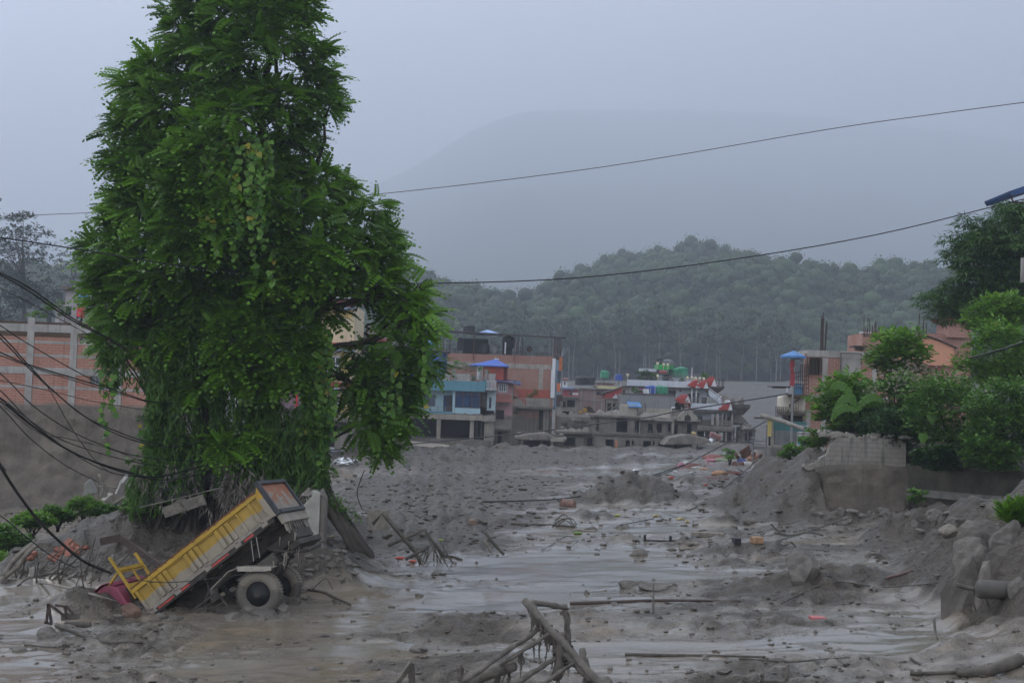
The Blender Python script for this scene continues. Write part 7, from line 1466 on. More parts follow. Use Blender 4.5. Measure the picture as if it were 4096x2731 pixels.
        bush('bank_plant', lb, 'plant', xs, ys, D_, wx, wz, 30, .17, m, 60, .9, SLIM if i in (3, 5) else LEAF, by=ys + wz + 25)
    for i, (xs, ys, wx, wz, lb, m) in enumerate(((4080, 2050, 60, 36, 'fine grass tuft on the near right bank', M_BRIGHT), )):
        e = empty('grass_tuft', P(xs, ys + 30, 33), lb, 'grass tuft'); c = np.array([P(xs + random.uniform(-wx, wx * .6), ys + random.uniform(-wz, wz) + 12, 33) for _ in range(40)]); v, q, t = clumps(c, np.full(40, .1), 30, SLIM, .3, up=2.5, shell=.1); into(npmesh('blades', v, q, m, attrs={'tint': t}), e)
    for i, (xs, ys, D_, s, lb) in enumerate(((2920, 1822, 105, .8, 'small green bush caught in the far debris pile'), (3665, 1985, 56, .42, 'small leafy sprig at the foot of the right wall'), (1330, 1760, 120, .6, 'small weed at the foot of the yellow house'))):
        shrub('stray_plant', lb, 'plant', P(xs, ys, D_), s, s * .75, 12, .12 * (1 + s), M_BRIGHT if i != 1 else M_BUSH, per=34)
    # two leafy strings hanging free left of the big tree
plants()
# ---------------- debris, wires ----------------
M_STICK = pbr('muddy_wood', (.085, .075, .062), .9, var=.5, scale=5, bmp=.8, bscale=16, dist=.02, grime=.3)
M_PALEW = pbr('pale_muddy_wood', (.20, .18, .15), .9, var=.4, scale=5, bmp=.6, bscale=16, dist=.02, grime=.3)
M_ROCK = pbr('mud_coated_rock', (.13, .118, .103), .88, var=.4, scale=2.5, bmp=.9, bscale=7, dist=.05, grime=.2)
def rock(xs, ys, w, h, label, mat=None, name='rock', cat='rock', seed=0, sink=.25, D=None, flat=False, cuts=9, group=None, dep=.8):
    """angular boulder: a faceted block cut by random planes; w, h in source pixels"""
    p = hit(xs, ys) if D is None else P(xs, ys, D); k = FPX / p.y; a, c = w / 2 / k, h / k; r = random.Random(seed * 7 + int(xs))
    bm = bmesh.new(); bmesh.ops.create_icosphere(bm, subdivisions=3, radius=1)
    for i in range(cuts):
        n = Vector((r.uniform(-1, 1), r.uniform(-1, 1), r.uniform(-.4, 1))).normalized(); d = r.uniform(.55, .85)
        for v in bm.verts:
            t = v.co.dot(n) - d
            if t > 0: v.co -= n * t
    for v in bm.verts: v.co += v.normal * .05 * math.sin(v.co.x * 9 + seed) * math.cos(v.co.z * 11 + v.co.y * 7)
    me = bpy.data.meshes.new(name); bm.to_mesh(me); bm.free(); me.materials.append(mat or M_ROCK)
    m = max(v.co.z for v in me.vertices); me.transform(Matrix.Diagonal((a * 1.15, a * dep * 1.1, c * .82 / m, 1)))
    o = coll(bpy.data.objects.new(name, me)); o.location = p + Vector((0, a * .4, c * .18)); return tag(o, label, cat, group)
import bmesh
def gpath(pts, lift=.02):
    out = []
    for q in pts:
        p = hit(q[0], q[1]); out.append(p + Vector((0, 0, lift + (q[2] if len(q) > 2 else 0))))
    return out
def spline(p, n=6):
    q = []
    for i in range(len(p) - 1):
        a, b, c, d = p[max(i - 1, 0)], p[i], p[i + 1], p[min(i + 2, len(p) - 1)]
        for j in range(n): t = j / n; q.append(.5 * ((2 * b) + (c - a) * t + (2 * a - 5 * b + 4 * c - d) * t * t + (3 * b - a - 3 * c + d) * t ** 3))
    q.append(p[-1]); return q
def foreground_frame():
    D = 23
    def F(x, y, d=0): return P(1500 + x / 2.138, 2350 + y / 2.138, D + d)
    e = empty('bent_steel_frame', P(2170, 2760, D), 'big bent mud coated steel frame sticking up at the bottom of the view', 'frame')
    MC = pbr('mud_coated_steel', (.115, .102, .086), .88, var=.45, scale=6, bmp=.9, bscale=18, dist=.02, grime=.3)
    def rough(mb, a, b, r, n=9):
        q = [a.lerp(b, i / n) + Vector((random.gauss(0, r * .18), random.gauss(0, r * .18), random.gauss(0, r * .12))) for i in range(n + 1)]; mb.tube(q, [r * random.uniform(.85, 1.25) for _ in q], 7)
    beams = [('main_beam', (1270, 105, 0), (2000, 900, -1.2), .055), ('main_beam', (1340, 120, .3), (1420, 330, .2), .05), ('top_bar', (1330, 125, .3), (1645, 165, .5), .05), ('hanging_post', (1630, 170, .5), (1655, 480, .4), .05), ('hanging_post', (1655, 440, .4), (1625, 660, .2), .035),
             ('brace', (1400, 350, .2), (760, 800, -1.0), .042), ('brace', (1545, 360, .1), (1070, 660, -.4), .033), ('brace', (1560, 590, .1), (1180, 830, -.6), .042), ('brace', (1760, 600, .0), (1420, 830, -.5), .033), ('second_beam', (1420, 330, .2), (1570, 520, .15), .07),
             ('second_beam', (1570, 520, .15), (1850, 790, -.3), .05), ('centre_post', (1590, 380, .1), (1565, 780, .05), .075), ('side_post', (1770, 530, -.1), (1840, 800, -.5), .05), ('side_post', (1640, 470, .3), (1960, 870, -.9), .035)]
    for nm, a, b, r in beams: mb = MB(); rough(mb, F(*a), F(*b), r); o = mb.build(nm, MC, smooth=True); into(o, e)
    st = MB()
    for i in range(60):
        a, b = random.choice([((1330, 130), (1420, 340)), ((1640, 200), (1650, 560)), ((1580, 400), (1570, 760)), ((1420, 340), (1600, 560)), ((1280, 110), (1700, 480)), ((1100, 640), (1500, 380))]); t = random.random(); x = a[0] + (b[0] - a[0]) * t; y = a[1] + (b[1] - a[1]) * t; p = F(x, y, .1); l = random.uniform(.08, .5)
        st.tube([p, p + Vector((random.gauss(0, .02), 0, -l * .5)), p + Vector((random.gauss(0, .04), 0, -l))], [.022, .014, .004], 5)
    into(st.build('mud_drips', MC), e)
    mb = MB()
    for i in range(5): rough(mb, F(1640 + 10 * i, 450 + 20 * i, .1), F(1540 + 25 * i, 560 + 20 * i, .1), .06)
    into(mb.build('mud_clot', MC, smooth=True), e)
    # planks and stubs beside it
    o = MB(); rough(o, F(780, 800, -.3), F(1185, 665, -.1), .10, 12); o = o.build('broken_plank', MC, smooth=True); tag(o, 'thick muddy plank lying across the foot of the steel frame', 'plank')
    o = MB(); rough(o, F(718, 650, 0), F(755, 900, 0), .055); o = o.build('wooden_stake', MC, smooth=True); tag(o, 'upright muddy stub left of the broken plank', 'post')
    for x, y, lb in ((1045, 720, 'short post under the broken plank'), (1150, 700, 'thin forked stick right of the broken plank')):
        o = MB(); rough(o, F(x, y), F(x - 20, y + 190), .05 if x < 1100 else .03); tag(o.build('wooden_stake', MC, smooth=True), lb, 'post')
    o = MB().bar(F(310, 640), F(175, 830, -.3), .055, .09).bar(F(308, 640), F(318, 850, .1), .10, .05); tag(o.build('angle_bracket', MC), 'bent steel angle poking up at the bottom left of centre', 'steel angle')
    o = MB(); rough(o, F(1790, 775, 0), F(1900, 860, 0), .06); tag(o.build('curled_scrap', MC, smooth=True), 'curled scrap at the right foot of the steel frame', 'scrap')
    def G(x, y): return P(2700 + x / 1.685, 1850 + y / 1.685, 24.5)
    o = MB(); rough(o, G(765, 1360), G(750, 1470), .035); rough(o, G(590, 1470), G(755, 1475), .03); rough(o, G(590, 1420), G(585, 1480), .03); tag(o.build('bent_bracket', MC, smooth=True), 'low bent steel bracket at the bottom edge right of the frame', 'scrap')
    rock(3005, 2725, 60, 34, 'muddy lump held in the low bent bracket', seed=3)
foreground_frame()
def S2(o): return (2700 + o[0] / 1.685, 1850 + o[1] / 1.685)
def debris():
    rock(3222, 2310, 152, 112, 'large angular boulder alone on the wet mud', seed=7, cuts=14, dep=1.0)
    rock(3528, 2234, 62, 36, 'squarish stone block right of the large boulder', seed=9, cuts=6)
    rock(520, 2462, 84, 50, 'rusty brown rock touching the truck nose', pbr('rust_rock', (.14, .085, .06), .85, var=.5, scale=4, bmp=.8, bscale=8, dist=.04), seed=12)
    rock(178, 2552, 104, 46, 'rounded mud covered rock left of the steel chair frame', seed=15); rock(72, 2606, 58, 22, 'small flat stone at the lower left edge', seed=16); rock(243, 2590, 62, 30, 'tilted stone end beside the buried pipe', seed=17)
    rock(425, 2498, 34, 18, 'small pebble between the chair frame and the truck', seed=18); rock(470, 2470, 40, 16, 'dark small stone left of the rusty rock', seed=19)
    rock(3010, 2092, 0 + 62, 22, 'pointed mud lump before the right mud slope', seed=20)
    stones = [(2553, 2222, 70, 26), (2560, 2245, 46, 10), (2520, 2350, 95, 30), (2640, 2355, 150, 20), (1984, 2318, 14, 10), (1675, 2385, 34, 14), (1930, 2090, 40, 16), (1716, 2082, 46, 14), (1890, 2092, 62, 26), (2390, 2075, 14, 9), (2498, 2042, 14, 9), (2680, 2080, 14, 10), (2590, 2095, 22, 8), (2365, 2120, 50, 16), (2490, 2112, 64, 16),
              (2950, 2142, 30, 10), (3260, 2120, 50, 22), (3040, 2130, 24, 10), (3500, 2362, 22, 18), (3312, 2375, 14, 13), (2806, 2222, 12, 8), (2860, 2228, 14, 12), (2700, 2340, 20, 12), (2560, 2375, 32, 7), (2615, 2320, 16, 9), (1820, 2254, 14, 7), (1906, 2252, 14, 9), (2430, 2735, 40, 30), (3680, 2690, 24, 14),
              (2440, 2678, 26, 12), (2060, 2485, 24, 8), (1640, 2440, 40, 10), (2705, 2365, 10, 9), (2560, 1812, 18, 9), (1860, 1820, 14, 9), (2140, 1812, 26, 12), (1470, 1830, 12, 8), (2420, 1818, 12, 6), (2760, 1792, 14, 7), (2540, 1798, 10, 6), (3630, 2205, 26, 10), (3700, 2212, 34, 9), (3330, 2610, 30, 12), (3080, 2560, 22, 8)]
    ws = ['flat', 'rounded', 'jagged', 'dark', 'small', 'low', 'wet', 'mud caked']
    for i, (x, y, w, h) in enumerate(stones):
        rock(x, y, w, h, 'mud coated stone lying scattered on the flood plain', seed=30 + i, group='stones scattered over the mud')
    # many more small ones
    base = [o for o in scn.collection.objects if o.name.startswith('rock') and o.type == 'MESH'][-12:]
    for i in range(60):
        xs = random.uniform(60, 3750); ys = random.uniform(2090, 2700)
        if 300 < xs < 1200 and ys < 2480: continue
        src = random.choice(base); o = src.copy(); scn.collection.objects.link(o); p = hit(xs, ys); s = random.uniform(.3, .75); o.location = p; o.scale = (s, s, s * random.uniform(.6, 1.2)); o.rotation_euler = (0, 0, random.uniform(0, 6))
    # brick bits on the left bank
    OB = pbr('broken_brick', (.26, .10, .065), .85, var=.4, scale=6, bmp=.4)
    for i in range(26):
        a, b_, c = random.choice(((270, 2195, 30), (300, 2200, 26), (225, 2235, 50), (115, 2235, 14), (250, 2205, 30))); x = a + random.gauss(0, c * .5); y = b_ + random.gauss(0, 8); p = hit(x, y); o = MB().box(-.11, .11, -.055, .055, -.035, .035).build('brick', OB, bevel=.008); o.location = p + Vector((0, 0, .04)); o.rotation_euler = (random.uniform(-.6, .6), random.uniform(-.6, .6), random.uniform(0, 3)); s = random.uniform(.9, 1.8); o.scale = (s, s, s)
        tag(o, 'broken orange brick half sunk in the left mud bank', 'brick', 'broken bricks on the left bank')
    # tangle of roots and sticks under the left bank
    for i in range(46):
        x = random.uniform(20, 470); y = 2315 + random.uniform(-45, 35) - max(0, x - 250) * -.05; p = hit(x, y); l = random.uniform(.4, 1.5); a = random.uniform(-1.2, 1.2) if i % 3 else random.uniform(-.2, .2) + 1.5; d = Vector((math.cos(a), random.uniform(-.3, .3), abs(math.sin(a)) * .8)); q = [p - d * .2, p + d * l * .4 + Vector((random.gauss(0, .08), 0, random.gauss(0, .08))), p + d * l]
        r = random.uniform(.012, .035); tag(MB().tube(spline(q, 4), [r * (1 - .05 * j) for j in range(9)], 5).build('twig', M_STICK, smooth=True), 'muddy root or twig in the tangle under the left bank', 'twig', 'tangled twigs under the left bank')
    def stick(lb, pts, r, mat=None, name='branch', cat='branch', lift=.03, r1=None, n=6):
        q = spline(gpath(pts, lift), n); r1 = r1 or r * .6; return tag(MB().tube(q, list(np.linspace(r, r1, len(q))), 7).build(name, mat or M_STICK, smooth=True), lb, cat)
    stick('long pale pole lying along the foot of the left bank', [(0, 2330, .1), (180, 2350, .1), (360, 2395, .1), (470, 2420, .05)], .045, M_PALEW, 'pole', 'pole')
    stick('long half buried pipe curving below the chair frame', [(225, 2505), (330, 2545), (420, 2572), (570, 2572)], .05, None, 'pipe', 'pipe'); stick('thin dark rod lying at the lower left', [(100, 2582), (170, 2590), (230, 2592)], .025, None, 'rod', 'rod')
    stick('long black hose lying straight across the mud behind the steel frame', [(2280, 2418), (2450, 2412), (2650, 2405), (2960, 2408)], .05, M_DSTEEL, 'hose', 'hose', r1=.03)
    stick('thin cable curving over the mud below the large boulder', [S2(q) for q in ((720, 960), (860, 890), (960, 845), (1100, 815), (1300, 840), (1430, 850), (1650, 835), (1870, 805))], .018, None, 'cable', 'cable', .05, .015)
    stick('dark hose lying across the bottom right mud', [(2500, 2622), (2700, 2625), (2900, 2628), (3060, 2632)], .035, None, 'hose', 'hose'); stick('thin wavy cable low at the bottom right', [(2960, 2638), (3150, 2652), (3300, 2640), (3400, 2634)], .02, None, 'cable', 'cable')
    stick('thick muddy log at the bottom right corner', [(3830, 2708, .05), (3950, 2702, .05), (4080, 2665, .1)], .07, M_STICK, 'log', 'log', r1=.12); stick('long thin pole rising to the bottom right corner', [(3640, 2700), (3850, 2690), (4090, 2640)], .04, None, 'pole', 'pole')
    stick('bent branch with twigs lying right of the truck wheel', [(1235, 2360), (1300, 2375), (1345, 2395), (1400, 2420)], .05); stick('thin twig crossing the branch right of the truck', [(1250, 2375, .1), (1300, 2362, .3), (1330, 2375, .1)], .02)
    stick('long driftwood branch in the middle of the wet channel', [(2045, 2097), (2150, 2100), (2240, 2104), (2300, 2108)], .05, M_STICK); 
    for i, l in enumerate(([(2215, 2102), (2230, 2090, .15), (2260, 2085, .25), (2300, 2108)], [(2210, 2105), (2250, 2094, .15), (2290, 2098, .2), (2305, 2110)], [(2225, 2108), (2260, 2098, .15), (2300, 2112)])): stick(['highest', 'middle', 'lowest'][i] + ' bent twig of the driftwood heap in the wet channel', l, .035)
    stick('dark twig stuck in the mud behind the black hose', [(2612, 2455, 0), (2612, 2440, .3), (2611, 2425, .55)], .03, lift=0); stick('hooked dark twig near the lower right bank', [(3735, 2545, .3), (3742, 2556, .1), (3750, 2560, .0)], .03); stick('thin dark stick lying at the bottom right', [S2(q) for q in ((1590, 1325), (1615, 1345), (1650, 1365))], .03)
    stick('pinkish half buried pole on the right mud fan', [S2(q) for q in ((1430, 780), (1510, 762), (1600, 730))], .035, pbr('pinkish_wood', (.20, .12, .105), .9, bmp=0), 'pole', 'pole')
    # sticks frame right of the channel: S2 coordinates
    def air(lb, pts, D, r, name='branch', cat='branch', mat=None, n=5): return tag(MB().tube(spline([P(*q, D) for q in pts], n), r, 7).build(name, mat or M_STICK, smooth=True), lb, cat)
    D = gy2(3120, 2150); air('upper leaning stick of the twig heap near the orange box', [S2((645, 410)), S2((700, 465)), S2((760, 490))], D, .03); air('lower leaning stick of the twig heap near the orange box', [S2((670, 470)), S2((760, 490)), S2((900, 470)), S2((1000, 490))], D, .03); air('short dark stick lying below the twig heap', [S2((780, 530)), S2((820, 572))], gy2(3178, 2188), .03)
    # bent pole frames at the end of the left bank (crop 8b coordinates / 1.568)
    def q8(x, y): return (1300 + x / 1.568, 1850 + y / 1.568)
    D = 43.5; e = empty('collapsed_poles', P(*q8(560, 640), D), 'collapsed frame of bent muddy poles right of the truck', 'frame')
    for a, r in (([(300, 385), (360, 315), (560, 555)], .06), ([(375, 325), (560, 540), (600, 640)], .045), ([(395, 520), (625, 420), (745, 585)], .05), ([(745, 585), (625, 425)], .045), ([(505, 605), (650, 525)], .05), ([(560, 560), (600, 600), (595, 640)], .04), ([(650, 480), (730, 630)], .02), ([(620, 640), (660, 560)], .02), ([(700, 540), (770, 650)], .015)):
        into(MB().tube([P(*q8(*p), D) for p in a], r, 7).build('pole', M_STICK, smooth=True), e)
    o = MB().box(-.35, .35, 0, .12, -.35, .3).build('board', M_PALEW, bevel=.02); o.location = P(*q8(335, 355), 44.2); tag(o, 'square muddy board under the top of the collapsed pole frame', 'board')
    D = 42; air('leaning pole standing alone in the wet mud right of the pole frame', [q8(1005, 435), q8(1060, 510), q8(1122, 575)], D, .045, 'pole', 'pole'); air('shorter crossing stick beside the lone leaning pole', [q8(1000, 480), q8(1040, 555)], D, .05, 'branch', 'branch', M_PALEW)
    for i, l in enumerate(([(1355, 555), (1420, 520), (1480, 478), (1540, 463), (1585, 490), (1525, 548)], [(610, 455), (750, 495), (900, 505), (1190, 530)], [(730, 590), (800, 595), (858, 612)])): stick(['looped thin wire lying in the wet channel', 'long thin stalk lying from the pole frame to the pool', 'dark root at the right end of the pole frame'][i], [q8(*p) for p in l], .014 if i < 2 else .05, M_STICK, ['wire', 'stalk', 'root'][i], ['wire', 'stalk', 'root'][i])
    for i in range(9): x, y = q8(540 + 30 * i + (i * 17) % 23, 600 + (i * 11) % 30); p = hit(x, y); tag(MB().tube([p, p + Vector((.2 - .05 * i, 0, .3)), p + Vector((.4 - .1 * i, 0, .35 + .03 * i))], [.025, .02, .008], 5).build('twig', M_STICK), 'short twig around the foot of the collapsed pole frame', 'twig', 'twigs at the pole frame')
    # metal strip and boards on the bank behind the truck
    o = MB(); pts = [P(402, 2165, 41.5), P(480, 2150, 41.5), P(560, 2205, 41), P(645, 2268, 40)]
    for a, b in zip(pts, pts[1:]): o.bar(a, b, .10, .22)
    tag(o.build('steel_strip', M_DSTEEL, bevel=.01), 'folded dark steel strip lying on the bank above the truck', 'steel strip')
    o = MB().bar(P(655, 2050, 46), P(820, 1995, 46), .12, .35); tag(o.build('plank', M_PALEW, bevel=.02), 'pale plank leaning at the foot of the big tree', 'plank'); rock(725, 2018, 60, 26, 'pale stone lying on the plank by the tree foot', M_PALEW, D=46, seed=60)
    for i, (x, y, w, h, m) in enumerate(((350, 1950, 52, 60, M_CONC), (410, 1965, 34, 50, M_MUDP), (480, 1950, 30, 56, M_CONC), (505, 1915, 26, 44, M_CONC), (440, 1990, 40, 40, M_MUDP))):
        p = P(x, y, 55 + i); k = FPX / p.y; o = MB().prism([(-w / 2 / k, -h / 2 / k), (w / 2 / k, -h / 2 / k), (w / 2 / k - .1, h / 2 / k), (-w / 2 / k + .18, h / 2 / k - .1)], 0, .35).build('concrete_lump', m, bevel=.04); o.location = p; o.rotation_euler = (.1, .15 * (i - 2), .2 * i); tag(o, ['broad pale concrete piece left of the tree foot', 'muddy concrete piece in the gap left of the tree foot', 'pale concrete piece against the tree foot', 'upright narrow concrete piece touching the tree vines', 'lowest muddy concrete piece left of the tree'][i], 'concrete')
    for i, l in enumerate(([(395, 1895), (430, 1965)], [(390, 1930), (395, 1990)], [(395, 1945), (470, 1950)], [(430, 2030), (520, 1975)], [(170, 2080), (175, 2020), (190, 2010)])): air(['slanting plank end among the concrete pieces', 'upright rod among the concrete pieces', 'level rod across the concrete pieces', 'thick fallen branch below the concrete pieces', 'thin bent stick standing in the left weeds'][i], l, 54, .06 if i in (0, 3) else .03, mat=M_PALEW)
    for i, l in enumerate(([(15, 2300), (60, 2235), (128, 2175)], [(70, 2265), (110, 2210), (145, 2180)], [(5, 2320), (40, 2290), (75, 2262)])): air(['long grey log leaning on the left bank', 'shorter grey log beside the long one on the left bank', 'grey log at the very foot of the left bank'][i], l, 40.6, .07, 'log', 'log', M_PALEW)
    for i, (x, y, w, hh) in enumerate(((985, 2452, 70, 34), (1050, 2460, 90, 30), (1120, 2448, 80, 40), (1175, 2420, 60, 34), (930, 2470, 60, 22), (1160, 2330, 70, 46), (1200, 2370, 60, 30), (700, 2478, 60, 20), (640, 2470, 50, 18), (1085, 2475, 50, 16))):
        rock(x, y, w, hh, 'lump of mud thrown up behind the truck wheel', M_MUDD if i % 2 else M_ROCK, name='mud_lump', cat='mud lump', seed=330 + i, cuts=6, group='mud lumps behind the truck')
    # concrete stub behind the truck
    e = Bld('concrete_stub', 'broken pale concrete wall stub standing behind the truck tail', 'wall', 42.5, 1250, 2120); a = e.rect((1205, 1278, 1968, 2130)); MB().prism([(a[0], a[2] - .3), (a[1], a[2] - .3), (a[1], a[3] - .02), (a[1] - .25, a[3] + .05), (a[0] + .3, a[3] - .12), (a[0] + .05, a[3] - .4)], 0, .5).build('pale_face', pbr('pale_concrete', (.33, .32, .28), .9, var=.3, scale=2, bmp=.4, grime=.5), e.e, bevel=.02); a = e.rect((1278, 1300, 1955, 2130)); MB().prism([(a[0] + .003, a[2] - .3), (a[1], a[2] - .3), (a[1], a[3] - .3), (a[0] + .003, a[3])], .04, .6).build('broken_edge', M_MUDW, e.e, bevel=.05); mud_cap(e, (1200, 1300, 1960, 1970), 0, .55, .25)
    # steel chair frame lower left
    D = 32.5; e = empty('chair_frame', P(230, 2480, D), 'upturned dark steel chair frame half sunk at the lower left', 'chair')
    def c3(x, y, d=0): return P(x / 1.68, 1850 + y / 1.68, D + d)
    for nm, a in (('leg', ((325, 945), (345, 1075))), ('leg', ((300, 1070), (350, 1085))), ('rail', ((330, 950), (450, 1040))), ('rail', ((370, 955), (440, 965))), ('leg', ((440, 960), (490, 1010))), ('leg', ((435, 965), (445, 1020))), ('rail', ((325, 945), (312, 1080)))):
        into(MB().bar(c3(*a[0]), c3(*a[1]), .07, .05).build(nm, M_DSTEEL, bevel=.006), e)
    s = MB().add([c3(410, 1010), c3(545, 1012), c3(535, 1050), c3(410, 1062), c3(410, 1010, .05), c3(545, 1012, .05), c3(535, 1050, .05), c3(410, 1062, .05)], [(0, 1, 2, 3), (7, 6, 5, 4), (0, 4, 5, 1), (1, 5, 6, 2), (2, 6, 7, 3), (3, 7, 4, 0)]); into(s.build('seat', M_MUDD), e)
    p = hit(310, 2505); o = MB().tube([Vector((-.3, 0, .05)), Vector((.3, .02, .05))], .07, 10).build('short_log', M_STICK); o.location = p; tag(o, 'short round log below the chair seat', 'log')
    # items in the channel
    def box_at(name, lb, cat, xs, ys, w, h, dpt, mat, rz=.2, bevel=.02, tilt=0): p = hit(xs, ys); k = FPX / p.y; o = MB().box(-w / 2 / k, w / 2 / k, -dpt / 2, dpt / 2, -.03, h / k).build(name, mat, bevel=bevel); o.location = p; o.rotation_euler = (0, tilt, rz); return tag(o, lb, cat)
    p = hit(2270, 2026); k = FPX / p.y; o = MB().lathe([(.05, -.35), (.21, -.34), (.24, -.3), (.24, 0), (.25, .02), (.24, .04), (.24, .3), (.21, .34), (.05, .35)], n=18, M=Matrix.Rotation(R(90), 4, 'Y') @ Matrix.Scale(1.0, 4)).build('drum', pbr('rusty_drum', (.20, .12, .095), .8, var=.5, scale=4, grime=.3), smooth=True); o.location = p + Vector((0, 0, .12)); o.rotation_euler = (0, .08, -.35); tag(o, 'small rusty drum lying on its side in the channel', 'drum')
    o = box_at('tin_box', 'rusty orange and cream square tin beside the black crate', 'tin', 3027, 2168, 44, 22, .35, pbr('orange_tin', (.32, .19, .10), .6, var=.6, scale=5, bmp=0)); o2 = box_at('black_crate', 'small black open crate left of the orange tin', 'crate', 2946, 2170, 28, 20, .3, M_TBLK)
    p = hit(2630, 2165); o = MB().box(-.5, .5, -.1, .1, 0, .05).box(-.5, -.42, -.1, .1, .051, .22).box(.42, .5, -.1, .1, .051, .22).build('dark_sheet', M_DARK, bevel=.01); o.location = p; tag(o, 'dark bent sheet at the left end of the central mud lump', 'sheet'); box_at('plank', 'pale flat plank half sunk left of the black crate', 'plank', 2830, 2142, 130, 14, .3, M_PALEW, 0); box_at('plank', 'thin plank lying on the central mud lump', 'plank', 2750, 2172, 80, 6, .12, M_PALEW, -.15); box_at('plank', 'long pale board lying in the wet mud left of centre', 'plank', 2340, 2124, 92, 6, .25, M_PALEW, .05)
    box_at('brick', 'brown stone by the left channel edge', 'brick', 1890, 2100, 26, 24, .3, pbr('tan_rock', (.24, .17, .125), .9, bmp=.6), .5, .06); box_at('scrap', 'pink plastic scrap lying flat in the lower right mud', 'scrap', *S2((960, 1048)), 58, 8, .3, pbr('pink_plastic', (.42, .12, .12), .5, bmp=0), .1)
    YS = M_BRIGHTY(); 
    for i, (x, y, w, h, m, lb) in enumerate(((2720, 2078, 26, 8, YS, 'yellowish wrapper in the channel, leftmost of three'), (2625, 2065, 30, 8, YS, 'cream and yellow strip in the middle of the channel'), (2748, 2090, 18, 8, YS, 'orange yellow scrap right of the yellowish wrapper'), (2468, 2065, 26, 8, pbr('lime_scrap', (.25, .33, .06), .7, bmp=0), 'lime green leaf scrap on the wet mud'), (2310, 2135, 34, 8, pbr('green_scrap', (.12, .22, .04), .7, bmp=0), 'green banana leaf piece on the wet mud'),
                                          (1600, 2235, 44, 9, pbr('red_scrap', (.42, .08, .05), .6, bmp=0), 'bright red plastic strip at the foot of the pole frame'), (1650, 2247, 30, 8, _mats['red_scrap'] if 'red_scrap' in _mats else YS, 'second red plastic strip right of the first'), (2684, 1914, 20, 9, pbr('red_scrap', (.42, .08, .05), .6, bmp=0), 'bright red ball like scrap on the far wet mud'), (2822, 1941, 14, 7, pbr('red_scrap', (.42, .08, .05), .6, bmp=0), 'tiny red scrap before the right mud slope'),
                                          (1762, 2162, 16, 7, pbr('lime_scrap', (.25, .33, .06), .7, bmp=0), 'pale green leaf cluster on the dark mud'), (1325, 2148, 14, 6, YS, 'orange leaf on the mud right of the concrete stub'), (2545, 1882, 34, 6, M_WHITE, 'white flat sheet on the far wet mud'), (2255, 1885, 60, 8, M_STEEL, 'silvery ribbed sheet lying far in the mud'), (2490, 1895, 22, 14, M_DSTEEL, 'dark curved scrap left of the red ball'), (2700, 1888, 20, 8, M_WHITE, 'white triangular scrap below the far clothes heap'), (2765, 1892, 14, 6, M_WHITE, 'tiny white scrap right of the triangular one'))):
        p = hit(x, y); k = FPX / p.y; o = MB().prism([(-w / 2 / k, 0), (w / 2 / k, 0), (w / 3 / k, h / k), (-w / 3 / k, h / k * .8)], -.12, .12).build('scrap', m, bevel=.02); o.location = p + Vector((0, 0, .01)); o.rotation_euler = (0, 0, random.uniform(-.6, .6)); tag(o, lb, 'scrap')
    # pile of household things by the iron stand
    cols = [(.18, .06, .045), (.12, .05, .04), (.22, .11, .07), (.45, .45, .42), (.34, .14, .18), (.20, .22, .14), (.05, .07, .2), (.35, .2, .12)]
    items = [(2860, 1832, 90, 14, 0, 'brown red blanket roll on the left of the debris pile'), (2840, 1843, 44, 12, 4, 'pink cloth bundle low on the left of the debris pile'), (2885, 1843, 70, 12, 5, 'olive green cloth lying under the small bush'), (2962, 1822, 22, 20, 3, 'white round pan upright in the debris pile'), (2938, 1835, 20, 16, 3, 'grey metal pot before the white pan'), (2968, 1845, 34, 14, 6, 'navy cloth bundle in the middle of the debris pile'),
             (2985, 1852, 44, 7, 3, 'white board lying at the front of the debris pile'), (3020, 1835, 56, 26, 2, 'orange cloth heap at the right of the debris pile'), (2990, 1826, 40, 18, 7, 'brown cloth in the middle of the debris pile'), (2940, 1858, 22, 14, 1, 'dark round pot in the water before the pile'), (2966, 1858, 22, 12, 1, 'second dark pot right of the first in the water'), (2725, 1866, 30, 16, 4, 'pink and white bundle at the left of the far clothes heap'), (2748, 1858, 30, 16, 3, 'white patterned bundle on top of the far clothes heap'),
             (2775, 1868, 60, 16, 1, 'dark red blanket in the far clothes heap'), (2790, 1873, 46, 10, 3, 'white bolster in front of the far clothes heap'), (2818, 1878, 36, 8, 7, 'tan bolster at the right of the far clothes heap'), (2880, 1898, 60, 18, 7, 'tan cardboard sheet leaning in the far mud'), (2870, 1913, 130, 5, 1, 'long dark plank under the cardboard sheet'), (2940, 1895, 60, 12, 1, 'dark tangled heap right of the cardboard sheet')]
    for i, (x, y, w, h, c, lb) in enumerate(items):
        m = pbr('cloth_%d' % c, cols[c], .85, var=.35, scale=4, bmp=.4, bscale=8, grime=.3); rock(x, y, w, h, lb, m, name='bundle', cat='household item', seed=90 + i, cuts=5)
    for i, l in enumerate(([(2958, 1812), (3000, 1782)], [(2966, 1816), (3006, 1788)], [(2965, 1826), (3005, 1800)], [(2970, 1830), (3003, 1812)], [(3010, 1828), (3018, 1806)], [(3035, 1832), (3046, 1816)], [(2940, 1810), (2955, 1835)])): air(['top', 'second', 'third', 'lowest', 'upright', 'short right', 'thin left'][i] + ' brown plank sticking out of the far debris pile', l, 97, .12, 'plank', 'plank', pbr('red_brown_wood', (.10, .05, .035), .85, bmp=0), 1)
    tag(MB().tube(spline([P(3078, 1808, 92), P(3100, 1832, 92), P(3150, 1838, 92)], 5), .02, 5).build('wire', M_STEEL), 'thin pale loose wire by the mud plinth', 'wire')
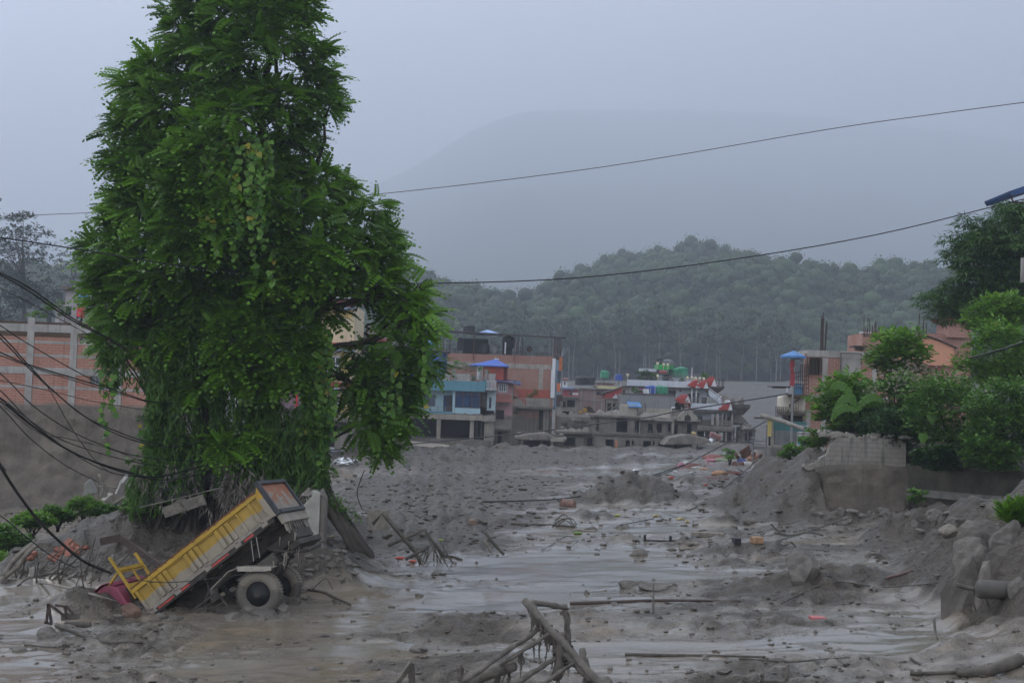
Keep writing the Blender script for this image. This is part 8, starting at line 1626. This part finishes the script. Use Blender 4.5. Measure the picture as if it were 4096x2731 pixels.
    # white rubble before the yellow house
    for i in range(22):
        p = hit(1375 + random.gauss(0, 22), 1858 + random.gauss(0, 5)); s = random.uniform(.12, .35); o = MB().box(-s, s, -s * .5, s * .5, -.03, .05).build('splinter', M_WHITE); o.location = p + Vector((0, 0, random.uniform(.02, .35))); o.rotation_euler = (random.uniform(-.5, .5), random.uniform(-.6, .6), random.uniform(0, 3)); tag(o, 'broken white slat in the heap before the yellow house', 'slat', 'heap of white slats')
    # near right bank: broken slabs, rock faces, gas bottle
    for i, (x, y, w, h, D, lb, m) in enumerate(((3870, 2470, 210, 250, 31.5, 'tall dark hollow rock face at the edge of the near right bank', M_MUDD), (3900, 2260, 200, 110, 33, 'upper muddy slab on the near right bank', M_ROCK), (3935, 2180, 190, 100, 34, 'tilted slab near the top of the near right bank', M_ROCK), (4060, 2190, 160, 110, 32.5, 'broad rock with cracks at the right edge', M_ROCK), (4050, 2290, 170, 110, 31.5, 'dark layered rock above the gas bottle', M_MUDD), (3790, 2130, 80, 36, 36, 'pale stone block on the low rubble ridge', M_PALEW), (3830, 2108, 90, 40, 37, 'small muddy block on the crest of the rubble ridge', M_ROCK),
                                               (4080, 2375, 90, 70, 30, 'muddy lump right of the gas bottle', M_ROCK), (3945, 2420, 90, 180, 31, 'upright muddy pillar of rock beside the hollow', M_MUDW), (4000, 2090, 120, 90, 36, 'sloping smooth lump on top of the near right bank', M_ROCK), (3960, 2340, 120, 60, 31.6, 'chunk resting above the hollow rock', M_MUDW))):
        rock(x, y, w, h, lb, m, D=D, seed=130 + i, cuts=11, sink=.4, name='slab_rock', cat='rock', dep=.7)
    o = MB().lathe([(.05, -.42), (.17, -.40), (.20, -.33), (.20, .33), (.17, .40), (.05, .42)], n=20, M=Matrix.Rotation(R(90), 4, 'Y')).build('gas_bottle', pbr('dusty_cylinder', (.075, .068, .058), .6, var=.3, scale=3), smooth=True); o.location = P(3985, 2358, 30.3); tag(o, 'mud coated gas bottle lying on the near right bank', 'gas bottle')
    for i, l in enumerate(([S2((1900, 822)), S2((1980, 845)), S2((2080, 855))], [S2((2020, 860)), S2((2010, 940)), S2((2030, 1000))], [S2((1960, 460)), S2((2040, 520)), S2((2100, 560))], [S2((2090, 900)), S2((2120, 980)), S2((2140, 1050))])): air(['dark round bar jutting out of the near right bank', 'thin rod hanging below the jutting bar', 'broken pole near the top of the near right bank', 'thin root hanging down the near right bank'][i], l, 30.6 if i != 2 else 34, .05 if i in (0, 2) else .02, 'bar', 'bar')
    for i in range(44):
        x = random.uniform(3250, 3900); y = 2075 + random.gauss(0, 26) + max(0, x - 3600) * .12; rock(x, y, random.uniform(16, 60), random.uniform(10, 30), 'lump of mud in the rubble along the foot of the right wall', M_ROCK if i % 3 else M_MUDD, name='mud_lump', cat='mud lump', seed=200 + i, cuts=6, group='mud lumps along the right wall')
    for i in range(40):
        x = random.uniform(1180, 1420); y = random.uniform(2160, 2330); rock(x, y, random.uniform(14, 46), random.uniform(8, 22), 'lump of mud thrown up behind the truck wheel', M_ROCK, name='mud_lump', cat='mud lump', seed=260 + i, cuts=6, group='mud lumps behind the truck')
def gy2(xs, ys): return hit(xs, ys).y
debris()

def wires():
    BL = pbr('black_cable', (.012, .012, .013), .5, bmp=0, grime=0)
    def wire(lb, pts, D0, D1, r, name='cable', n=5, cat='cable', mat=None):
        xa, xb = pts[0][0], pts[-1][0]; pts = list(pts)      # cables that leave the view run on beyond its edge
        if xa < 0: sl = (pts[1][1] - pts[0][1]) / (pts[1][0] - pts[0][0]); pts = [(xa - 1500, pts[0][1] - 1500 * sl * .7), (xa - 600, pts[0][1] - 600 * sl * .85)] + pts
        if xb > 4060: sl = (pts[-1][1] - pts[-2][1]) / (pts[-1][0] - pts[-2][0]); pts = pts + [(xb + 900, pts[-1][1] + 900 * sl)]
        P_ = [P(q[0], q[1], max(17, D0 + (D1 - D0) * (q[0] - xa) / (xb - xa + 1e-6))) for q in pts]
        return tag(MB().tube(spline(P_, n), r, 5).build(name, mat or BL, smooth=True), lb, cat)
    wire('highest thin cable crossing the whole sky', [(-60, 868), (390, 850), (900, 826), (1560, 772), (2400, 670), (3300, 520), (3750, 456), (4160, 402)], 62, 46, .014)
    B_ = [(-40, 945), (350, 1003), (700, 1060), (1050, 1100), (1400, 1130), (1730, 1133), (2300, 1112), (2900, 1042), (3500, 940), (4070, 803)]
    wire('long sagging cable reaching the blue roof corner on the right', B_, 42, 55, .022)
    # drops of rain hanging on the long cable
    q = spline([P(a, b, 42 + 13 * (a + 40) / 4110) for a, b in B_], 40); mb = MB()
    for i in range(60, 330, 3): p = q[i]; mb.lathe([(.004, 0), (.016, -.02), (.004, -.04)], (p.x, p.y, p.z - .03), 5)
    e = tag(mb.build('rain_drops', pbr('water_drop', (.6, .65, .7), .1, bmp=0, grime=0)), 'bright rain drops hanging from the long sagging cable', 'drops', kind='stuff')
    wire('cable sagging past the tall brick building to the right balcony', [(1293, 1801), (1593, 1780), (2100, 1731), (2387, 1695), (2578, 1671), (2722, 1642), (2980, 1602), (3150, 1575)], 120, 97, .045)
    wire('slack cable dipping from the teal shop into the mud', [(3066, 1683), (2900, 1775), (2722, 1867), (2600, 1912), (2492, 1944)], 95, 84, .035)
    wire('lower slack cable lying toward the middle of the mud', [(2735, 1858), (2600, 1905), (2448, 1952), (2257, 1993), (1938, 2006)], 78, 62, .035)
    wire('short cable running down from the shop into the right mud slope', [(3030, 1838), (2960, 1900), (2890, 1955)], 90, 76, .03); wire('thin cable trailing over the mud toward the pole', [(2870, 1985), (2780, 2030), (2700, 2055), (2480, 2100)], 68, 56, .02); wire('thin cable trailing right of the orange tin', [(3400, 2070), (3250, 2120), (3100, 2165), (2950, 2190)], 53, 47, .018)
    wire('dark power cable in front of the right hand bushes', [(3880, 1432), (3980, 1405), (4130, 1358)], 60, 57, .045)
    K = 1.568; L_ = [([(-30, 130), (180, 235), (450, 425), (640, 530), (800, 620)], .028, 'topmost thick cable of the left bundle'), ([(-30, 140), (180, 258), (450, 440), (650, 545), (820, 650)], .028, 'thick cable just under the topmost of the left bundle'), ([(-30, 225), (200, 340), (500, 500), (760, 640)], .014, 'thin cable below the two thick upper ones'), ([(-30, 455), (130, 560), (440, 740), (700, 870), (930, 950)], .018, 'cable crossing the brick pillars to the tree at mid height'),
        ([(-30, 500), (150, 690), (300, 850), (500, 1020), (700, 1140), (920, 1215), (1100, 1232), (1350, 1190)], .022, 'upper steep cable running down across the brick wall'), ([(-30, 525), (180, 740), (330, 880), (560, 1060), (880, 1190), (1050, 1225)], .022, 'second steep cable close below the upper steep one'), ([(-30, 630), (160, 712), (520, 820), (780, 900), (940, 950), (1100, 960)], .024, 'flatter thick cable meeting the tree beside the brick wall'), ([(-30, 650), (160, 722), (500, 830), (760, 905), (940, 958)], .016, 'thin cable clinging under the flatter thick one'),
        ([(-30, 745), (200, 970), (420, 1120), (640, 1222), (880, 1295), (1300, 1330)], .018, 'steep cable crossing onto the mud coated wall'), ([(-30, 812), (300, 880), (600, 952), (930, 1005)], .012, 'thin nearly level cable on the brick mortar line'), ([(-40, 900), (60, 980), (250, 1135), (500, 1290), (800, 1390), (1000, 1420), (1350, 1330)], .034, 'thickest cable of the lower left bundle'), ([(-40, 920), (150, 1065), (400, 1240), (700, 1370), (1000, 1440), (1300, 1400)], .022, 'cable right under the thickest one on the left'),
        ([(-40, 840), (200, 1080), (500, 1300), (720, 1400), (980, 1432)], .018, 'cable crossing over the thickest one on the left'), ([(-40, 940), (200, 1190), (420, 1355), (620, 1455)], .018, 'lowest cable sagging over the mud coated wall'), ([(160, 700), (300, 860), (450, 1120), (600, 1320), (700, 1400)], .014, 'lone cable dropping steeply across the bundle'), ([(-40, 905), (100, 1000), (300, 1145), (520, 1240), (850, 1330), (1200, 1380)], .016, 'slack thin cable in the middle of the lower bundle'), ([(30, 985), (250, 1150), (420, 1180), (700, 1250), (900, 1330)], .012, 'thin cable branching off the lower bundle')]
    for pts, r, lb in L_: wire(lb, [(x / K, 1000 + y / K) for x, y in pts], 33, 46.5, r * .8)
    wire('thick near cable falling from the left edge to the truck cab', [(-20, 1830), (0, 1862), (60, 1957), (149, 2076), (238, 2165), (333, 2243), (440, 2290)], 30, 35.2, .035); wire('thin near cable under the thick one at the left', [(-20, 2045), (90, 2135), (210, 2225), (300, 2270)], 34, 38, .014)
    for i in range(9): wire('fine wire strung across the dark tree base', [(540 + 12 * i, 2030 - 13 * i), (700, 1990 - 12 * i + (i % 3) * 6), (900, 1945 - 14 * i)], 45.6, 45.2, .009, 'wire', cat='wire')['group'] = 'fine wires at the tree base'
    wire('pale rope stretched over the tree base', [(560, 2028), (700, 1995), (881, 1951)], 45.2, 45, .015, 'rope', cat='rope', mat=M_PALEW); wire('long thin rope hanging across the truck side to the wheel', [(500, 2310), (660, 2328), (860, 2312), (960, 2298), (1100, 2280)], 34.7, 35, .012, 'rope', cat='rope')
    wire('thin stem curving up from the mud right of the tree roots', [(1448, 2035), (1428, 1975), (1442, 1920), (1458, 1880)], 47, 47, .018, 'stem', cat='stem')
wires()
# ---------------- haze ----------------
def make_haze():
    mb = MB().box(-8500, 8500, -500, 7700, -32, 1420)
    m = bpy.data.materials.new('mist_air'); m.use_nodes = True; t = m.node_tree; t.nodes.clear()
    v = nn(t, 'ShaderNodeVolumePrincipled'); v.inputs['Density'].default_value = .00060
    v.inputs['Color'].default_value = (.77, .855, 1.0, 1); v.inputs['Anisotropy'].default_value = .4
    o = nn(t, 'ShaderNodeOutputMaterial'); t.links.new(v.outputs[0], o.inputs['Volume'])
    h = mb.build('haze', m); tag(h, 'thin rain mist hanging in the valley air', None, None, 'stuff')
make_haze()

# ---------------- telling look-alikes apart ----------------
_o1 = ['', 'first', 'second', 'third', 'fourth', 'fifth', 'sixth', 'seventh', 'eighth', 'ninth', 'tenth', 'eleventh', 'twelfth', 'thirteenth', 'fourteenth', 'fifteenth', 'sixteenth', 'seventeenth', 'eighteenth', 'nineteenth']
_t = ['', '', 'twenty', 'thirty', 'forty', 'fifty', 'sixty', 'seventy', 'eighty', 'ninety']
def ordinal(n):
    if n < 20: return _o1[n]
    return (_t[n // 10][:-1] + 'ieth') if n % 10 == 0 else _t[n // 10] + '-' + _o1[n % 10]
def rank_labels(group, fmt, zones=None):
    """label every member of a group by its place from the left inside its zone"""
    os_ = [o for o in scn.collection.objects if o.get('group') == group and o.get('category')]; b = {}
    for o in os_:
        p = o.location if o.location.length > .01 else Vector(o.data.vertices[0].co)
        x, y = spx(p.x, p.y, p.z); z = next((zn for zn, f in (zones or []) if f(x, y)), '')
        b.setdefault(z, []).append((float(x), o))
    for z, l in b.items():
        l.sort(key=lambda q: q[0])
        for i, (x, o) in enumerate(l):
            d = ordinal(i + 1) + ' from the left' if i <= len(l) / 2 or len(l) > 60 else ('rightmost' if i == len(l) - 1 else ordinal(len(l) - i) + ' from the right')
            o['label'] = (fmt % d + (' ' + z if z else ''))
rank_labels('slender trees along the foot of the wood', 'slender pale trunked tree, %s along the foot of the misty wood')
rank_labels('tangled twigs under the left bank', 'muddy twig, %s in the tangle under the left bank')
rank_labels('twigs at the pole frame', 'short twig, %s around the foot of the collapsed pole frame')
rank_labels('broken bricks on the left bank', 'broken orange brick, %s in the scatter on the left bank')
rank_labels('mud lumps behind the truck', 'mud lump, %s of those heaped around the truck wheels and tail')
rank_labels('mud lumps along the right wall', 'mud lump, %s in the rubble along the right wall foot')
rank_labels('heap of white slats', 'broken white slat, %s in the heap before the yellow house')
rank_labels('fine wires at the tree base', 'fine wire, %s of those strung across the dark tree base')
rank_labels('globe lamps on the white house railings', 'small cream globe lamp, %s', [('on the top green room railing', lambda x, y: y < 1480), ('on the white house terrace railing', lambda x, y: True)])
rank_labels('stones scattered over the mud', 'muddy stone, %s', [('of those on the far plain near the houses', lambda x, y: y < 1900), ('of those left of the truck tail', lambda x, y: x < 1200), ('of those between truck and pool', lambda x, y: x < 1900 and y < 2420), ('of those low beside the truck and frame', lambda x, y: x < 1900),
            ('of those in the upper wet channel', lambda x, y: y < 2180), ('of those around the central pool', lambda x, y: x < 2800 and y < 2420), ('of those around the steel frame', lambda x, y: x < 2800), ('of those near the large boulder', lambda x, y: y < 2420), ('of those at the bottom right', lambda x, y: True)])
